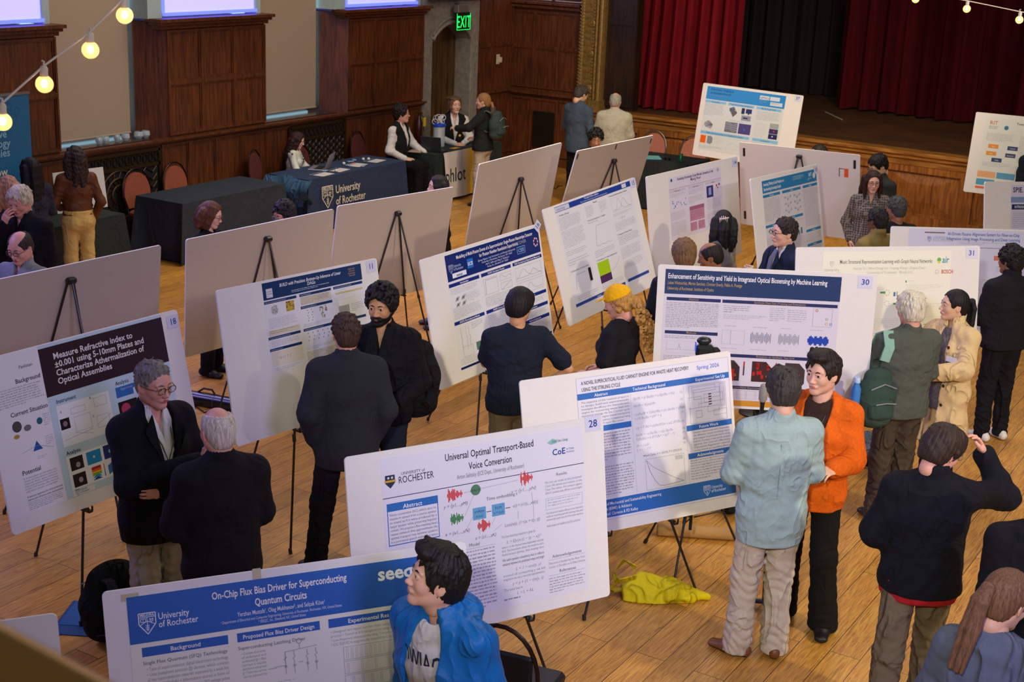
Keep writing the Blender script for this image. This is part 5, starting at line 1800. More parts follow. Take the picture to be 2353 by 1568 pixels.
MB().lathe([(.023, .195), (.023, .225), (.02, .23)], n=12).build('cap', mat('cap_pale', '#a9c6dd', .3), bt, smooth=True)
I = person('woman in beige trench coat with black ponytail and clasped hands', at(2203, 667, 1.64), 158, 1.64, top=('checked_shirt', FB('shirt_checked', '#5c5650', .3), .012, .78), over=('trench_coat', FB('coat_beige', '#cdb27e', fold=.8), .030, .50, {'neck': 'high', 'open': (.05, .06), 'flare': .08, 'wr': .007, 'cuff': .008}), legs=('trousers', blk), hair='pony', haircol='#120e0d', skin='asian', fem=True, arms=('clasp', 'clasp'), head=(-.55, .0), hvol=1.0, feet=[(.0, .10), (-.05, -.1)], shoes='#191614')
for z in (1.32, 1.16, 1.0, .84):
    MB().lathe([(.012, 0), (.013, .004), (.008, .006)], I['U']((.15, .085, z)) * I['sc'], 10, 0, Matrix.Rotation(R_(90), 3, 'Y')).build('coat_button', mat('button_brown', '#3d2a1a', .35), I['root'], smooth=True)
badge(I, (.158, .13, 1.22))
I = person('man in black jacket, black jeans and white sneakers seen from behind at right', at(2338, 568, 1.70), 52, 1.70, top=('jacket', blk2, .026, .86, {'wr': .006}), legs=('trousers', FB('jeans_black', '#131418', fold=.9), {'fold': 1.3}), hair='curly', haircol='#120e0d', skin='brown', arms=('fwd', 'fwd'), head=(.25, .1), neck='high', shoes='#d8d5cc', bulk=1.08, lean=.05)

I = person('woman in yellow cap with long curly blond ponytail and black t-shirt', at(1430, 655, 1.66), 92, 1.66, top=('t_shirt', FB('tshirt_black', '#15161a'), .014, .84, {'sleeve': 'short', 'wr': .006}), sleeve='short', legs=('trousers', blk), hair='curlypony', haircol='#a87c3c', skin='pink', fem=True, arms=('low_fwd', 'low_fwd'), head=(.15, .35), bulk=1.12, res=.95)


def capfn(G):
    G.ell((-.012, 0, .038), (.113, .094, .10), .01)
    G.half((-.12, 0, -1), -.030, .004)
    G.cone((.08, -.045, .052), (.08, .045, .052), (.02, .006), (.02, .006), .01)
    G.cone((.085, 0, .052), (.155, 0, .040), (.068, .006), (.055, .0055), .012, u=(0, 1, 0))
    G.ell((-.02, 0, .03), (.095, .08, .085), .004, 's')
    G.ell((-.105, 0, .035), (.03, .035, .022), .006, 's')
    G.ell((-.012, 0, .14), (.008, .008, .006), .004)
    G.disp(fwave(2, .0012, 60))


G = SD((-.16, -.12, -.03), (.2, .12, .17), .0042); capfn(G); P, Q = G.mesh(); T = I['T']
np_mesh('baseball_cap', [(P @ T[0].T + T[1], Q, 0)], FB('cap_yellow', '#dfa60e', fold=.3), I['root'], I['sc'])
I = person('person with black bowl-cut hair in navy t-shirt with a hand on the hip', at(1192, 664, 1.70), 45, 1.70, top=('t_shirt', FB('tshirt_navy', '#161d2a'), .016, .84, {'sleeve': 'short', 'wr': .006}), sleeve='short', legs=('trousers', khaki), hair='bowl', haircol='#0e0c0d', skin='tan', arms=(((.14, .19, 1.16), (.24, .0, 1.14), (.1, -1, 0), (-1, 0, 0)), 'hip'), head=(-.65, .15), bulk=1.06, res=.95)
lanyard(I, mat('lanyard_red', '#7a1f22', .6))
I = person('man with dark wavy hair and beard in black sweater facing the camera', at(880, 656, 1.80), 205, 1.80, top=('sweater', FB('sweater_black_b', '#0e0e11', fold=.8), .022, .84, {'wr': .006}), legs=('trousers', denim), hair='curly', haircol='#110d0c', skin='tan', arms=('low_fwd', 'low_fwd'), head=(-.15, .12), beard='#100c0b', bulk=1.02, neck='collar', res=.95, hvol=1.08)
on_back(I, 'black backpack on the back of the bearded man in the black sweater', FB('pack_black', '#101114', fold=.9), z=.80, dx=-.26, dy=.16, sz=(.24, .36, .58))
I = person('man with short brown hair in charcoal blazer and dark trousers, seen from behind', at(797, 722, 1.76), 48, 1.76, top=('shirt', wht, .010, .95), over=('blazer', FB('blazer_charcoal', '#26282d', sc=500, fold=.25), .030, .76, {'wr': .0035}), legs=('trousers', FB('trousers_ink', '#12141a', fold=.8), {'ankle': .065}), hair='crop', haircol='#3d2a20', skin='pink', arms=('pocket', 'pocket'), head=(.05, .1), bulk=1.0, res=.9, feet=[(.0, .20, .2), (.0, -.14, -.1)], shoes='#3c2114')
I = person('grey-haired man with glasses in black blazer, white shirt and lanyard, arms folded', at(345, 826, 1.80), 258, 1.80, top=('shirt', wht, .012, .88), over=('blazer', FB('blazer_black', '#0d0e13', sc=500, fold=.25), .030, .76, {'vneck': (1.13, .09), 'wr': .0035}), legs=('trousers', FB('trousers_stone', '#938a75', fold=.9), {'ankle': .075}), hair='crop', haircol='#6e6a62', skin='pink', hvol=.5, arms=(((.07, .24, 1.14), (.22, -.09, 1.10), (-.1, -1, .15), (-1, 0, 0)), ((.12, .23, 1.14), (.34, -.08, 1.26), (.55, -.55, .6), (0, -.6, .6))), head=(.12, .15), glasses='#4a3020', neck='collar', bulk=1.0, res=.85, beard=None)
lapels(I, MATS['blazer_black'])
lanyard(I, mat('lanyard_olive', '#5a4e2a', .6), x=.148, z=1.22)
badge(I, (.168, .075, 1.19), '#3a4048')
A_ = I['A'][-1]; G = SD(A_[2] - .07, A_[2] + .07, .006); G.cone(X_(A_[1], A_[2], .80), X_(A_[1], A_[2], .97), .038, .036, .004); P, Q = G.mesh(); np_mesh('shirt_cuff', [(P, Q, 0)], wht, I['root'], I['sc'])
I = person('bald man with white fringe of hair in long black coat, seen from behind', at(503, 938, 1.74), 62, 1.74, top=('shirt', blk, .010, .95), over=('coat', FB('coat_black', '#121213', sc=500, fold=.35), .030, .66, {'flare': .03, 'wr': .0045}), legs=('trousers', FB('trousers_darkgreen', '#1d211e'), {}), hair='ring', haircol='#bdb3a2', skin='pink', arms=('fwd', 'fwd'), head=(.1, .12), bulk=1.02, fat=1.1, res=.85, neck='crew', hvol=.6)

I = person('man in light blue-green shirt and cream linen trousers, seen from behind', at(1806, 848, 1.80), 38, 1.80, top=('shirt', FB('shirt_seafoam', '#93a8a4', fold=.45), .020, .74, {'flare': .015, 'wr': .0045}), legs=('trousers', FB('linen_cream', '#b5a892', fold=.6), {'ankle': .072, 'fold': 1.5, 'thigh': .095}), hair='short', haircol='#35302c', skin='fair', arms=('fwd', 'fwd'), head=(-.05, .22), neck='collar', res=.85, feet=[(.03, .12, .7), (.02, -.10, -.1)], shoes='#6b3f1c')
strip('shirt_pleat', [I['U']((-.128, .012, 1.36)), I['U']((-.142, .012, 1.24)), I['U']((-.134, .01, 1.05))], .022, .006, MATS['shirt_seafoam'], I['root'], I['sc'], nrm=(-1, 0, 0))
p = to_world(I, I['U']((.30, .20, 1.44)))
I = person('man in bright orange cardigan over brown shirt with dark brown hair', at(1900, 812, 1.77), 184, 1.78, top=('shirt', FB('shirt_cocoa', '#33221a'), .012, .86), over=('cardigan', FB('cardigan_orange', '#d05c10', .12, sc=160, fold=.45), .026, .80, {'neck': 'crew', 'vneck': (1.02, .10), 'wr': .0045}), legs=('trousers', FB('trousers_black', '#121212'), {'ankle': .085}), hair='swept', haircol='#1d1512', skin='fair', arms=('fwd', 'low_fwd'), head=(-.30, .05), res=.85, feet=[(.02, .16, .1), (-.05, -.12, -.1)], shoes='#121212', hvol=.8)
lanyard(I, black_m, z=1.12, x=.15)
# microphone on its stand
ms = at(1722, 1408, 0)
mp_ = at(1752, 925, 1.42)
mt = thing('microphone_stand', 'grey-footed microphone stand hidden behind the man in cream linen trousers', 'microphone stand', (ms[0] + .1, ms[1] - .05, 0))
off = Vector((mp_[0] - ms[0] - .1, mp_[1] - ms[1] + .05, 0))
for a_ in (100, 220, 340):
    dx_, dy_ = math.cos(R_(a_)), math.sin(R_(a_))
    MB().tube([(0, 0, .05), (.12 * dx_, .12 * dy_, .035), (.2 * dx_, .2 * dy_, .02)], [.016, .016, .022], 8).build('foot', mat('stand_grey', '#3a3d40', .5), mt, smooth=True)
MB().tube([(0, 0, .04), off * .3 + Vector((0, 0, .9)), off + Vector((0, 0, 1.34))], .010, 8).build('pole', black_metal, mt, smooth=True)
mk = MB().lathe([(.012, 0), (.013, .1), (.017, .13)], n=14, c=off + Vector((0, 0, 1.30)))
mk.build('microphone_body', black_m, mt, smooth=True)
MB().lathe([(.018, .125), (.026, .14), (.027, .2), (.02, .23), (.004, .24)], n=16, c=off + Vector((0, 0, 1.30))).build('foam_head', mat('foam_grey', '#8c857c', .95), mt, smooth=True)
mb_ = at(1736, 950, 0)
t2 = thing('round_base_stand', 'thin stand with a round black base on the floor under the biosensing poster', 'stand', (mb_[0], mb_[1], 0))
MB().lathe([(.15, 0), (.15, .012), (.12, .025), (.02, .035)], n=28).build('base', black_metal, t2, smooth=True)
MB().tube([(0, 0, .02), (0, 0, 1.1)], .01, 8).build('pole', black_metal, t2, smooth=True)

I = person('man in black fleece and khaki trousers holding a hand to his forehead', at(2160, 978, 1.76), 22, 1.76, top=('undershirt', FB('tee_red', '#a01c22'), .020, .80), over=('fleece', FB('fleece_black', '#0f1017', sc=200, fold=.5), .030, .84, {'neck': 'high', 'wr': .005}), legs=('trousers', FB('chino_khaki', '#6a5c45', fold=1.0), {'ankle': .075, 'fold': 1.3}), hair='side', haircol='#2e2019', skin='pink', arms=('low_fwd', 'brow'), head=(-.85, .42), glasses='#7a6a50', res=.85, bulk=1.04, feet=[(-.28, .16), (.06, -.10)])
I = person('woman with long light brown ponytail in grey-blue sweater at the bottom right corner', at(2304, 1326, 1.74), 5, 1.74, top=('sweater', FB('sweater_greyblue', '#5a6172', fold=.8), .020, .84), legs=('trousers', denim), hair='pony', haircol='#6b4a33', skin='fair', fem=True, arms=('fwd', 'fwd'), head=(-.55, .35), res=.8, lean=.12, hvol=1.25)
lanyard(I, black_m)
person('person in plain black top cut off by the right frame edge above the ponytail woman', at(2428, 1108, 1.72), 20, 1.72, top=('sweater', blk, .022, .84), legs=('trousers', blk), hair='short', haircol='#16110f', skin='fair', arms=('down', 'down'), res=1, bulk=1.3, lean=.2)
I = person('young man in open blue puffer jacket over white lettered t-shirt, looking left', at(1040, 1250, 1.77), 172, 1.77, top=('t_shirt', FB('tee_white', '#c9c5b8', fold=.6), .012, .80, {'wr': .004}), over=('puffer_jacket', FB('puffer_blue', '#1565a8', rough=.45, fold=.6, sc=120), .032, .76, {'neck': 'hood', 'open': (.085, .10), 'wr': .006, 'cuff': .006}), legs=('trousers', denim), hair='swept', haircol='#15110f', skin='fair', arms=('down', 'pocket'), head=(-.62, -.22), lean=.10, res=.7, neck='crew', hvol=1.0)
lanyard(I, black_m, z=1.14, x=.128)
vs, fs = text_mesh('YELLOWJACKETS', .12, bold=.012, align='CENTER', wscale=.50)
tv = []
for (x, y) in vs:
    u_ = x; z_ = 1.285 + y - .9 * u_ * u_
    tv.append(I['U']((.136 - 2.6 * u_ * u_ + .004, u_, z_)))
np_mesh('lettering', [(np.array(tv), fs, 0)], mat('print_navy_ink', '#1c2230', .7), I['root'], I['sc'], smooth=False)
vs, fs = text_mesh('VAUDE', .02, bold=.01)
vs2 = []
# ---------------------------------------------------------------- tables, chairs and what stands on them


def draped_table(label, x0, x1, y0, y1, m, h=.745, floor_gap=.02, flare=.06, group=None, seed=1, layers=None):
    """folding table hidden under a floor-length cloth; origin at its centre"""
    cx_, cy_ = (x0 + x1) / 2, (y0 + y1) / 2
    t = thing('covered_table', label, 'table', (cx_, cy_, 0), 0, group)
    W, D = x1 - x0, y1 - y0
    rnd = random.Random(seed)
    per = []
    rc = .03
    N = 22
    cor = [(W / 2, D / 2), (-W / 2, D / 2), (-W / 2, -D / 2), (W / 2, -D / 2)]
    for i in range(4):
        a, b = cor[i], cor[(i + 1) % 4]
        L = math.hypot(b[0] - a[0], b[1] - a[1]); n = max(8, int(L / .045))
        for k in range(n):
            f = k / n
            px_, py_ = a[0] + (b[0] - a[0]) * f, a[1] + (b[1] - a[1]) * f
            nx, ny = ((b[1] - a[1]) / L, -(b[0] - a[0]) / L)
            nx, ny = -nx, -ny
            e = min(f, 1 - f) * L            # distance to the corner
            cf = math.exp(-(e / .09) ** 2)
            if k < n / 2:
                cxn, cyn = a
            else:
                cxn, cyn = b
            dn = Vector((cxn, cyn)).normalized()
            per.append((px_, py_, nx * (1 - cf) + dn.x * cf, ny * (1 - cf) + dn.y * cf, cf, rnd.uniform(0, 6)))
    n = len(per); rows = 12
    ph = rnd.uniform(0, 6)
    b = MB(); vs = []
    for j in range(rows + 1):
        f = j / rows
        for i, (px_, py_, nx, ny, cf, _) in enumerate(per):
            o = flare * f * (.35 + 1.2 * cf) + .012 * f * math.sin(i * .62 + ph + math.sin(i * .21) * 2) + .004
            z = h - (h - floor_gap) * f
            if j == 0:
                o = 0
            vs.append((px_ + nx * o, py_ + ny * o, z + (.0 if j else 0)))
    fs = [(j * n + i, j * n + (i + 1) % n, (j + 1) * n + (i + 1) % n, (j + 1) * n + i) for j in range(rows) for i in range(n)]
    fs = [tuple(reversed(f_)) for f_ in fs]
    fs.append(tuple(range(n)))
    b.add(vs, fs)
    b.build('tablecloth', m, t, smooth=50)
    for sx in (-1, 1):
        for sy in (-1, 1):
            MB().tube([(sx * (W / 2 - .12), sy * (D / 2 - .08), 0), (sx * (W / 2 - .12), sy * (D / 2 - .08), h - .03)], .014, 8).build('leg', black_metal, t)
    return t


tc_black = FB('tablecloth_black', '#2c333b', fold=.3); tc_black2 = FB('tablecloth_blackgreen', '#28302d', fold=.3); tc_navy = FB('tablecloth_navy', '#2a3852', fold=.3)
T1 = draped_table('long empty table under a black floor-length cloth between the wall grille and the lettered table', 12.05, 13.88, 11.93, 12.70, tc_black, seed=4, group=None)
T2 = draped_table('table under a navy cloth lettered University of Rochester', 14.28, 16.42, 11.86, 12.56, tc_navy, seed=6)
T3 = draped_table('table under a black cloth with a white and yellow lettered banner', 17.15, 18.95, 11.84, 12.52, tc_black2, seed=8)
T4 = draped_table('small table under a black cloth beside the woman in pale yellow trousers', 10.0, 11.22, 12.02, 12.75, tc_black2, seed=9, floor_gap=.1)
T5 = draped_table('table under a dark green-black cloth before the stage, with a soda can', 19.02, 19.86, 8.66, 10.48, tc_black2, seed=3)

# bunched overhang of the navy cloth at its left end
b = MB()


def bun(s_, t):
    y = -.38 + .76 * s_
    z = .75 - .42 * t * (1 - .25 * abs(2 * s_ - 1)) - .02 * math.sin(9 * s_)
    x = -1.07 - .10 * math.sin(math.pi * min(1, t * 1.15)) - .03 * math.sin(16 * s_ + 3 * t) * t
    return (x, y - (.03 if s_ < .1 else 0), z)


b.grid(bun, 30, 12)
b.build('cloth_overhang', FB('overhang_blue', '#355470', rough=.6, fold=.8), T2, smooth=60)

# lettering and crest on the navy cloth (front faces -Y; local y of T2's front edge)
cream = mat('print_cream', '#cdc8b6', .8)


def on_front(vs, T, x, z, yoff, mslope=.055):
    """flat letters onto the hanging front of a table"""
    out = []
    for (a, c_) in vs:
        zz = z + c_
        f = (.745 - zz) / .72
        out.append((x + a, yoff - .012 - mslope * .35 * f - .012 * f - .006, zz))
    return out


m = MB()
for (txt, z) in (('University', .50), ('of Rochester', .345)):
    vs, fs = text_mesh(txt, .155, bold=.006, wscale=.84 if txt[0] == 'U' else .80)
    m.add(on_front(vs, T2, -.55, z, -.35), fs)
# shield: outline, motto bar, two emblems and a flower
sh = [(-.11, .12), (.11, .12), (.11, -.03), (.0, -.17), (-.11, -.03)]


def poly_line(m, pts, w, f, closed=True):
    k = len(pts)
    for i in range(k if closed else k - 1):
        (ax, ay), (bx, by) = pts[i], pts[(i + 1) % k]
        L = math.hypot(bx - ax, by - ay) or 1e-6
        nx, ny = -(by - ay) / L * w / 2, (bx - ax) / L * w / 2
        m.add(f([(ax + nx, ay + ny), (ax - nx, ay - ny), (bx - nx, by - ny), (bx + nx, by + ny)]), [(0, 1, 2, 3)])


def crest(m, f, s=1.0, motto=True):
    S_ = lambda P: [(a * s, b_ * s) for a, b_ in P]
    poly_line(m, S_(sh), .012 * s, f)
    poly_line(m, S_([(-.11, .065), (.11, .065)]), .008 * s, f, False)
    poly_line(m, S_([(0, .065), (0, -.04)]), .008 * s, f, False)
    poly_line(m, S_([(-.11, -.02), (-.055, -.04), (0, -.04), (.055, -.04), (.11, -.02)]), .008 * s, f, False) if False else poly_line(m, S_([(-.105, -.045), (0, .01), (.105, -.045)]), .008 * s, f, False)
    poly_line(m, S_([(-.085, .045), (-.02, .045), (-.02, .0), (-.085, .0)]), .008 * s, f)
    poly_line(m, S_([(-.0525, .045), (-.0525, .0)]), .006 * s, f, False)
    poly_line(m, S_([(.035, .045), (.035, .01), (.055, -.005), (.075, .01), (.075, .045), (.055, .02)]), .008 * s, f)
    poly_line(m, S_([(0, -.04), (0, -.13)]), .01 * s, f, False)
    for k in range(3):
        z = -.055 - .025 * k; poly_line(m, S_([(-.025, z + .008), (0, z - .01), (.025, z + .008)]), .007 * s, f, False)
    if motto:
        vs, fs = text_mesh('MELIORA', .047 * s, bold=.02, align='CENTER', wscale=.95)
        m.add(f([(a, b_ + .077 * s) for a, b_ in vs]), fs)


crest(m, lambda P: on_front([(a - .72, b_ + .5) for a, b_ in P], T2, 0, 0, -.35))
m.build('lettering', cream, T2)

# banner on the third table
b = MB()


def ban(s_, t):
    x = -.72 + 1.05 * s_ + (.06 * t if s_ < .5 else 0)
    f = t
    return (x, -.34 - .022 - .03 * f - .014 * f * math.sin(13 * s_ + 2) - (.0 if t > 0 else -.01), .752 - .70 * t + (.0))


b.grid(ban, 40, 10)
bm_ = mat('banner_white_yellow', '#cfc5ae', .85, bump=.3, bscale=300)
nt = bm_.node_tree; bs = nt.nodes['Principled BSDF']; tcn = nt.nodes.new('ShaderNodeTexCoord'); sx_ = nt.nodes.new('ShaderNodeSeparateXYZ'); rp = nt.nodes.new('ShaderNodeValToRGB'); mr_ = nt.nodes.new('ShaderNodeMapRange')
nt.links.new(tcn.outputs['Object'], sx_.inputs[0]); nt.links.new(sx_.outputs['X'], mr_.inputs[0]); mr_.inputs[1].default_value = -.72; mr_.inputs[2].default_value = .33
nt.links.new(mr_.outputs[0], rp.inputs[0]); nt.links.new(rp.outputs[0], bs.inputs['Base Color'])
rp.color_ramp.elements[0].color = lin('#d8d2c2'); rp.color_ramp.elements[0].position = .3
rp.color_ramp.elements[1].color = lin('#d8a818'); rp.color_ramp.elements[1].position = .85
for pos, col in ((.45, '#a9a6a2'), (.55, '#c8b68c'), (.68, '#c29a2e')):
    e_ = rp.color_ramp.elements.new(pos); e_.color = lin(col)
b.build('banner_cloth', bm_, T3, smooth=60)
vs, fs = text_mesh('phlot', .30, bold=.004, wscale=.86)
tv = []
for (a, c_) in vs:
    x = -.70 + a; zz = .30 + c_; f = (.752 - zz) / .70; s_ = (x + .72) / 1.05
    tv.append((x, -.34 - .028 - .03 * f - .014 * f * math.sin(13 * s_ + 2), zz))
MB().add(tv, fs).build('lettering', mat('print_black_ink', '#17171a', .8), T3)


# banquet chairs
def banquet_chair(name_label, loc, rz, back_m, frame_m, group):
    t = thing('banquet_chair', name_label, 'chair', loc, rz, group)     # local +X is the way the sitter faces
    MB().box((.02, 0, .455), (.42, .43, .07), bev=.025).build('seat', back_m, t, smooth=True)
    bp = MB()
    pts = []
    for k in range(21):
        a = math.pi * k / 20
        pts.append((-.215 * math.cos(a) * (1 - .08 * math.sin(a)), .66 + .27 * math.sin(a) ** .8))
    pts = [(-.16, .50)] + pts + [(.16, .50)]
    vs = [(-.225 - .07 * (z - .5), y, z) for y, z in pts]; vs2 = [(x - .035, y, z) for x, y, z in vs]
    k = len(vs)
    bp.add(vs + vs2, [tuple(range(k - 1, -1, -1)), tuple(range(k, 2 * k))] + [(i, (i + 1) % k, k + (i + 1) % k, k + i) for i in range(k)])
    bp.build('backrest', back_m, t)
    fr = [(-.245 - .07 * (z - .5), y * 1.06, z + (.045 if z > .7 else .0)) for y, z in pts]
    MB().tube(fr, .011, 8).build('back_frame', frame_m, t, smooth=True)
    for sx, sy in ((.2, .19), (.2, -.19)):
        MB().tube([(sx, sy, .43), (sx + .02, sy * 1.05, 0)], .011, 8).build('leg', frame_m, t, smooth=True)
    for sy in (.17, -.17):
        MB().tube([(-.245, sy, .52), (-.2, sy * 1.1, .42), (-.26, sy * 1.15, 0)], .011, 8).build('leg', frame_m, t, smooth=True)
    return t


ch_or = mat('upholstery_rust', '#8e4a30', .9, bump=.5, bscale=300, var=.22, vscale=70)
ch_ma = mat('upholstery_maroon', '#541c18', .9, bump=.5, bscale=300, var=.2, vscale=70)
ch_pe = mat('upholstery_peach', '#b8705a', .9, bump=.5, bscale=300, var=.25, vscale=90)
fr_b = mat('frame_bronze', '#2a1712', .35, metal=.5); fr_s = mat('frame_silver', '#8c8a88', .3, metal=.8)
c0 = banquet_chair('rust-backed banquet chair behind the empty black table, next to the grille', (12.42, 12.82, 0), R_(-90), ch_or, fr_b, 'banquet chairs along the wall')
dup(c0, (13.10, 12.82, 0), R_(-86), 'rust-backed banquet chair behind the middle of the empty black table')
c1 = banquet_chair('maroon banquet chair with the laptop woman sitting on it', (14.62, 12.78, 0), R_(-70), ch_ma, fr_b, 'maroon banquet chairs along the wall')
dup(c1, (15.45, 12.83, 0), R_(-100), 'maroon banquet chair behind the open laptop')
dup(c1, (16.95, 12.85, 0), R_(-80), 'maroon banquet chair left of the seated man with curly hair')
dup(c1, (18.05, 12.83, 0), R_(-90), 'maroon banquet chair between the two men in vests')
c2 = banquet_chair('peach-backed banquet chair with silver frame behind the soda can', (20.22, 9.22, 0), R_(180), ch_pe, fr_s, 'peach banquet chairs before the stage')
dup(c2, (20.25, 9.95, 0), R_(176), 'peach-backed banquet chair half hidden by the taped board back')
# chair behind the man in the blue jacket
p = at(1140, 1440, .9)
dc = thing('black_chair', 'black chair with curved frame behind the young man in the blue jacket', 'chair', (p[0] + .05, p[1] + .0, 0), R_(10))
MB().tube([(0, .20 * math.cos(a), .62 + .26 * math.sin(a)) for a in np.linspace(0, math.pi, 14)], .012, 8).build('back_frame', fr_b, dc, smooth=True)
MB().box((0, 0, .62), (.03, .34, .26), bev=.02).build('backrest', black_m, dc)
MB().box((.2, 0, .45), (.42, .42, .06), bev=.02).build('seat', black_m, dc)
for sx in (0, .4):
    for sy in (-.19, .19):
        MB().tube([(sx, sy, .45 if sx else .62), (sx + (.03 if sx else -.05), sy * 1.05, 0)], .011, 8).build('leg', black_metal, dc, smooth=True)


# things on the tables
def laptop(label, loc, rz, m, open_a=110, sc=1.0):
    t = thing('laptop', label, 'laptop', loc, rz)
    MB().box((0, 0, .009), (.23, .33, .016), bev=.004).build('keyboard_deck', m, t)
    kk = MB()
    for r in range(5):
        for c_ in range(12):
            kk.box((-.06 + r * .022, -.13 + c_ * .0236, .018), (.018, .019, .002))
    kk.build('keys', mat('keys_black', '#16171a', .5), t)
    a = R_(open_a); M_ = Matrix.Rotation(-(a - math.pi / 2), 3, 'Y')
    s_ = MB()
    c_ = Vector((-.115, 0, .016)) + Vector((-math.cos(math.pi - a) * -1 * 0, 0, 0))
    d = Vector((-math.cos(math.pi - a), 0, math.sin(math.pi - a)))
    s_.box(c_ + d * .11, (.008, .33, .22), rot=Matrix.Rotation(math.atan2(d.x, d.z), 3, 'Y'), bev=.004)
    s_.build('lid', m, t)
    s2_ = MB(); s2_.box(c_ + d * .112 + Vector((.006, 0, 0)), (.002, .30, .19), rot=Matrix.Rotation(math.atan2(d.x, d.z), 3, 'Y'))
    s2_.build('screen', mat('screen_dark', '#20242c', .15), t)
    return t


silver = mat('laptop_silver', '#8f8c9a', .35, metal=.4)
laptop('silver laptop open before the seated woman in the patterned blouse', (15.02, 12.30, .748), R_(115), silver)
laptop('dark laptop open at the left end of the banner table', (17.42, 12.05, .748), R_(10), mat('laptop_dark', '#2c3036', .35, metal=.3), 100)


def flyer(label, loc, rz, cols, size=(.28, .216), group='flyers on the navy table'):
    b = MB().box((0, 0, .001), (size[0], size[1], .002))
    b.box((0, size[1] * .36, .0022), (size[0] * .96, size[1] * .2, .0006), mi=1)
    b.box((0, -size[1] * .42, .0022), (size[0] * .96, size[1] * .08, .0006), mi=2)
    for k in range(5):
        b.box((-.02, size[1] * (.18 - .1 * k), .0022), (size[0] * .7, .006, .0004), mi=3)
    o = b.build('flyer', [mat('flyer_paper', '#c9cbd0', .5)] + [mat('flyer_' + c_, c_, .5) for c_ in cols] + [mat('flyer_grey', '#9a9ca4', .6)])
    o.location = loc; o.rotation_euler = (0, 0, rz)
    return tag(o, label, 'flyer', group)


flyer('white flyer nearest the laptop on the navy tablecloth, at its front edge', (14.72, 12.00, .75), .1, ('#1c2440', '#c9a050'))
flyer('white flyer second from the laptop along the front edge of the navy tablecloth', (15.13, 12.05, .75), .15, ('#1c2440', '#c9a050'))
flyer('flyer with a wide orange and yellow band in the middle of the navy table', (15.62, 12.12, .75), .2, ('#c77a30', '#e0b030'))
flyer('white flyer at the far right end of the navy tablecloth', (16.08, 12.15, .75), .15, ('#1c2440', '#c9a050'))
ball_m = mat('ball_white', '#c8c8bc', .5); pk_m = mat('wrapper_blue', '#7f93b4', .3, spec=.7)
for k, (x, y, what) in enumerate([(14.98, 11.97, 'by the two front flyers'), (15.50, 12.25, 'behind the orange-banded flyer'), (15.98, 12.28, 'left one of the pair at the far end'), (16.05, 12.24, 'right one of the pair at the far end')]):
    o = MB().sphere((0, 0, .022), .022, 10).build('foam_ball', ball_m, smooth=True); o.location = (x, y, .748)
    tag(o, 'small white ball on the navy tablecloth, ' + what, 'ball', 'small white balls on the navy table')
for k, (x, y, r, what) in enumerate([(14.93, 12.12, .3, 'nearest the laptop'), (15.50, 12.17, .1, 'in the middle of the table'), (15.60, 11.99, .5, 'in front of the orange-banded flyer'), (15.75, 12.33, -.2, 'behind the orange-banded flyer'), (15.90, 12.38, .8, 'at the far end')]):
    o = MB().box((0, 0, .008), (.1, .055, .016), bev=.007).build('wrapped_pen_pack', pk_m, smooth=True); o.location = (x, y, .749); o.rotation_euler = (0, 0, r)
    tag(o, 'small shiny pale blue packet on the navy tablecloth, ' + what, 'packet', 'pale blue packets on the navy table')
for (x, y, r, c_, lb) in [(17.20, 12.22, .3, '#a08a74', 'stack of tan brochures at the left end of the banner table'), (18.42, 11.98, .2, '#8a9096', 'small grey card near the woman with the ponytail')]:
    o = MB().box((0, 0, .008), (.26 if x < 18 else .1, .2 if x < 18 else .06, .014 if x < 18 else .004), bev=.003).build('brochure_stack' if x < 18 else 'card', mat('broch_' + c_, c_, .6)); o.location = (x, y, .747); o.rotation_euler = (0, 0, r); tag(o, lb, 'brochures' if x < 18 else 'card')
o = MB().box((0, 0, .003), (.16, .09, .005)).build('yellow_card', mat('card_yellow', '#c99a2c', .6)); o.location = (17.86, 11.98, .748); tag(o, 'small golden yellow card at the front of the banner table', 'card')

# blue-topped display model with clear tubes
md = thing('display_model', 'glass cylinder model with bright blue disc top and tangled white tubing on the banner table', 'model', (17.86, 12.28, .748))
bl = mat('plastic_blue', '#0f45b8', .35); gl = mat('clear_plastic', '#dfe8ea', .08, trans=.0, alpha=.35, spec=.9)
MB().lathe([(.095, .30), (.105, .31), (.105, .335), (.09, .345)], n=26).build('top_disc', bl, md, smooth=True)
MB().lathe([(.09, 0), (.09, .30), (.085, .30), (.085, .005)], n=26).build('cylinder', gl, md, smooth=True)
for k in range(6):
    a = k * 1.047
    MB().tube([(.06 * math.cos(a), .06 * math.sin(a), .03), (.06 * math.cos(a), .06 * math.sin(a), .31)], .008, 6).build('inner_rod', mat('rod_blue', '#3a5a96', .3) if k % 2 else mat('rod_pale', '#b9b4ac', .3), md, smooth=True)
rn = random.Random(5)
for k in range(9):
    c_ = Vector((rn.uniform(-.09, .09), rn.uniform(-.06, .06), .38 + rn.uniform(-.02, .06))); r_ = rn.uniform(.03, .055); ax = Vector((rn.uniform(-1, 1), rn.uniform(-1, 1), rn.uniform(-.3, 1))).normalized(); q_ = ax.to_track_quat('Z', 'Y')
    MB().tube([c_ + q_ @ Vector((r_ * math.cos(a), r_ * math.sin(a), 0)) for a in np.linspace(0, 6.283, 18)[:-1]], .0045, 5, closed=True).build('tubing_loop', mat('tube_white', '#c9ccd0', .4), md, smooth=True)
MB().tube([(0, 0, .34), (0, 0, .40)], .008, 6).build('red_valve', mat('valve_red', '#c02a3a', .4), md)

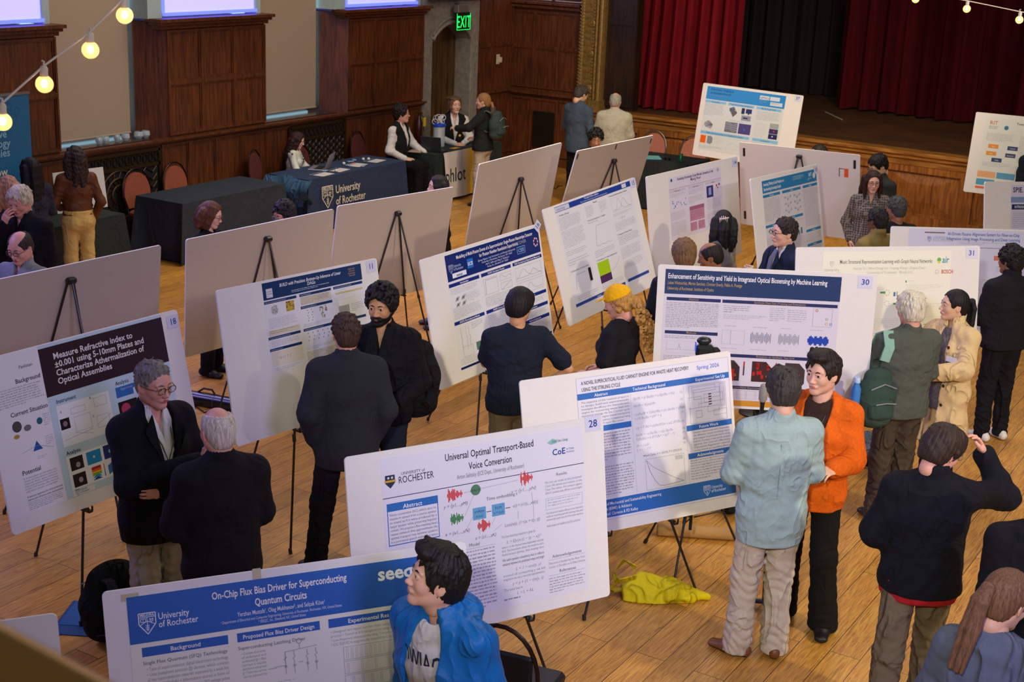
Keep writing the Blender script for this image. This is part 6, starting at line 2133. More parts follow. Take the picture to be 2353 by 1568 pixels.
# fire extinguisher with a yellow tag in the corner of the door
fe = thing('fire_extinguisher', 'dark extinguisher with a yellow tag on the wood wall between the two men in vests', 'extinguisher', (18.45, 13.08, .62))
MB().lathe([(.05, 0), (.06, .02), (.06, .34), (.03, .42), (.02, .46)], n=18).build('cylinder', mat('ext_dark', '#3a1410', .3), fe, smooth=True)
MB().box((0, -.01, .50), (.03, .12, .03), bev=.006).tube([(0, -.03, .48), (.06, -.05, .42), (.07, -.04, .2)], .009, 6).build('valve_and_hose', mat('ext_brass', '#6a4a20', .35, metal=.6), fe)
MB().box((.03, -.09, .36), (.07, .004, .14)).build('inspection_tag', mat('tag_yellow', '#d8bd10', .6), fe)

# stage table things
o = MB().box((0, 0, .004), (.34, .25, .006), bev=.002).box((.02, 0, .009), (.30, .22, .004), mi=1).build('folder', [mat('folder_blue', '#2f7fae', .4), mat('folder_mint', '#7ec0b4', .5)])
o.location = (19.30, 9.35, .747); o.rotation_euler = (0, 0, .6); tag(o, 'mint green papers on a blue folder on the table before the stage', 'folder')
cn = thing('soda_can', 'green soda can standing on the table before the stage', 'can', (19.28, 8.88, .747))
MB().lathe([(.026, 0), (.033, .008), (.033, .108), (.027, .12)], n=20).build('can_body', mat('can_green', '#1d6b43', .25, metal=.4), cn, smooth=True)
MB().lathe([(.027, .119), (.028, .122), (.024, .120)], n=20).box((0, 0, .1215), (.02, .012, .002)).build('can_lid', mat('can_alu', '#b5b8ba', .25, metal=.9), cn)
sg = thing('sunglasses', 'black sunglasses lying beside the green soda can', 'sunglasses', (19.24, 9.08, .76))
for s_ in (-1, 1):
    MB().lathe([(.024, 0), (.022, .004)], (0, s_ * .032, .012), 12, 0, Matrix.Rotation(R_(70), 3, 'Y')).build('lens', black_m, sg)
    MB().tube([(0, s_ * .055, .02), (-.12, s_ * .05, .005)], .003, 5).build('temple', black_m, sg)
o = MB().box((0, 0, .06), (.006, .07, .12), bev=.003).build('phone', mat('phone_blue', '#2a4db0', .3, emit=.15)); pp_ = at(1462, 312, .87); o.location = (19.12, 9.9, .747); tag(o, 'small blue-lit phone standing by the beige-jacketed man', 'phone')

# poster stand on the small table
ds = thing('tabletop_poster', 'white tabletop display board with red, blue and photo panels behind the woman in yellow trousers', 'display board', (11.02, 12.50, .747), R_(-8))
MB().box((0, 0, .23), (.66, .012, .46), rot=(R_(-8), 0, 0)).build('panel', mat('disp_white', '#c6c8c0', .7), ds)
b = MB(); R8 = Euler((R_(-8), 0, 0)).to_matrix()
for (x, z, w, h_, mi) in [(-.25, .36, .12, .05, 0), (-.25, .42, .12, .03, 0), (.25, .40, .10, .05, 1), (.24, .34, .11, .05, 1), (.24, .285, .11, .03, 2), (.24, .38, .1, .01, 2)]:
    c_ = R8 @ Vector((x, -.009, z)); b.box(c_, (w, .002, h_), rot=R8, mi=mi)
for k in range(12):
    for x, w in ((-.24, .13), (.24, .13)):
        c_ = R8 @ Vector((x, -.009, .26 - .018 * k)); b.box(c_, (w, .0015, .005), rot=R8, mi=3)
b.build('printing', [mat('disp_photo', '#6b4a3a', .6), mat('disp_red', '#c9604a', .6), mat('disp_blue', '#2f7fb8', .6), mat('disp_grey', '#9a9a94', .6)], ds)

# glass bowls on the window sill
glass = mat('bowl_glass', '#c8dada', .05, alpha=.45, spec=1.0)
for k, (x, r, lb) in enumerate([(12.09, .045, 'first from the left'), (12.19, .05, 'second from the left'), (12.38, .04, 'third, a narrow one'), (12.52, .055, 'fourth, the squat one'), (12.74, .06, 'fifth, beside the last one'), (12.86, .055, 'last one, against the pier')]):
    g = thing('glass_bowl', 'clear glass votive bowl on the first window sill, ' + lb, 'glass bowl', (x, 13.34, 1.287), 0, 'glass bowls on the window sill')
    MB().lathe([(r * .6, 0), (r, .035), (r * .95, .07), (r * .8, .09), (r * .75, .09), (r * .9, .068), (r * .94, .035), (r * .5, .006)], n=18).build('bowl', glass, g, smooth=True)
    b = MB(); rn = random.Random(k)
    for q in range(12):
        b.sphere((rn.uniform(-1, 1) * r * .55, rn.uniform(-1, 1) * r * .55, .02 + rn.random() * .035), .011, 4)
    fl_ = b.build('filling', mat('pebbles', '#8a8672', .8), g, smooth=True); fl_['kind'] = 'stuff'

# teal roll-up banner
bn = thing('rollup_banner', 'teal roll-up banner with white lettering ending in grow at far left', 'banner', (10.02, 12.95, 0), 0)
bm2 = mat('banner_teal', '#0f5f86', .5, var=.12, vscale=2)
b0 = at(80, 420, .8)
MB().box((.29, 0, 1.06), (.86, .01, 1.98)).build('banner_sheet', bm2, bn)
MB().box((.29, 0, .04), (.9, .16, .08), bev=.02).build('base', fr_s, bn)
MB().box((.29, 0, 2.06), (.88, .03, .03)).build('top_rail', fr_s, bn)
m = MB()
for k, (txt, light) in enumerate([('growing', 1), ('innovative', 1), ('technology', 1), ('companies', 1), ('with', 0), ('to grow', 0)]):
    vs, fs = text_mesh(txt, .125, bold=.016, align='RIGHT', wscale=.95)
    zs = 1.70 - .105 * k
    xr = {'growing': .50, 'innovative': .56, 'technology': .60, 'companies': .59, 'with': .41, 'to grow': .54}[txt] - .17
    m.add([(x + xr, -.009, y + zs) for x, y in vs], fs, light)
m.build('lettering', [mat('banner_cream', '#c9cfc2', .6), mat('banner_pale', '#7fb2c4', .6)], bn)
m = MB()
for (x, z, r_) in ((.45, 1.93, .05), (.55, 1.88, .04), (.38, 1.86, .03), (.5, 1.8, .06)):
    m.tube([(x + r_ * math.cos(a), -.008, z + r_ * math.sin(a)) for a in (.4, 1.97, 3.54, 5.11)], .0025, 4, closed=True)
m.build('line_pattern', mat('banner_line', '#2f86ad', .6), bn)

# ---------------------------------------------------------------- bags, cables and stands on the floor
backpack('black backpack slumped on the floor between the cream board and the flux bias poster', (5.22, 5.80, 0), R_(250), FB('pack_coal', '#121413', fold=.9), (.26, .38, .50), strap_m=FB('strap_coal', '#191a18'))
p = at(175, 1425, 0)
o = MB().box((0, 0, .004), (.42, .30, .006)).box((.05, .02, .008), (.3, .22, .003), mi=1).build('blue_sheet', [mat('sheet_blue', '#1d4d78', .4), mat('sheet_blue2', '#245f92', .4)])
o.location = (5.28, 6.12, 0); o.rotation_euler = (0, 0, .5); tag(o, 'blue printed sheet on the floor under the slumped black backpack', 'sheet')
pk2 = backpack('dark backpack lying on the floor behind the man in the orange cardigan', (10.75, 3.02, .03), R_(200), FB('pack_slate', '#1a1d1f'), (.2, .34, .46), rot=(0, R_(78), R_(30)), strap_m=black_m)
o = sdf_part('grey_jacket', None, lambda G: (G.ell((0, 0, .05), (.18, .14, .05), .03), G.ell((.05, .04, .10), (.12, .09, .04), .03), G.disp(fwave(3, .012, 28))), (-.25, -.2, -.01), (.25, .2, .2), .01, FB('jacket_slate', '#5a6668', fold=.9))
o.location = (10.72, 3.10, .12); tag(o, 'folded grey garment on top of the dark backpack behind the orange cardigan', 'garment')
p = at(1672, 1187, 0)
sdg = sdf_part('dark_green_bag', None, lambda G: (G.ell((0, 0, .10), (.16, .11, .11), .03), G.ell((.08, .02, .16), (.09, .08, .07), .03), G.disp(fwave(6, .01, 25))), (-.25, -.2, -.01), (.25, .2, .3), .01, FB('bag_darkgreen', '#1c2622', fold=.8))
sdg.location = (9.22, 3.62, 0); tag(sdg, 'dark green bag on the floor behind the cardboard tube', 'bag')
p = at(1292, 860, .3)
backpack('black backpack standing on the floor behind the person with a hand on the hip', (9.35, 5.02, 0), R_(230), FB('pack_jet', '#0e0f11', fold=.9), (.2, .32, .50), strap_m=black_m)

# yellow tote bag
yb = thing('tote_bag', 'bright yellow bag lying on the floor under the voice conversion poster', 'bag', (7.62, 3.46, 0), R_(-58))


def ybf(G):
    rn = random.Random(12)
    G.ell((.0, 0, .10), (.30, .19, .15), .01)
    G.ell((-.16, .02, .13), (.16, .17, .13), .03)
    for k in range(26):   # creased facets
        a = rn.uniform(0, 6.28); e = rn.uniform(.0, 1.2)
        n_ = V3(math.cos(a) * math.cos(e), math.sin(a) * math.cos(e), math.sin(e))
        G.half(n_, .10 + abs(n_[0]) * rn.uniform(.06, .15) + rn.uniform(-.008, .03), .004)
    G.cone((.08, 0, .05), (.33, -.03, .02), (.13, .05), (.012, .012), .02, u=(0, 1, 0))
    G.ell((-.30, .0, .15), (.13, .085, .06), .012, 's')
    G.disp(lambda X, Y, Z: -.010 * np.abs(np.sin(X * 13 + Y * 15 + 1.5 * np.sin(Z * 12))) - .005 * np.abs(np.sin(Y * 34 - X * 12)))
    G.half((0, 0, -1), -.002)


ym = FB('bag_yellow', '#c9b60a', rough=.6, fold=.9)
sdf_part('bag_body', yb, ybf, (-.4, -.26, 0), (.42, .26, .32), .008, ym)
strip('handle', [(-.14, -.06, .16), (-.24, -.10, .15), (-.32, -.05, .05), (-.27, .02, .02), (-.17, -.02, .06)], .04, .008, ym, yb, nrm=[(0, 1, .5), (-.5, 1, .5), (-1, 0, .2), (0, 0, 1), (0, 0, 1)])
strip('handle', [(-.13, .08, .16), (-.20, .14, .18), (-.27, .12, .10), (-.24, .06, .05)], .04, .008, ym, yb, nrm=[(0, 1, .5), (-.5, 1, .5), (-1, 0, .2), (0, 0, 1)])
# cardboard tube
p0, p1 = at(1512, 1216, .05), at(1700, 1228, .05)
ct = thing('cardboard_tube', 'long cardboard poster tube lying on the floor behind the camera tripod', 'tube', (p0[0], p0[1], .048))
d = Vector((p1[0] - p0[0], p1[1] - p0[1], 0))
MB().tube([(0, 0, 0), d], .046, 20).build('tube_body', mat('cardboard', '#a9824e', .8, var=.08), ct, smooth=True)
MB().tube([d * .0, d * -.012], .044, 20).build('end_cap', mat('cap_card', '#8a6a40', .8), ct, smooth=True)
# black case and cables on the left
p0, p1 = at(430, 912, .06), at(560, 935, .06)
bc = thing('black_tube_case', 'long black cylindrical case on the floor beneath the bottom-up inference poster', 'case', (p0[0], p0[1], .062))
d = Vector((p1[0] - p0[0], p1[1] - p0[1], 0))
MB().tube([(0, 0, 0), d], .06, 20).build('case_body', mat('case_black', '#0c0c0f', .3), bc, smooth=True)
MB().tube([d * .04, d * .055], .062, 20).tube([d * .5, d * .52], .062, 20).build('case_ring', mat('ring_grey', '#2c2c30', .4), bc, smooth=True)
MB().tube([d * .2 + Vector((0, 0, .06)), d * .3 + Vector((0, 0, .10)), d * .45 + Vector((0, 0, .10)), d * .5 + Vector((0, 0, .06))], .009, 6).build('carry_handle', black_m, bc, smooth=True)
o = MB().tube([at(430, 945, .01) + (.008,), at(450, 935, .01) + (.012,), at(470, 948, .01) + (.008,), at(500, 940, 0) + (.008,), at(530, 955, 0) + (.008,)], .006, 6).build('cable', black_m, smooth=True)
tag(o, 'loose black cable on the floor in front of the black cylindrical case', 'cable')
o = MB().tube([at(1268, 428, 0) + (.006,), at(1276, 436, 0) + (.006,), at(1284, 428, 0) + (.006,), at(1292, 429, 0) + (.006,)], .008, 6).build('cable', black_m, smooth=True)
tag(o, 'thin black cable on the floor between two board backs near the stage', 'cable')

# camera on a tripod
tp = at(1603, 1300, 0); tcx, tcy = 8.19, 3.50
tr = thing('camera_tripod', 'black tripod standing between the Carnot engine poster and the cardboard tube', 'tripod', (tcx, tcy, 0))
for a_ in (-48, 72, 192):
    dx_, dy_ = math.cos(R_(a_)), math.sin(R_(a_))
    MB().tube([(.02 * dx_, .02 * dy_, .80), (.22 * dx_, .22 * dy_, .38)], .012, 8).tube([(.21 * dx_, .21 * dy_, .40), (.40 * dx_, .40 * dy_, .01)], .008, 8).tube([(.39 * dx_, .39 * dy_, .03), (.405 * dx_, .405 * dy_, 0)], .014, 8).tube([(.02 * dx_, .02 * dy_, .34), (.22 * dx_, .22 * dy_, .38)], .005, 6).build('leg', black_metal, tr, smooth=True)
MB().tube([(0, 0, .25), (0, 0, 1.42)], .011, 10).build('centre_column', black_metal, tr, smooth=True)
MB().box((0, 0, .80), (.07, .07, .06), bev=.015).box((0, 0, 1.45), (.05, .06, .06), bev=.01).build('head', black_metal, tr)
vc = thing('video_camera', 'small black camera with a blue-lit screen on top of the tripod', 'camera', (tcx, tcy, 1.46), R_(-60))
MB().box((0, 0, .05), (.12, .07, .09), bev=.02).box((.07, 0, .055), (.06, .05, .05), bev=.02).sphere((-.01, 0, .12), .04, 8, sc=(1.2, .8, .7)).build('camera_body', mat('cam_body', '#1c201d', .35), vc, smooth=True)
MB().box((-.062, 0, .075), (.006, .045, .055)).build('screen', mat('cam_screen', '#2a4cc0', .3, emit=.35), vc)
MB().box((0, .075, .02), (.06, .05, .06), bev=.01).build('side_grip', mat('cam_grip', '#15181a', .6), vc)

# ---------------------------------------------------------------- string lights and the balcony rail
cord = mat('cord_white', '#cfc4a8', .5); bulb_g = mat('bulb_amber_glass', '#f2dca0', .05, alpha=.35, spec=1, emit=.8); fil = mat('filament', '#ffc878', .5, emit=30)


def at_depth(px, py, d):
    v = _fw + (px - 1176.5) / F_PX * _r - (py - 784) / F_PX * _u
    return Vector((v[0] * d, v[1] * d, CAM_H + v[2] * d))


def string(label, px, depth, bulbs, scale, extra_w):
    t = thing('string_lights', label, 'string lights', (0, 0, 0))
    P = [at_depth(x, y, d) for (x, y), d in zip(px, depth)]
    pts = []
    for i in range(len(P) - 1):
        for k in range(6):
            f = k / 6; pts.append(P[i].lerp(P[i + 1], f) - Vector((0, 0, .0)))
    pts.append(P[-1])
    MB().tube(pts, .0035 * scale, 8).build('cord', cord, t, smooth=True)
    for (i, f, hook) in bulbs:
        a = P[i].lerp(P[i + 1], f)
        s_ = scale
        sk = MB().lathe([(.012 * s_, -.032 * s_), (.013 * s_, -.008 * s_), (.009 * s_, 0)], a, 12).tube([a + Vector((0, 0, 0)), a + Vector((.012 * s_, .012 * s_, .012 * s_)), a + Vector((-.004 * s_, 0, .016 * s_))], .003 * s_, 6)
        so = sk.build('socket', cord, t, smooth=True)
        c_ = a - Vector((0, 0, .054 * s_))
        bo = MB().sphere(c_, .027 * s_, 12).build('bulb', bulb_g, t, smooth=True)
        MB().sphere(c_ + Vector((0, 0, .002)), .010 * s_, 8, sc=(1, 1, 1.3)).build('filament', fil, bo, smooth=True)
    return t


string('near string of glowing amber bulbs on a white cord across the top left', [(-700, 620), (-90, 315), (4, 238), (100, 152), (206, 74), (285, -5), (360, -75), (900, -560)], [4.0, 4.6, 4.7, 4.8, 4.9, 5.0, 5.1, 5.7],
       [(1, 1, 1), (2, 1, 1), (3, 1, 1), (4, 1, 1)], 1.12, 0)
string('far string of glowing amber bulbs on a pale cord across the top right corner', [(1300, -330), (2020, -50), (2106, -20), (2224, 2), (2345, 27), (2460, 45), (3200, 60)], [9.3, 8.6, 8.5, 8.4, 8.3, 8.2, 7.4],
       [(1, 1, 0), (2, 1, 0), (3, 1, 0)], .85, 0)

brass = mat('polished_brass', '#b48c4a', .30, metal=.9, var=.1)
rl = thing('balcony_rail', 'out-of-focus brass balcony rail crossing the bottom left corner', 'rail', (0, 0, 0))
A0, A1 = at_depth(-220, 1400, 1.05), at_depth(360, 1720, .95)
A0, A1 = A0 - (A1 - A0) * 3, A1 + (A1 - A0) * 3
MB().tube([A0, A1], .024, 24).build('rail_bar', brass, rl, smooth=True)
A2, A3 = at_depth(-220, 1500, 1.02), at_depth(330, 1790, .93)
A2, A3 = A2 - (A3 - A2) * 3, A3 + (A3 - A2) * 3
MB().tube([A2 - Vector((0, 0, .02)), A3 - Vector((0, 0, .02))], .012, 16).build('lower_moulding', brass, rl, smooth=True)
# ---------------------------------------------------------------- printed posters
GREY, DK, NV, BL, WH = '#8b8c96', '#3c3e48', '#14265a', '#1f5fa8', '#e6e6e8'


class Poster:
    """prints flat marks on a sheet; u runs right 0..1, v down 0..1"""

    def __init__(s, key, x0, x1, y0, y1, bg='#dfdee4', gloss=.45, seed=1):
        s.b = BOARDS[key]; s.x0 = (x0 - .5) * BW; s.W = (x1 - x0) * BW; s.y1 = y1 * BH; s.H = (y1 - y0) * BH
        s.m = MB(); s.cols = []; s.rnd = random.Random(seed); s.key = key; s.gloss = gloss; s.bg = bg

    def ci(s, c):
        if c not in s.cols:
            s.cols.append(c)
        return s.cols.index(c)

    def pt(s, u, v, l=1):
        return (s.x0 + u * s.W, s.y1 - v * s.H, .0014 + .0003 * l)

    def R(s, u0, v0, u1, v1, c, l=1):
        s.m.add([s.pt(u0, v1, l), s.pt(u1, v1, l), s.pt(u1, v0, l), s.pt(u0, v0, l)], [(0, 1, 2, 3)], s.ci(c)); return s

    def F(s, u0, v0, u1, v1, c, w=.002, l=3):
        for a in ((u0, v0, u1, v0 + w), (u0, v1 - w, u1, v1), (u0, v0, u0 + w * .7, v1), (u1 - w * .7, v0, u1, v1)):
            s.R(*a, c, l)
        return s

    def G(s, pts, c, l=2):
        s.m.add([s.pt(u, v, l) for u, v in pts], [tuple(range(len(pts) - 1, -1, -1))], s.ci(c)); return s

    def O(s, u, v, r, c, l=2, sq=1.0, n=16):
        k = s.H / s.W
        return s.G([(u + r * k * math.cos(6.2832 * i / n), v + r * sq * math.sin(6.2832 * i / n)) for i in range(n)], c, l)

    def L(s, pts, c=GREY, w=.0022, l=3):
        P = [(s.x0 + u * s.W, s.y1 - v * s.H) for u, v in pts]; w = w * s.H
        for i in range(len(P) - 1):
            (ax, ay), (bx, by) = P[i], P[i + 1]; d = math.hypot(bx - ax, by - ay) or 1e-6
            nx, ny = -(by - ay) / d * w / 2, (bx - ax) / d * w / 2; z = .0014 + .0003 * l
            s.m.add([(ax - nx, ay - ny, z), (bx - nx, by - ny, z), (bx + nx, by + ny, z), (ax + nx, ay + ny, z)], [(0, 1, 2, 3)], s.ci(c))
        return s

    def T(s, u, v, size, txt, c=DK, al='L', bold=.0, sh=0.0, w=1.0, l=3, fw=None, mw=None):
        """v is the baseline; size in sheet heights"""
        vs, fs = text_mesh(txt, size * s.H, bold=bold * .8, shear=sh, align={'L': 'LEFT', 'C': 'CENTER', 'R': 'RIGHT'}[al], wscale=w)
        if fw:
            xs = [a for a, _ in vs]; k = fw * s.W / (max(xs) - min(xs)); vs = [(a * k, b) for a, b in vs]
        if mw:
            xs = [a for a, _ in vs]; k = min(1, mw * s.W / (max(xs) - min(xs))); vs = [(a * k, b) for a, b in vs]
        x, y, z = s.pt(u, v, l)
        s.m.add([(a + x, b + y, z) for a, b in vs], fs, s.ci(c)); return s

    def P(s, u0, v0, u1, v1, n, c=GREY, th=.38, jag=.12):
        """small print too fine to read: rows of word-long dashes"""
        dv = (v1 - v0) / n
        mixc = [int(int(c[i:i + 2], 16) * .52 + int(s.bg[i:i + 2], 16) * .48) for i in (1, 3, 5)]; c = '#%02x%02x%02x' % tuple(mixc)
        for i in range(n):
            v = v0 + dv * i; u = u0; end = u1 - (u1 - u0) * (s.rnd.uniform(0, jag) if i < n - 1 else s.rnd.uniform(.2, .7))
            while u < end:
                L = s.rnd.uniform(.006, .026); e = min(u + L, end)
                s.R(u, v, e, v + dv * th * s.rnd.choice((.8, .8, 1.1)), c, 2); u = e + .0045
        return s

    def para(s, u0, v0, u1, v1, n, txt, c='#8c8d98', just=True):
        """a readable paragraph set in n lines"""
        ws = txt.split(' '); L = len(txt) / n; lines = []; cur = ''
        for w_ in ws:
            if len(cur) + len(w_) * .6 > L and len(lines) < n - 1:
                lines.append(cur.strip()); cur = ''
            cur += w_ + ' '
        lines.append(cur.strip()); dv = (v1 - v0) / n; sz = dv * .92
        for i, t_ in enumerate(lines):
            last = i == len(lines) - 1
            s.T(u0, v0 + dv * (i + .78), sz, t_, c, **({'mw': u1 - u0} if last or not just else {'fw': u1 - u0}))
        return s

    def H_(s, u0, v0, u1, v1, txt, c, tc='#e8e8ea', sz=.7, bold=.01):
        s.R(u0, v0, u1, v1, c, 1)
        return s.T((u0 + u1) / 2, v1 - (v1 - v0) * .26, (v1 - v0) * sz, txt, tc, 'C', bold, mw=(u1 - u0) * .86)

    def plot(s, u0, v0, u1, v1, fns, c=GREY, frame=True):
        if frame:
            s.F(u0, v0, u1, v1, c, .0018)
        for f, cc in fns:
            s.L([(u0 + (u1 - u0) * t, v1 - (v1 - v0) * f(t)) for t in np.linspace(0.02, .98, 26)], cc, .0026)
        return s

    def crest(s, u, v, sc, c):
        x, y, z = s.pt(u, v, 3); i0 = len(s.m.f)
        f = lambda P: [(x + a * sc * s.H, y + b_ * sc * s.H, z) for a, b_ in P]
        b = MB(); crest(b, f, 1.0)
        s.m.add(b.v, b.f, s.ci(c)); return s

    def univ(s, u, v, sc, c, w=.82):
        s.crest(u, v, sc * 1.05, c)
        s.T(u + .15 * sc * s.H / s.W, v - .01 * sc, .135 * sc, 'University', c, w=w * .9, bold=.008)
        return s.T(u + .15 * sc * s.H / s.W, v + .105 * sc, .135 * sc, 'of Rochester', c, w=w * .9, bold=.008)

    def done(s, label=None):
        sh = MB().box((s.x0 + s.W / 2, s.y1 - s.H / 2, .0006), (s.W, s.H, .0012))
        pm = mat('sheet_%s_%s' % (s.bg, s.gloss), s.bg, s.gloss, spec=.5)
        base = sh.build('poster_sheet', pm, s.b)
        if label:
            base['label'] = label
        o = s.m.build('printing', [mat('ink_%s_%s' % (c, s.gloss), c, s.gloss, spec=.5) for c in s.cols], base)
        return o


def card(key, txt, u=.965, v=.93, rot=0, sz=.045):
    b = BOARDS[key]; m = MB()
    M_ = Matrix.Rotation(rot, 3, 'Z'); x, y = (u - .5) * BW, v * BH
    w = .05 if rot == 0 else .042
    m.add([tuple(M_ @ Vector((a * w, c_ * w * .85, 0)) + Vector((x, y, .002))) for a, c_ in ((-1, -1), (1, -1), (1, 1), (-1, 1))], [(0, 1, 2, 3)], 0)
    vs, fs = text_mesh(txt, sz * 1.25, bold=.012, align='CENTER')
    m.add([tuple(M_ @ Vector((a, c_ - .018, 0)) + Vector((x, y, .0025))) for a, c_ in vs], fs, 1)
    m.build('number_card', [mat('card_paper', '#c9c9dc', .5), mat('card_ink', '#1d3a86', .5)], b)


CY, RD, GN = '#2f8fc8', '#c4202a', '#2c8a3a'
# 18: refractive index
p = Poster('18', .0, .905, .085, .995, '#dcdbe0', .35, 18)
p.R(.295, .0, 1, 1, '#b4ccd8', 1).R(.295, .02, 1, .33, '#2a1420', 2)
for i, (t_, w_) in enumerate([('Measure Refractive index to', .445), ('±0.001 using 5-10mm Plates and', .505), ('Characterize Athermalization of', .50), ('Optical Assemblies', .30)]):
    p.T(.365, .105 + .054 * i, .056, t_, '#d8d2d6', bold=.026, fw=w_)
p.T(.185, .105, .03, 'Pavlistan', DK).T(.155, .19, .04, 'Background', DK, bold=.014).P(.05, .21, .285, .33, 8, '#70727c').T(.1, .385, .04, 'Current Situation', DK, bold=.014)
p.O(.12, .45, .035, '#4a4346').O(.17, .475, .028, '#6b6a70', sq=.7).O(.235, .455, .022, '#1f5f78').O(.11, .51, .022, '#a58a3a', sq=.6).P(.255, .42, .290, .50, 6).P(.245, .56, .290, .62, 5)
p.G([(.20, .57), (.175, .63), (.225, .63)], '#1f4fa0').L([(.12, .62), (.2, .6), (.28, .64)]).P(.19, .67, .24, .69, 2)
p.T(.1, .755, .04, 'Potential', DK, bold=.014).para(.1, .77, .27, .87, 6, '5-10 mm planar parallel plates are simple to manufacture and save material. Shear plate refractive index and athermalization testing is fast (<10 minutes after thermal soak) System precision currently higher').para(.1, .885, .285, .925, 2, 'A dual-use apparatus for infrared thermal defocus and refractive index determination', '#50525c').P(.1, .93, .285, .985, 5, '#60626c')
p.T(.335, .385, .036, 'Instrument', '#1c2440', bold=.014).R(.33, .40, .62, .67, '#dde2e4', 2)
p.R(.335, .49, .385, .56, '#0c0a0c', 3).O(.36, .525, .018, '#8a6a78', 4)
for a in ((.40, .44, .48, .48), (.41, .50, .50, .60), (.53, .42, .60, .48), (.53, .54, .60, .62)):
    p.F(*a, '#8b8f94')
p.L([(.40, .60), (.50, .64)]).L([(.34, .63), (.5, .61)]).L([(.52, .60), (.61, .55)]).T(.345, .45, .028, 'a', DK, bold=.01).T(.51, .42, .028, 'b', DK, bold=.01).T(.51, .54, .028, 'c', DK, bold=.01)
p.T(.335, .725, .036, 'Analysis', '#1c2440', bold=.014).R(.33, .735, .62, .955, '#dfe3e5', 2)
p.R(.345, .75, .415, .835, '#0a090b', 3).O(.385, .805, .018, '#9a8f98', 4).R(.435, .75, .515, .835, '#0f86bd', 3).O(.475, .79, .008, '#c8e08a', 4).R(.53, .745, .60, .835, '#14206e', 3).O(.565, .79, .012, '#8fd0c8', 4)
p.R(.345, .86, .415, .945, '#0a090b', 3).O(.385, .905, .018, '#9a8f98', 4)
for i, c_ in enumerate(('#a81a1a', '#e0591a', '#e6b41e', '#6ab048', '#2888c0', '#123c8a')):
    p.G([(.452 + .004 * i * (i > 3), .855 + .014 * i), (.502 - .004 * i * (i > 3), .855 + .014 * i), (.502, .872 + .014 * i), (.448, .872 + .014 * i)], c_, 3)
p.G([(.54, .88), (.595, .845), (.595, .91), (.54, .94)], '#2a6fb0', 3).R(.517, .855, .521, .94, '#c83020', 3).R(.517, .9, .521, .94, '#2040a0', 4)
p.T(.665, .385, .036, 'Analysis', '#1c2440', bold=.014).R(.66, .40, .95, .43, '#2a66ae', 3).R(.66, .43, .76, .47, '#2a66ae', 3).R(.76, .43, .95, .47, '#c8d4e0', 3).T(.69, .425, .022, 'Experiment', WH)
for a in ((.66, .50), (.78, .50), (.66, .78), (.78, .78)):
    p.R(a[0], a[1], a[0] + .11, a[1] + .11, '#1a0d12', 3).O(a[0] + .04, a[1] + .055, .04, '#a83858', 4)
p.R(.66, .63, .93, .76, '#dde2e4', 2).L([(.70, .65), (.72, .67), (.76, .74), (.9, .75)], '#9a4050').F(.69, .64, .91, .75, GREY)
p.T(.70, .965, .045, 'OPTICS', '#141420', bold=.012, w=1.1).T(.70, .93, .016, 'The Institute of', '#4a5a80').R(.33, .963, .45, .998, '#d6dade', 2)
p.univ(.355, .975, .14, '#5a6a88')
p.done('printed sheet with dark plum title block and pale blue lower panel'); card('18', '18')
# 11: bottom-up inference
p = Poster('11', .255, .885, .395, .985, '#d8d7dc', .3, 11)
NB = '#15335f'
p.R(0, 0, 1, .19, NB).T(.47, .075, .052, 'BUILD with Precision: Bottom-Up Inference of Linear', WH, 'C', .014, .2, fw=.62).T(.47, .12, .052, 'DAGs', WH, 'C', .014, .2).P(.27, .14, .67, .175, 2, '#9fb0c8')
for i, t_ in enumerate(['Hajar Lotfi', 'Science &', 'Technology', 'Showcase']):
    p.T(.93, .045 + .026 * i, .026, t_, '#c09a48', 'R')
p.R(.03, .07, .09, .17, '#c8ccd4', 2).P(.035, .10, .085, .17, 3, NB)
for a, t_ in (((.0, .205, .31, .235), 'Overview: Learning Causal Graphs from Data'), ((.34, .205, .66, .235), 'Linear SEM Identifiability'), ((.685, .205, .995, .235), 'Results: ER-4 Graphs (N=1K, SF-4 (2000)'), ((.34, .345, .66, .375), 'BUILD: Reading the DAG from O'), ((.0, .60, .31, .63), 'Strengths: Precision Matrix Recovers the DAG'), ((.0, .73, .31, .76), 'BUILD: Recursive Search'), ((.34, .60, .66, .63), 'The BUILD Algorithm: Peeling off the Roots'), ((.685, .60, .995, .63), 'Results, Real Data'), ((.685, .80, .995, .83), 'Conclusions')):
    p.R(*a, NB).T(a[0] + .01, a[3] - .008, .02, t_, '#b8c4d8', w=.85)
for q in range(36):
    a = p.rnd.uniform(0, 6.28); b_ = a + p.rnd.uniform(1.5, 4.5)
    p.L([(.09 + .035 * math.cos(a), .31 + .055 * math.sin(a)), (.09 + .035 * math.cos(b_), .31 + .055 * math.sin(b_))], '#8a8578', .0014)
p.R(.20, .25, .28, .36, '#b8a040', 2)
for q in range(26):
    a, b_ = p.rnd.uniform(.2, .27), p.rnd.uniform(.25, .35); p.R(a, b_, a + .012, b_ + .006, '#4a4218', 3)
p.P(.02, .40, .30, .52, 7).R(.01, .53, .31, .59, '#cfc6ae', 2).P(.02, .54, .30, .58, 2, '#776a50').P(.02, .65, .3, .72, 4).R(.01, .77, .31, .93, '#d3ccbc', 2).T(.08, .86, .04, 'O = [  T  ]', '#6c6a68').P(.02, .95, .3, .99, 2)
p.R(.345, .24, .655, .335, '#cdc6b2', 2).P(.35, .25, .65, .33, 5, '#776a50')
for q in range(24):
    p.O(p.rnd.uniform(.52, .60), p.rnd.uniform(.39, .52), .011, p.rnd.choice(['#b9b19a', '#8c96a8', '#a2a07e']), 3)
for u in (.40, .44):
    for k in range(5):
        p.O(u + .008 * (k % 2), .40 + .03 * k, .007, '#77808f', 3)
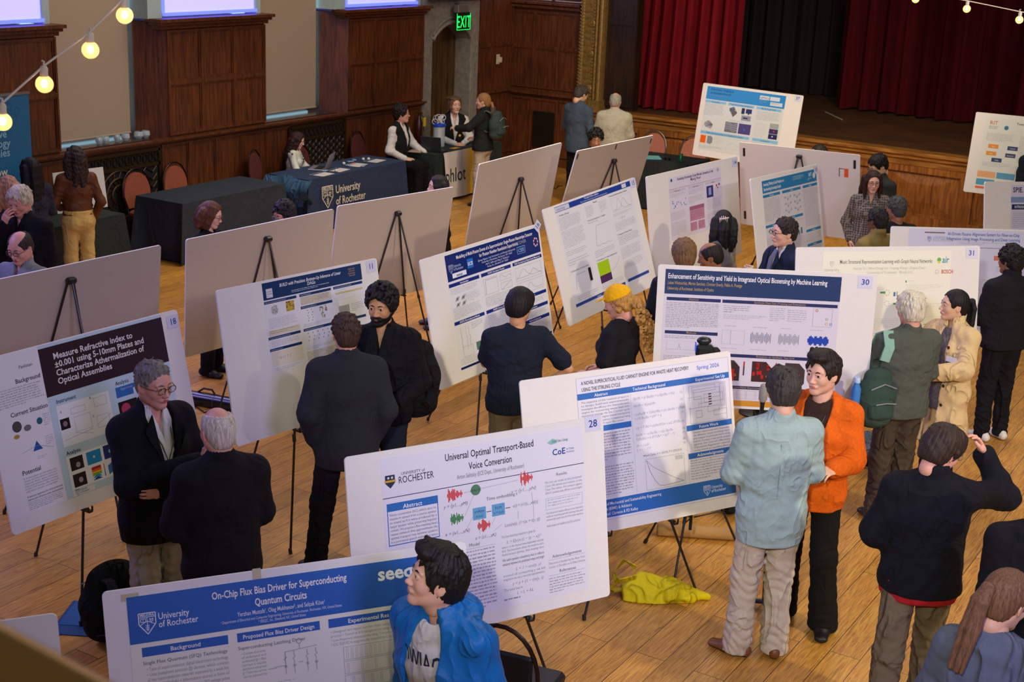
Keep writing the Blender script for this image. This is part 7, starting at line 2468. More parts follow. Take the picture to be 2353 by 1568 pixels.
p.P(.35, .55, .65, .59, 3).P(.35, .81, .65, .85, 3).R(.345, .86, .655, .98, '#d2cbbb', 2).P(.35, .87, .65, .97, 6, '#776a50')
for r in range(3):
    for c_ in range(6):
        p.O(.38 + .05 * c_ + .01 * (r % 2), .66 + .04 * r, .008, '#7d8798', 3)
for r in range(6):
    p.P(.70, .25 + .022 * r, .98, .262 + .022 * r, 1, '#8d8f96'); p.P(.70, .66 + .022 * r, .98, .67 + .022 * r, 1)
p.R(.70, .28, .99, .30, '#c9b880', 2).R(.72, .44, .83, .53, '#94989c', 2).P(.85, .44, .98, .54, 5).P(.70, .85, .98, .97, 7)
p.done(); card('11', '11', .955, .95)
# 16: multi-photon events
p = Poster('16', .185, .985, .07, .975, '#d9dbe0', .12, 16)
NB = '#12286a'
p.R(0, 0, 1, .225, NB).T(.52, .055, .042, 'Modelling of Multi-Photon Events of a Superconductor Single-Photon Nanostripe Detector', WH, 'C', .016, fw=.82).T(.55, .10, .042, 'for Photon Number Resolution Experiments', WH, 'C', .016, fw=.42)
p.univ(.045, .12, .24, '#a8b4d0').R(.21, .085, .27, .165, '#2a6ac0', 2).T(.24, .14, .04, 'ECE', WH, 'C', .02, l=4).R(.05, .165, .19, .205, '#dfe4ee', 2).T(.12, .198, .036, 'seeqc', NB, 'C', .02, l=4)
for i, t_ in enumerate(['Quang Nguyen, Ivan Komissarov, and Roman Sobolewski', 'University of Rochester, Rochester, NY 14627', 'Amir J. Salim and Oleg A. Mukhanov', 'Seeqc, Inc., Elmsford, NY 10523']):
    p.T(.52, .135 + .024 * i, .023, t_, '#c8d0e4', 'C')
p.R(.74, .12, .83, .185, '#6aa0d8', 2).R(.745, .126, .825, .18, NB, 3).T(.785, .168, .045, 'CEIS', '#8ac0ee', 'C', .01, l=4).T(.78, .10, .04, 'DISCOVER', '#8a98b8', 'C', .004)
for k in range(14):
    a = k * .4488; p.O(.955 + .022 * math.cos(a), .125 + .035 * math.sin(a), .008, '#c03048' if k % 2 else '#c8d0e4', 3)
for a, t_ in (((.0, .245, .31, .275), 'Introduction'), ((.33, .245, .65, .275), 'SNSPD Simulation Results'), ((.67, .245, 1, .275), 'PNR Simulated and Experiment Measured'), ((.0, .57, .31, .60), 'SNSPD Electrothermal Model'), ((.33, .57, .65, .60), 'SNSPD Analog Measured'), ((.67, .57, 1, .60), 'Discussion'), ((.67, .68, 1, .71), 'Conclusions'), ((.67, .79, 1, .82), 'Acknowledgements')):
    p.H_(*a, t_, '#1a2f7a', sz=.75)
p.P(.01, .29, .30, .345, 5).P(.12, .36, .30, .44, 7)
for k in range(4):
    x, y = .04 + .06 * (k % 2), .37 + .05 * (k // 2); p.G([(x + .015, y), (x + .05, y - .004), (x + .035, y + .03), (x, y + .034)], '#a2a3a8', 3).G([(x + .02, y + .008), (x + .035, y + .006), (x + .026, y + .022), (x + .012, y + .024)], '#5c5a5c', 4)
p.P(.01, .46, .30, .555, 8, '#777a84').P(.16, .62, .29, .68, 4)
for u in (.05, .10, .13):
    p.L([(u, .63), (u, .72), (u + .01, .73), (u, .75), (u, .83)], GREY)
p.F(.05, .80, .15, .89, GREY).R(.185, .80, .25, .87, '#2f5a4c', 3)
for k in range(6):
    p.L([(.185, .81 + .011 * k), (.25, .803 + .011 * k)], '#8ab0a0', .003, 4)
p.P(.01, .90, .30, .955, 4).R(.0, .965, .31, .985, '#15235c').R(.33, .965, .65, .985, '#15235c').R(.67, .965, 1, .985, '#15235c')
p.plot(.345, .30, .49, .44, [(lambda t: .08 + .84 * (t > .1), '#6a5a6a')]).plot(.52, .30, .64, .36, [(lambda t: .5 + .4 * math.sin(9 * t) * math.exp(-2 * t), GREY)]).plot(.52, .38, .64, .44, [(lambda t: t, GREY)]).P(.34, .46, .64, .55, 7, '#777a84').P(.34, .62, .64, .94, 22)
p.plot(.69, .30, .98, .42, [(lambda t: .2 + .6 * math.exp(-40 * (t - .3) ** 2), GREY), (lambda t: .2 + .4 * math.exp(-60 * (t - .7) ** 2), '#9a6a7a')]).plot(.69, .44, .98, .54, [(lambda t: .2 + .6 * math.exp(-90 * (t - .5) ** 2), GREY)]).P(.68, .62, .98, .67, 4).P(.68, .73, .98, .78, 4).P(.68, .84, .98, .94, 7)
p.done('glossy printed sheet with deep blue banner'); card('16', '16', .985, .985, .75)
# 15
p = Poster('15', .11, .935, .11, .985, '#d8d8df', .4, 15)
p.R(0, .0, 1, .055, '#1c3a8e').R(0, .005, .18, .05, '#c4c8d8', 2).T(.02, .04, .035, 'University of Rochester', '#5a6a90', w=.45).T(.47, .022, .024, 'The Light Within a Lifetime', WH, 'C', .01).T(.5, .045, .02, 'Phase Transition in Spatio-Temporal Non-Hermitian Synchronization', '#c8d0e8', 'C', w=.9).R(.88, .008, .94, .048, '#c8ccd8', 2)
p.T(.02, .10, .024, '1  Problem & Result', DK).P(.02, .115, .30, .24, 9, '#80828c').P(.02, .25, .30, .42, 11).P(.02, .45, .30, .50, 3).P(.02, .53, .30, .60, 3)
p.T(.5, .09, .026, 'Results', DK, 'C').P(.36, .10, .46, .21, 7).P(.54, .10, .64, .21, 7).T(.35, .245, .022, '2  First-order transition at T, if against', DK).P(.36, .26, .62, .28, 1)
p.plot(.40, .29, .62, .53, [(lambda t: .92 if t > .2 else .05 + 4.2 * t, GREY), (lambda t: .1 + .02 * math.sin(20 * t), GREY)], '#a8aab2', False).P(.36, .55, .64, .62, 4).T(.36, .65, .022, '4  2D landscape, K = only a dimension lead', DK)
p.R(.36, .665, .51, .80, '#9cc40a', 2).R(.36, .80, .51, .875, '#4a2556', 2).plot(.53, .67, .66, .80, [(lambda t: .1 + .8 * t * t, GREY)], '#b0b2ba', False).P(.36, .885, .66, .95, 4)
p.T(.68, .09, .024, '3  Finite-size scaling and modulation treatment', DK, w=.8).plot(.70, .11, .97, .25, [(lambda t: .1 + .8 * math.exp(-90 * (t - .35) ** 2), GREY), (lambda t: .1 + .7 * math.exp(-50 * (t - .6) ** 2), GREY)], '#b0b2ba').P(.69, .27, .98, .30, 2).T(.76, .335, .026, 'τ ~ (K - K)', GREY).P(.69, .36, .98, .45, 6)
p.T(.69, .49, .024, '5  Discussion & Future Work', DK).P(.69, .505, .98, .60, 6, '#777a84').P(.69, .62, .98, .74, 8).P(.69, .76, .98, .84, 6)
p.T(.02, .65, .022, '3  Universal scale in 1/f of baseline mode', DK, w=.9).plot(.05, .67, .2, .85, [(lambda t: .9 if t > .2 else .05 + 4 * t, '#5a5c66')], '#b8bac2', False).R(.235, .67, .268, .80, '#1f1810', 3).P(.04, .89, .32, .95, 3)
p.R(.0, .955, .66, .985, '#2a4590').R(.70, .945, 1, .975, '#2a4590').T(.3, .979, .022, 'Contact', WH, 'C')
p.done(); card('15', '15', .97, .955)
# 14
p = Poster('14', .225, .80, .33, .94, '#d0ccda', .5, 14)
p.O(.05, .05, .025, '#1f5a6a').T(.5, .07, .062, 'Evaluating Knowledge Graph Models: Semantics Is the', '#2a2a36', 'C', .012, .25, .72).T(.5, .125, .062, 'Missing Piece?', '#2a2a36', 'C', .012, .25, .8).P(.4, .15, .6, .18, 2).O(.94, .05, .03, '#a8a8b8').R(.0, .19, 1, .196, '#a87a80', 2)
for (a, t_) in ((.0, 'Introduction'), (.35, 'Rank-Aware'), (.68, 'Results')):
    p.R(a, .21, a + .30, .25, '#bfbccc', 1).T(a + .15, .242, .03, t_, DK, 'C')
p.P(.0, .27, .3, .33, 4).P(.35, .27, .65, .35, 5)
for q in range(16):
    p.O(.04 + .26 * p.rnd.random(), .38 + .12 * p.rnd.random(), .011, '#5a7ab0', 3)
p.P(.0, .56, .3, .70, 7).P(.0, .73, .3, .95, 9).P(.35, .38, .65, .50, 6).R(.36, .54, .64, .60, '#9a5a78', 2).R(.36, .60, .64, .78, '#b9839c', 2).R(.36, .80, .49, .94, '#b9839c', 2).R(.51, .80, .64, .94, '#b9839c', 2)
p.P(.37, .62, .63, .77, 6, '#8a4a68').P(.37, .81, .48, .93, 5, '#8a4a68').P(.52, .81, .63, .93, 5, '#8a4a68')
p.R(.70, .28, .83, .47, '#23306e', 2).R(.74, .31, .79, .43, '#8a98c8', 3).O(.90, .30, .02, '#a83848', 3).O(.95, .29, .02, '#7a2840', 3).O(.92, .34, .015, '#a83848', 3).P(.70, .50, .98, .68, 8).P(.70, .72, .98, .95, 10)
p.done(); card('14', '14', .965, .94)
# link prediction
p = Poster('rit', .15, .965, .08, .955, '#cbc8cc', .45, 3)
SB = '#2077a8'
p.R(0, 0, 1, .14, SB).T(.02, .06, .05, 'Assessing Difficulty of Link Prediction on', WH, bold=.014, w=.62).T(.02, .115, .05, 'Benchmarking Knowledge Graphs', WH, bold=.014, w=.62).P(.55, .03, .76, .08, 3, '#8fbcd4').T(.88, .07, .06, 'RIT', WH, 'C', .01).O(.95, .07, .035, '#c8d4dc').P(.83, .09, .91, .12, 2, '#a8c8dc')
for a in ((.0, .16, .30, .19, 'Introduction'), (.34, .16, .68, .19, 'Datasets'), (.72, .16, 1, .19, 'Findings'), (.34, .47, .68, .50, 'Methods'), (.0, .50, .30, .53, 'Approach'), (.72, .68, 1, .71, 'Conclusions'), (.72, .85, 1, .88, 'References'), (.0, .82, .30, .85, 'Contact')):
    p.H_(*a[:4], a[4], SB)
p.P(.0, .21, .30, .47, 14).P(.0, .64, .30, .80, 9).P(.0, .87, .3, .97, 6).P(.72, .21, 1, .65, 24).P(.72, .73, 1, .83, 6).P(.72, .89, 1, .97, 5).P(.34, .52, .68, .56, 3)
for r in range(3):
    for g in range(2):
        x, y = .38 + .17 * g, .24 + .075 * r
        p.L([(x, y), (x + .10, y + (.01 if r != 1 else 0)), (x + .05, y + .03), (x, y)], '#7f97ac')
        for k in range(3):
            p.O(x + .05 * k, y + (.03 if k == 1 else 0), .014, '#8fa4b4', 3)
p.L([(.04, .57), (.25, .58)], '#7f97ac').O(.05, .575, .016, '#8fa4b4', 3).O(.13, .58, .016, '#8fa4b4', 3).O(.22, .575, .016, '#8fa4b4', 3)
for k in range(5):
    p.R(.42 + .05 * k, .66 - .03 * (k % 3), .445 + .05 * k, .70, ['#2a6a8a', '#3a8a7a'][k % 2], 3)
p.done(); card('rit', '13', .965, .945)
# Carnot engine
p = Poster('carnot', .25, .985, .075, .965, '#d6d6e2', .4, 29)
CB = '#2a66b2'
p.T(.03, .05, .036, 'A NOVEL SUPERCRITICAL FLUID CARNOT ENGINE FOR WASTE HEAT RECOVERY', '#1f2028', bold=.012, fw=.70).T(.03, .095, .036, 'USING THE STIRLING CYCLE', '#1f2028', bold=.012, fw=.245).T(.86, .06, .04, 'Spring 2026', '#3a5fc0', 'C', .006)
p.R(0, .108, 1, .15, CB).F(0, 0, 1, 1, '#9a9cb8').T(.15, .14, .03, 'Abstract', WH, 'C', .008).T(.46, .14, .03, 'Technical Background', WH, 'C', .008).T(.87, .14, .03, 'Experimental Set Up', WH, 'C', .008)
p.para(.02, .16, .325, .34, 8, 'The objective of this research project is to design, build and experimentally investigate the efficacy of a thermodynamic engine for converting waste heat into electrical energy via the Carnot cycle within a Stirling engine based mechanical device. Engine Frequency is measured using charge amplifier with vapor film sensor.', '#6c6e7c').R(0, .345, .33, .385, CB).P(.02, .40, .325, .60, 10, '#6a6c78', .45, .04).P(.02, .63, .325, .84, 11, '#6a6c78', .45, .04).R(.335, .15, .337, .86, '#b0b4c8', 2).R(.685, .15, .687, .86, '#b0b4c8', 2)
for k, (v, t_) in enumerate([(.205, '∂ρ/∂t + ρ ∂u/∂x + u ∂ρ/∂x = F(t)'), (.255, '∂ρ/∂t = ∂(ρu)/∂x'), (.315, '−ρ(∂e/∂t + T(∂s)/∂t) = ρu ∂e/∂x + ρT ∂s'), (.345, '+ ρV ∂u/∂x = ρV² + q'), (.41, '−(q + T ∂s) = ρ(∂e/∂T)u + μC ∂T/∂x'), (.46, '∂u/∂t = −u ∂u/∂x − 1/ρ ∂p/∂x'), (.49, 'T(∂s/∂t) = k ∂²T/∂x² + h(T − T)'), (.535, 'W = ∫ pdV'), (.565, 'η = 1 − T/T')]):
    p.T(.35, v, .024, t_, '#9496a4', sh=.2); p.T(.66, v, .02, '(%d)' % (k + 1), GREY)
p.T(.52, .61, .02, 'Work Cycle, V = 133.72, T = 373.15 K', '#4a4c58', 'C', .008).F(.40, .63, .66, .85, GREY).L([(.41, .64), (.45, .69), (.5, .73), (.55, .765), (.6, .80), (.65, .825)], '#5a4a48').L([(.41, .64), (.43, .72), (.46, .79), (.49, .83), (.53, .835), (.65, .825)], '#5a4a48').R(.60, .64, .65, .67, '#b8bac6', 3)
for a in ((.74, .18, .90, .22), (.75, .20, .93, .27), (.71, .25, .80, .33), (.82, .24, .95, .30), (.84, .33, .92, .37), (.93, .18, .96, .34), (.76, .35, .80, .40), (.88, .36, .97, .40), (.72, .17, .97, .44), (.78, .30, .85, .33)):
    p.F(*a, '#7d7f90')
for k in range(5):
    p.R(.85, .24 + .018 * k, .87, .248 + .018 * k, '#4a2a38', 4)
p.R(.69, .445, 1, .485, CB).T(.84, .475, .03, 'Future Work', WH, 'C', .008).para(.73, .49, .98, .64, 7, 'Compare experimental build Characterize the efficiency based on energy input and output mechanical work using helium Compare real work output against the Carnot efficiency Characterize Regenerator materials varying material and quantifying efficiency', '#6c6e7c').R(.69, .645, 1, .685, CB).T(.84, .675, .03, 'Acknowledgments', WH, 'C', .008).P(.70, .695, .985, .845, 8, '#7a7c88', .42, .03)
p.R(0, .86, 1, .985, CB).T(.03, .90, .03, 'Department of Mechanical and Sustainability Engineering', WH, fw=.46, bold=.006).T(.03, .935, .03, 'Andrew Chen (BSME) & Advisors', WH, w=.8, bold=.006).T(.03, .97, .03, 'Advised by Prof. Clarence & FD Kelley', WH, w=.8, bold=.006).univ(.80, .925, .24, '#c8d8ee')
p.done()
# 28: voice conversion
p = Poster('28', .125, .91, .07, .965, '#d6d5df', .45, 28)
p.T(.52, .075, .058, 'Universal Optimal Transport-Based', '#26263a', 'C', .012, fw=.44).T(.52, .145, .058, 'Voice Conversion', '#26263a', 'C', .012, fw=.215).T(.52, .19, .036, 'Anton Selitskiy (ECE Dept., University of Rochester)', '#6c6c7c', 'C', fw=.335).R(.0, .225, 1, .229, '#2a2a44', 2)
p.T(.09, .11, .024, 'UNIVERSITY of', '#3a3c50', fw=.11).T(.075, .155, .056, 'ROCHESTER', '#2a2c44', fw=.165).G([(.015, .10), (.06, .10), (.06, .145), (.0375, .175), (.015, .145)], '#2a2f44', 2).R(.012, .128, .063, .14, '#c79a2a', 3).O(.03, .115, .007, '#c8c8d0', 3).O(.047, .115, .007, '#c8c8d0', 3)
p.T(.92, .075, .026, 'Division of Science, Technology', '#2a6a5a', 'R', fw=.085).G([(.81, .07), (.84, .05), (.86, .06), (.86, .08), (.83, .085)], '#8ab8b0', 2).T(.87, .15, .052, 'CoE', '#1a2f86', 'C', .018).T(.91, .13, .018, 'in Data', '#4a5aa0').T(.91, .148, .018, 'Science', '#4a5aa0')
p.R(.015, .26, .255, .305, '#2c68b0', 1).T(.135, .298, .034, 'Abstract', WH, 'C', .012).F(.015, .26, .255, .50, '#2c68b0', .005, 3).para(.025, .315, .245, .49, 8, 'Voice conversion (VC) which aims to transform speech from a source speaker to sound as if it were produced by a target speaker while preserving linguistic content. We propose a flow-matching-based neural network that approximates the optimal transport map between speakers in a pretrained speech embedding space.', '#6a6b7a')


def wavef(p, u0, v, u1, c, seed, asym=0):
    r = random.Random(seed); n = 15
    for i in range(n):
        t = i / (n - 1); h = .008 + .035 * r.random() * math.sin(math.pi * min(1, t + .15)) + .012 * asym * (i % 4 == 1)
        u = u0 + (u1 - u0) * t; p.R(u, v - h, u + (u1 - u0) / n * .9, v + h, c, 3)


wavef(p, .30, .275, .37, '#c8303c', 1, 1); wavef(p, .665, .255, .725, '#c8303c', 2, 1); wavef(p, .31, .415, .37, '#1f7a34', 3, 1); wavef(p, .44, .485, .50, '#c8303c', 4, 1)
p.O(.44, .27, .032, '#4f7f60', 2).T(.44, .278, .02, 'kNN-VC', '#24402e', 'C')
p.R(.42, .375, .485, .445, '#5f9cc4', 2).T(.4525, .405, .022, 'x+Attn', '#1c2c44', 'C').T(.4525, .432, .02, '(x,z,z)', '#1c2c44', 'C').R(.515, .375, .58, .445, '#5f9cc4', 2).T(.5475, .405, .022, 'FiLM', '#1c2c44', 'C').T(.5475, .432, .02, 'γ = (t,z)', '#1c2c44', 'C').L([(.488, .41), (.512, .41)], '#2a2a3a', .004).L([(.583, .41), (.607, .41)], '#2a2a3a', .004)
p.T(.49, .345, .028, 'Time embedding t', '#55566a').T(.28, .345, .028, 'y = {y1,...,yM}', '#55566a', sh=.2).T(.28, .505, .028, 'x = {x1,...,xN}', '#55566a', sh=.2).T(.425, .56, .026, 'z = {z1,...,zK}', '#55566a', sh=.2).T(.62, .415, .028, 'v(t) = {v1(t),...,vN(t)}', '#77788c', sh=.2, fw=.13).T(.575, .52, .028, 'Loss(v(t), (1−t)x + t(y, z))', '#77788c', sh=.2, fw=.18).T(.615, .33, .028, 'y = {y1,...,yN}', '#77788c', sh=.2, fw=.13)
p.L([(.38, .275), (.415, .272)], '#9a9aac').L([(.468, .268), (.655, .258)], '#9a9aac').L([(.38, .41), (.43, .295)], '#9a9aac').L([(.385, .49), (.42, .42)], '#9a9aac').L([(.45, .445), (.45, .53)], '#9a9aac').L([(.51, .49), (.53, .45)], '#9a9aac').L([(.52, .53), (.56, .50)], '#9a9aac').L([(.72, .345), (.725, .43), (.725, .50)], '#9a9aac').L([(.645, .44), (.645, .49)], '#9a9aac')
p.T(.88, .275, .026, 'Results', '#55566a', 'C').para(.79, .295, .985, .38, 4, 'We train our model on the LibriSpeech Clean-100 dataset and evaluate on the Clean Test subset. We compare against kNN-VC baselines under different context lengths.').F(.79, .40, .985, .47, '#a0a2b4').P(.80, .41, .975, .46, 3, '#8a8c9c').para(.79, .48, .985, .54, 3, 'Our framework enables effective voice conversion without requiring parallel training data and achieves high quality even for short audio segments.').para(.79, .555, .97, .578, 1, 'Audio samples are available at the QR code below.')
p.T(.89, .765, .026, 'Acknowledgements', '#55566a', 'C').L([(.79, .775), (.985, .775)], '#a0a2b4').para(.79, .785, .985, .83, 2, 'This work is funded by the New York Center of Excellence in Data Science').T(.89, .86, .026, 'References', '#55566a', 'C').L([(.79, .87), (.985, .87)], '#a0a2b4').P(.79, .885, .985, .985, 6, '#70717e', .42)
p.T(.135, .55, .028, 'Wav2vec Interface', '#3f6a48', 'C').L([(.02, .562), (.26, .562)], '#a0a2b4').para(.015, .57, .26, .65, 3, 'We use WavLM Large [1] a self-supervised model for learning audio representations. • Modeling speech content and speaker identity to-').P(.03, .65, .25, .98, 15, '#70717e', .42).T(.42, .595, .028, 'Model', '#3f6a48', 'C').L([(.29, .607), (.525, .607)], '#a0a2b4').P(.29, .62, .525, .98, 17, '#60616e', .42, .04)
p.para(.555, .565, .73, .59, 1, 'The flow-matching objective is given by').T(.58, .62, .026, 'L = E|v(x,t) − (y − x)|²', '#8a8b98', sh=.2).para(.555, .63, .77, .695, 3, 'where v is the learned time-dependent velocity field. This formulation allows the model to learn flexible transport dynamics, while remaining robust').para(.555, .705, .77, .755, 2, 'We add a speaker consistency loss to enforce similarity between the predicted output and target', '#5a5b68').T(.62, .79, .026, 'L = 1 − cos(y, y)', '#8a8b98', sh=.2).para(.555, .80, .77, .845, 2, 'Instead of computing y via full integration we use a one-step approximation:').T(.60, .875, .026, 'y = y + (1 − t)v(y, t)', '#8a8b98', sh=.2).para(.555, .885, .65, .91, 1, 'The total loss is').T(.62, .935, .026, 'L = L + λL', '#8a8b98', sh=.2).P(.555, .95, .72, .965, 1, '#3f4050', .5)
p.done('printed white sheet with red and green waveforms'); card('28', '28', .955, .965)
# flux bias driver
p = Poster('seeqc', .06, .87, .02, .965, '#dddccf', .45, 5)
SQ = '#2059a8'
p.R(0, 0, 1, .205, SQ).T(.50, .062, .046, 'On-Chip Flux Bias Driver for Superconducting', '#ece8dc', 'C', .016, fw=.455).T(.50, .115, .046, 'Quantum Circuits', '#ece8dc', 'C', .016, fw=.175).T(.50, .152, .028, 'Yerzhan Mustafa¹, Oleg Mukhanov², and Selçuk Köse¹', '#dfe0e0', 'C', .004, fw=.295).T(.50, .175, .018, '¹ Department of Electrical and Computer Engineering, University of Rochester, Rochester, NY, United States', '#cfd6e0', 'C', fw=.41).T(.50, .193, .018, '² SEEQC, Inc., Elmsford, NY, United States', '#cfd6e0', 'C', fw=.16)
p.univ(.06, .115, .30, '#dfe2e6', .86).T(.915, .085, .085, 'seeqc', '#e2e4e4', 'C', .035, fw=.155)
for a, t_ in (((.035, .225, .315, .265), 'Background'), ((.345, .225, .625, .265), 'Proposed Flux Bias Driver Design'), ((.655, .225, .965, .265), 'Experimental Results'), ((.035, .58, .315, .62), 'Motivation')):
    p.H_(*a, t_, SQ, '#ece8dc', .66, .012)
p.T(.035, .30, .022, 'Single Flux Quantum (SFQ) Technology', '#55565a').para(.045, .31, .31, .425, 5, '• Type of superconductor digital electronics technology • Uses Josephson junction (JJ) devices, which consists of two superconductor materials separated by a weak link (e.g., Nb/AlOx/Nb) • Information stored in form of magnetic flux quanta and transmitted as SFQ voltage pulses', '#9a9a94').T(.15, .46, .03, 'Φ₀ = h/2e = ∫ V dt', '#8a8a88', sh=.2).P(.04, .48, .31, .56, 5, '#a3a39c', .4)
p.T(.345, .30, .022, 'Superconducting Latching Driver', '#55565a').para(.355, .31, .435, .43, 7, '• Consists of an array of undamped and unshunted JJs • Bias current is equally distributed among each JJ • Total bias current can be adjusted by', '#9a9a94')
p.L([(.46, .40), (.50, .40), (.50, .34), (.61, .33)], '#8c8c88').O(.55, .30, .012, '#8c8c88', 2).O(.55, .30, .009, '#dddccf', 3).L([(.55, .312), (.55, .335)], '#8c8c88').L([(.44, .405), (.47, .405)], '#8c8c88')
for u in (.50, .53, .575, .605):
    p.L([(u, .34), (u, .36), (u + .005, .365), (u - .005, .372), (u, .38), (u, .44)], '#8c8c88'); p.L([(u - .006, .40), (u + .006, .41)], '#8c8c88'); p.L([(u - .006, .41), (u + .006, .40)], '#8c8c88')
p.T(.553, .395, .03, '...', '#44443f', 'C').P(.47, .465, .58, .475, 1, '#a3a39c').T(.345, .505, .022, 'Flux Bias Driver', '#55565a').P(.36, .52, .62, .60, 5, '#a3a39c', .4)
p.para(.66, .275, .965, .352, 4, '• Designed and taped out five chips using SEEQC 10 µA/µm² process • Tested at 4 K temperature using liquid helium dewars • Low-frequency measurement using Octopux - an automated setup • DC SQUID is magnetically coupled to L to detect the flux bias', '#9a9a94')
for k in range(3):
    p.F(.70, .36 + .065 * k, .95, .42 + .065 * k, '#a3a39c')
    for q in range(14):
        if k == 0 or (k == 1 and q % 3 == 0) or (k == 2 and q % 2):
            u = .71 + .0165 * q; p.L([(u, .415 + .065 * k), (u, .37 + .065 * k), (u + .006, .37 + .065 * k), (u + .006, .415 + .065 * k)], '#b3b2a8' if k < 2 else '#8fa4c8', .0015)
p.P(.67, .58, .96, .62, 2, '#a3a39c').P(.04, .64, .96, .97, 20, '#a3a39c', .4)
p.done('cream printed sheet with a wide blue banner')
tp_ = MB()
for (u, v) in ((.07, .965), (.405, .985), (.935, .985)):
    x, y = (u - .5) * BW, v * BH; tp_.box((x, y, .001), (.035 if u > .1 else .07, .05 if u > .1 else .03, .001))
tp_.build('masking_tape', mat('masking_tape', '#b9b08e', .6), BOARDS['seeqc'])
# 30: biosensing
p = Poster('30', .035, .838, .06, .972, '#cdcad6', .4, 30)
NB = '#12305e'
p.R(0, 0, 1, .19, NB).T(.015, .07, .056, 'Enhancement of Sensitivity and Yield in Integrated Optical Biosensing by Machine Learning', WH, bold=.018, fw=.905).T(.015, .115, .036, 'Lukas Weituschat, Martin Sanchez, Christer Everly, Pablo A. Postigo', '#b4985a', bold=.006, fw=.425).T(.015, .158, .036, 'University of Rochester, Institute of Optics', '#b4985a', bold=.006, fw=.265)
for a, t_ in (((.015, .215, .325, .24), 'Abstract'), ((.335, .215, .99, .24), 'Synthetic Data Sets (Training and Evaluation)'), ((.015, .475, .32, .50), 'Methods'), ((.335, .635, .985, .66), 'Evaluation on Synthetic Test Grid'), ((.335, .885, .68, .91), 'Test on Low-Noise Experimental Data'), ((.70, .885, .98, .91), 'Conclusion'), ((.335, 1.0, .68, 1.02), 'Acknowledgements')):
    if a[3] < 1:
        p.H_(*a, t_, '#1a2458', '#b4985a', .85, .006)
p.P(.015, .255, .32, .455, 15, '#7c7d88', .5, .02).P(.015, .515, .31, .54, 2, '#60616e').plot(.03, .555, .21, .65, [(lambda t: .3 + .5 * (abs(t - .4) < .02), '#a5a6b0')], '#b4b4c0').P(.23, .56, .31, .65, 6).P(.015, .67, .31, .72, 4, '#60616e').T(.05, .77, .03, 'E = Σ A e', '#9a9aa8').P(.015, .79, .32, .98, 12, '#8a8b96')
p.P(.345, .26, .50, .32, 4, '#60616e').P(.345, .33, .59, .37, 3).P(.61, .26, .70, .37, 7).P(.71, .27, .83, .37, 6).F(.855, .245, .965, .39, '#9a9ca8')
for u, v, c_ in ((.875, .265, '#b03a3a'), (.935, .33, '#7a9a3a'), (.935, .365, '#c89030'), (.96, .368, '#3a6ab0')):
    p.O(u, v, .010, c_, 3).O(u, v, .0065, '#cdcad6', 4)
for k, u in enumerate((.345, .51, .67, .835)):
    p.P(u + .01, .415, u + .13, .43, 1)
    if k == 0:
        p.F(u, .45, u + .13, .56, '#aaacb8').L([(u + .05, .45), (u + .05, .56)], GREY)
    else:
        c_ = ['', '#54607e', '#6a7288', '#1540a8'][k]
        for q in range(16):
            h = .045 * (.75 + .25 * math.sin(q * 1.7)) if k < 3 else .016 + .022 * abs(math.sin(q * 2.3)); p.R(u + .0075 * q, .50 - h, u + .0075 * q + (.003 if k < 3 else .008), .50 + h, c_, 3)
    p.P(u, .59, u + .13, .605, 1, '#a08088')
for k, u in enumerate((.345, .53, .72)):
    u1 = u + .115
    p.R(u, .685, u1, .845, '#3c1c18' if k == 1 else '#3a302e', 2)
    if k == 0:
        p.G([(u, .745), (u + .03, .74), (u + .085, .755), (u + .085, .845), (u, .845)], '#c61c18', 3)
    elif k == 1:
        for q in range(9):
            x, y = u + p.rnd.uniform(0, .09), .69 + p.rnd.uniform(0, .12); p.R(x, y, x + .014, y + .03, '#b0181a', 3)
    else:
        p.G([(u, .765), (u + .05, .76), (u + .088, .77), (u + .085, .845), (u, .845)], '#c61c18', 3)
    p.G([(u1 - .035, .685), (u1, .685), (u1, .735)], '#cdcad6', 3).R(u1 + .02, .69, u1 + .028, .73, '#a81c20', 3).R(u1 + .02, .73, u1 + .028, .80, '#3a2a34', 3).O(u + .09, .80, .010, '#d07a2a', 4).O(u + .09, .80, .006, '#3a1c18', 5)
p.P(.86, .69, .98, .84, 9)
for k in range(6):
    p.plot(.345 + .055 * k, .92, .395 + .055 * k, .985, [(lambda t: .5, '#b4b4c0')], '#a2a2b0')
p.P(.70, .92, .97, .985, 5, '#60616e').R(.335, 1.0, .98, 1.045, '#c68a2c', 1)
p.done('lavender-white printed sheet with navy banner'); card('30', '30', .945, .945)
# 31: music
p = Poster('31', .145, .842, .04, .965, '#deddcd', .45, 31)
p.T(.49, .10, .046, 'Music Structural Representation Learning with Graph Neural Networks', '#5c5c58', 'C', .004, .1, fw=.72).T(.52, .15, .03, 'Huiran Yu¹, Wei-Cheng Lin², Yuyang Wang², Zhiyao Duan¹', '#b0b0a6', 'C', w=.9).T(.52, .185, .03, '¹University of Rochester  ²Bosch LLC', '#b0b0a6', 'C', w=.9).crest(.07, .10, .16, '#bcbcae').T(.07, .16, .032, 'University', '#a8a898', 'C').T(.07, .185, .032, 'of Rochester', '#a8a898', 'C')
p.T(.955, .10, .075, 'air', '#3a8ab0', 'C', .02, .1, fw=.055).O(.905, .075, .018, '#5aa84a', 2).O(.905, .095, .012, '#c8c430', 3).O(.89, .175, .017, '#a8a8a0', 2).O(.89, .175, .013, '#deddcd', 3).T(.925, .19, .046, 'BOSCH', '#b8302c', bold=.02, fw=.09)
p.R(.645, .245, .655, .262, GN, 2).P(.665, .248, .73, .26, 1, '#a8b09a').P(.65, .28, .95, .33, 4, '#b4b4a8').P(.65, .35, .72, .36, 1, '#80807a').P(.66, .38, .85, .39, 1, '#b4b4a8')
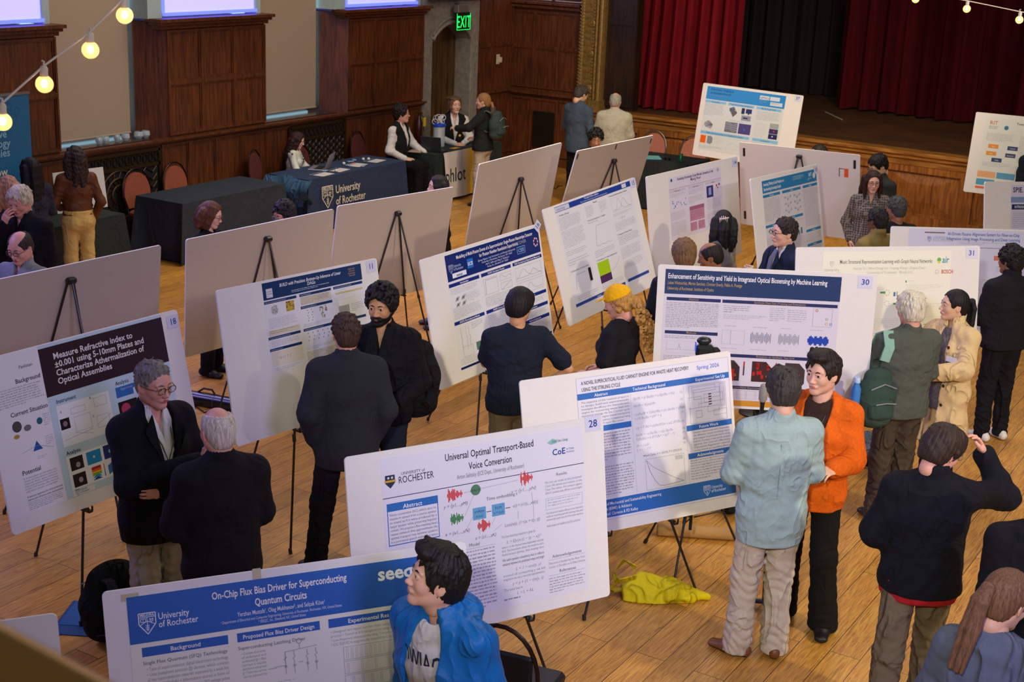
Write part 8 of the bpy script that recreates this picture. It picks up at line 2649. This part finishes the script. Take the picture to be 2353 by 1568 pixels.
for a in ((.45, .335, .49, .35, GN), (.555, .34, .57, .375, '#2a6a9a'), (.58, .335, .585, .375, '#3a5a70'), (.555, .43, .58, .445, GN)):
    p.R(*a, 3)
for cx_, cy_ in ((.505, .345), (.505, .435)):
    for k in range(7):
        p.O(cx_ + .018 * math.cos(k * .9), cy_ + .022 * math.sin(k * .9), .004, '#8a9a88', 3)
for a in ((.65, .44, .95, .50, 3), (.40, .56, .62, .66, 6), (.40, .68, .62, .76, 4), (.40, .80, .62, .97, 8), (.0, .25, .36, .97, 30), (.65, .55, .95, .58, 2)):
    p.P(*a, '#c0c0b2')
for r in range(5):
    for c_ in range(5):
        p.R(.70 + .05 * c_, .61 + .022 * r, .73 + .05 * c_, .618 + .022 * r, '#a8a89c', 2); p.R(.70 + .05 * c_, .80 + .022 * r, .73 + .05 * c_, .808 + .022 * r, '#a8a89c', 2)
p.P(.65, .74, .95, .78, 3, '#b4b4a8').done('cream printed sheet with slim grey print'); card('31', '31', .955, .945)
# passive alignment
p = Poster('ai', .11, .995, .04, .985, '#c2c3d8', .35, 8)
p.R(.11, .028, .25, .04, '#6a4a50').R(.85, .028, .98, .04, '#6a4a50').T(.52, .055, .042, 'AI-Driven Passive Alignment System for Fiber-to-Chip', '#2a4ba8', 'C', .012, fw=.50).T(.52, .10, .042, 'Integration Using Image Processing and Deep Learning', '#2a4ba8', 'C', .012, fw=.51).P(.35, .115, .69, .145, 2).crest(.145, .095, .17, '#2a52a0').T(.17, .085, .026, 'UNIVERSITY of', '#8a96b8').T(.17, .115, .045, 'ROCHESTER', '#8a96b8', w=.75).T(.93, .11, .09, 'Ed', '#4a4a70', 'C', .01)
p.R(.27, .165, .88, .172, '#8a8a94', 2).R(.13, .185, .40, .215, '#1a4ab0').T(.14, .212, .028, 'ABSTRACT', '#c2c3d8').P(.13, .225, .40, .45, 14)
p.R(.60, .24, .69, .285, '#c06a58', 2).R(.70, .275, .715, .29, '#3a2a2a', 3)
for u, c0, c1 in ((.75, '#7a2a3a', '#e0a060'), (.845, '#4a2070', '#e89058')):
    p.R(u, .185, u + (.08 if u < .8 else .13), .34, c0, 2)
    for k in range(4):
        p.R(u + .02 + (.025 * k if u > .8 else 0), .205 + (.03 * k if u < .8 else .02), u + (.045 if u < .8 else .033) + (.025 * k if u > .8 else 0), .215 + (.03 * k if u < .8 else .06), c1, 3)
for k in range(3):
    v = .42 + .165 * k
    p.R(.655, v, .735, v + .10, '#1c6ad0', 2).O(.695, v + .05, .022, '#6ab8f0', 3, .8).G([(.785, v + .05), (.81, v + .005), (.835, v + .05), (.81, v + .095)], '#c88a78', 2).L([(.74, v + .05), (.78, v + .05)]).L([(.84, v + .05), (.87, v + .05), (.87, v + .02)]).R(.88, v - .01, .91, v + .04, '#9a3a7a', 3).R(.88, v + .055, .91, v + .10, '#5a3a9a', 3).L([(.63, v + .13), (.98, v + .13)], '#a8a8c0')
p.R(.62, .90, .70, .925, '#1a3a90').R(.715, .90, .99, .925, '#1a3a90').R(.66, .94, .70, .985, '#6a4a80').P(.13, .47, .60, .97, 26).P(.62, .34, .73, .40, 4)
p.done()
# right edge poster
p = Poster('spie', .225, 1.0, .05, .97, '#c8c8dc', .35, 9)
p.T(.02, .08, .075, 'SPIE.', '#1c1c2c', bold=.02).T(.30, .06, .05, 'Algorithmic Alignment', '#6c6c80', bold=.004).P(.45, .08, .8, .11, 2).R(.0, .13, 1, .19, '#7890b8').H_(.01, .21, .46, .265, 'INTRODUCTION: MOTIVATION', '#16265c').P(.02, .29, .46, .47, 9, '#8486a0')
for k in range(12):
    p.L([(.02 + .03 * k, .60), (.06 + .035 * k, .50)], '#2a3a5c', .012)
p.R(.02, .60, .46, .62, '#8aa0c8').P(.5, .22, .97, .95, 30).P(.02, .65, .46, .95, 14).done()
# orange and blue boxes
p = Poster('rit2', .09, .95, .06, .955, '#d2d4cc', .45, 12)
p.T(.04, .10, .075, 'RIT', '#b84a30', bold=.004).P(.04, .12, .13, .17, 3, '#44443f').O(.20, .13, .03, '#2f6a94').T(.56, .075, .045, 'Towards a Unified Evaluation Framework for', '#2c2c2c', 'C', .008, w=.95).T(.56, .125, .045, 'Interpretability of Knowledge', '#2c2c2c', 'C', .008, w=.95).T(.56, .165, .03, 'Bhushan Warade', '#55554f', 'C').P(.03, .22, .30, .33, 7).P(.34, .22, .62, .60, 22).P(.66, .22, .97, .60, 22)
for (u, v, c_, t_) in ((.06, .37, '#d88a20', 'Alice'), (.24, .375, '#1c3260', 'Human'), (.05, .47, '#d88a20', 'Bob'), (.23, .475, '#1c3260', 'NewYork'), (.11, .555, '#1c3260', 'Child')):
    p.R(u, v, u + .095, v + .055, c_, 2).T(u + .047, v + .038, .024, t_, '#e8e0d0', 'C')
for (u, v, c_) in ((.0, .75, '#d8a070'), (.18, .75, '#4a92b4'), (.0, .86, '#4a92b4'), (.19, .87, '#d8a070'), (.0, .965, '#d8602c')):
    p.R(u, v, u + .17, v + (.085 if v < .95 else .03), c_, 2)
p.P(.03, .62, .30, .69, 4).P(.34, .64, .97, .95, 20).done()
# 37: bright blue banner
p = Poster('37', .05, .838, .09, .965, '#ccd2cf', .1, 37)
LB = '#7fb6dc'
p.R(0, 0, 1, .20, '#2a86c8').T(.05, .055, .05, 'Polarimetric Imaging as', '#123c6c', bold=.01, w=.85).T(.05, .11, .05, 'an intraoperative aid', '#123c6c', bold=.01, w=.85).P(.05, .13, .55, .15, 1, '#1a4a80').R(.68, .04, .80, .10, '#d0d6da', 2).T(.74, .09, .045, 'OPTICS', '#2a3a4a', 'C', .01, l=4).R(.81, .04, .93, .10, '#c8d4e0', 2).R(.82, .12, .97, .175, '#c8d4e0', 2).P(.83, .13, .95, .16, 2, '#4a7ab0').P(.68, .12, .78, .17, 3, '#1a5a94')
for a in ((.0, .215, .27, .255, 'Introduction'), (.30, .215, .63, .255, 'Tissue-Nerve-Vessel classification'), (.66, .215, .97, .255, 'Mueller based results'), (.0, .70, .63, .745, 'Deep nets & processing on a classification method'), (.67, .70, .99, .745, 'Conclusions')):
    p.H_(*a[:4], a[4], LB, '#1c3e68', .7, .004)
p.P(.0, .27, .26, .46, 10).P(.67, .28, .97, .42, 9)
for k in range(16):
    a = -.5 + k * .17; x, y = .14, .59; p.L([(x, y), (x + .11 * math.cos(a + 2.2), y + .07 * math.sin(a + 2.2))], ['#8aa0ac', '#3a8aa8', '#c87a6a', '#9aa4a8'][k % 4], .012 if k % 3 else .006)
p.G([(.32, .30), (.38, .27), (.43, .36), (.38, .43)], '#5c5a58', 2).O(.37, .29, .018, '#2a7ab8', 3).O(.34, .33, .018, '#3c6a44', 3).O(.40, .32, .012, '#b8983a', 3).R(.48, .27, .52, .36, '#1c2440', 2).R(.535, .275, .61, .345, '#262c4a', 2).R(.565, .345, .58, .365, '#262c4a', 2).R(.49, .38, .61, .46, '#8a8f98', 2).R(.51, .41, .57, .43, '#20222a', 3)
p.R(.30, .51, .46, .67, '#6a6e72', 2).R(.475, .51, .63, .67, '#4a4070', 2).O(.55, .60, .02, '#3a62a8', 3)
for k in range(4):
    p.L([(.30, .54 + .03 * k), (.36, .52 + .03 * k), (.40, .56 + .03 * k), (.46, .53 + .03 * k)], '#a4a8aa', .008, 3)
p.P(.33, .475, .61, .50, 2).R(.86, .44, .97, .52, '#9aa0a0', 2).R(.86, .525, .97, .60, '#3c3462', 2).R(.86, .605, .97, .68, '#2a2a58', 2).O(.92, .56, .012, '#d0306a', 3).O(.91, .64, .012, '#c8ccd4', 3).P(.67, .46, .83, .68, 9, '#b4b8b8')
p.R(.01, .77, .08, .89, '#e06018', 2).G([(.10, .77), (.15, .77), (.17, .80), (.17, .87), (.14, .90), (.10, .88)], '#7f868a', 2).P(.19, .77, .33, .88, 5, '#b4b8b8').plot(.36, .77, .62, .93, [(lambda t: .3 + .3 * math.sin(5 * t), '#a0a8b0')], '#b8bcbc').P(.01, .93, .33, .98, 3).P(.67, .76, .98, .97, 10, '#9a9ea0')
p.done('very glossy printed sheet with a bright blue banner'); card('37', '37', .95, .955)
# teal corner of a print on the cream board at the very left
p = Poster('corner', .1, .80, .05, .80, '#dfe0d8', .4, 2)
p.R(0, 0, 1, .3, '#1f9ab0').P(.03, .05, .9, .2, 3, '#8ad0d8').P(.03, .35, .97, .95, 20).done()
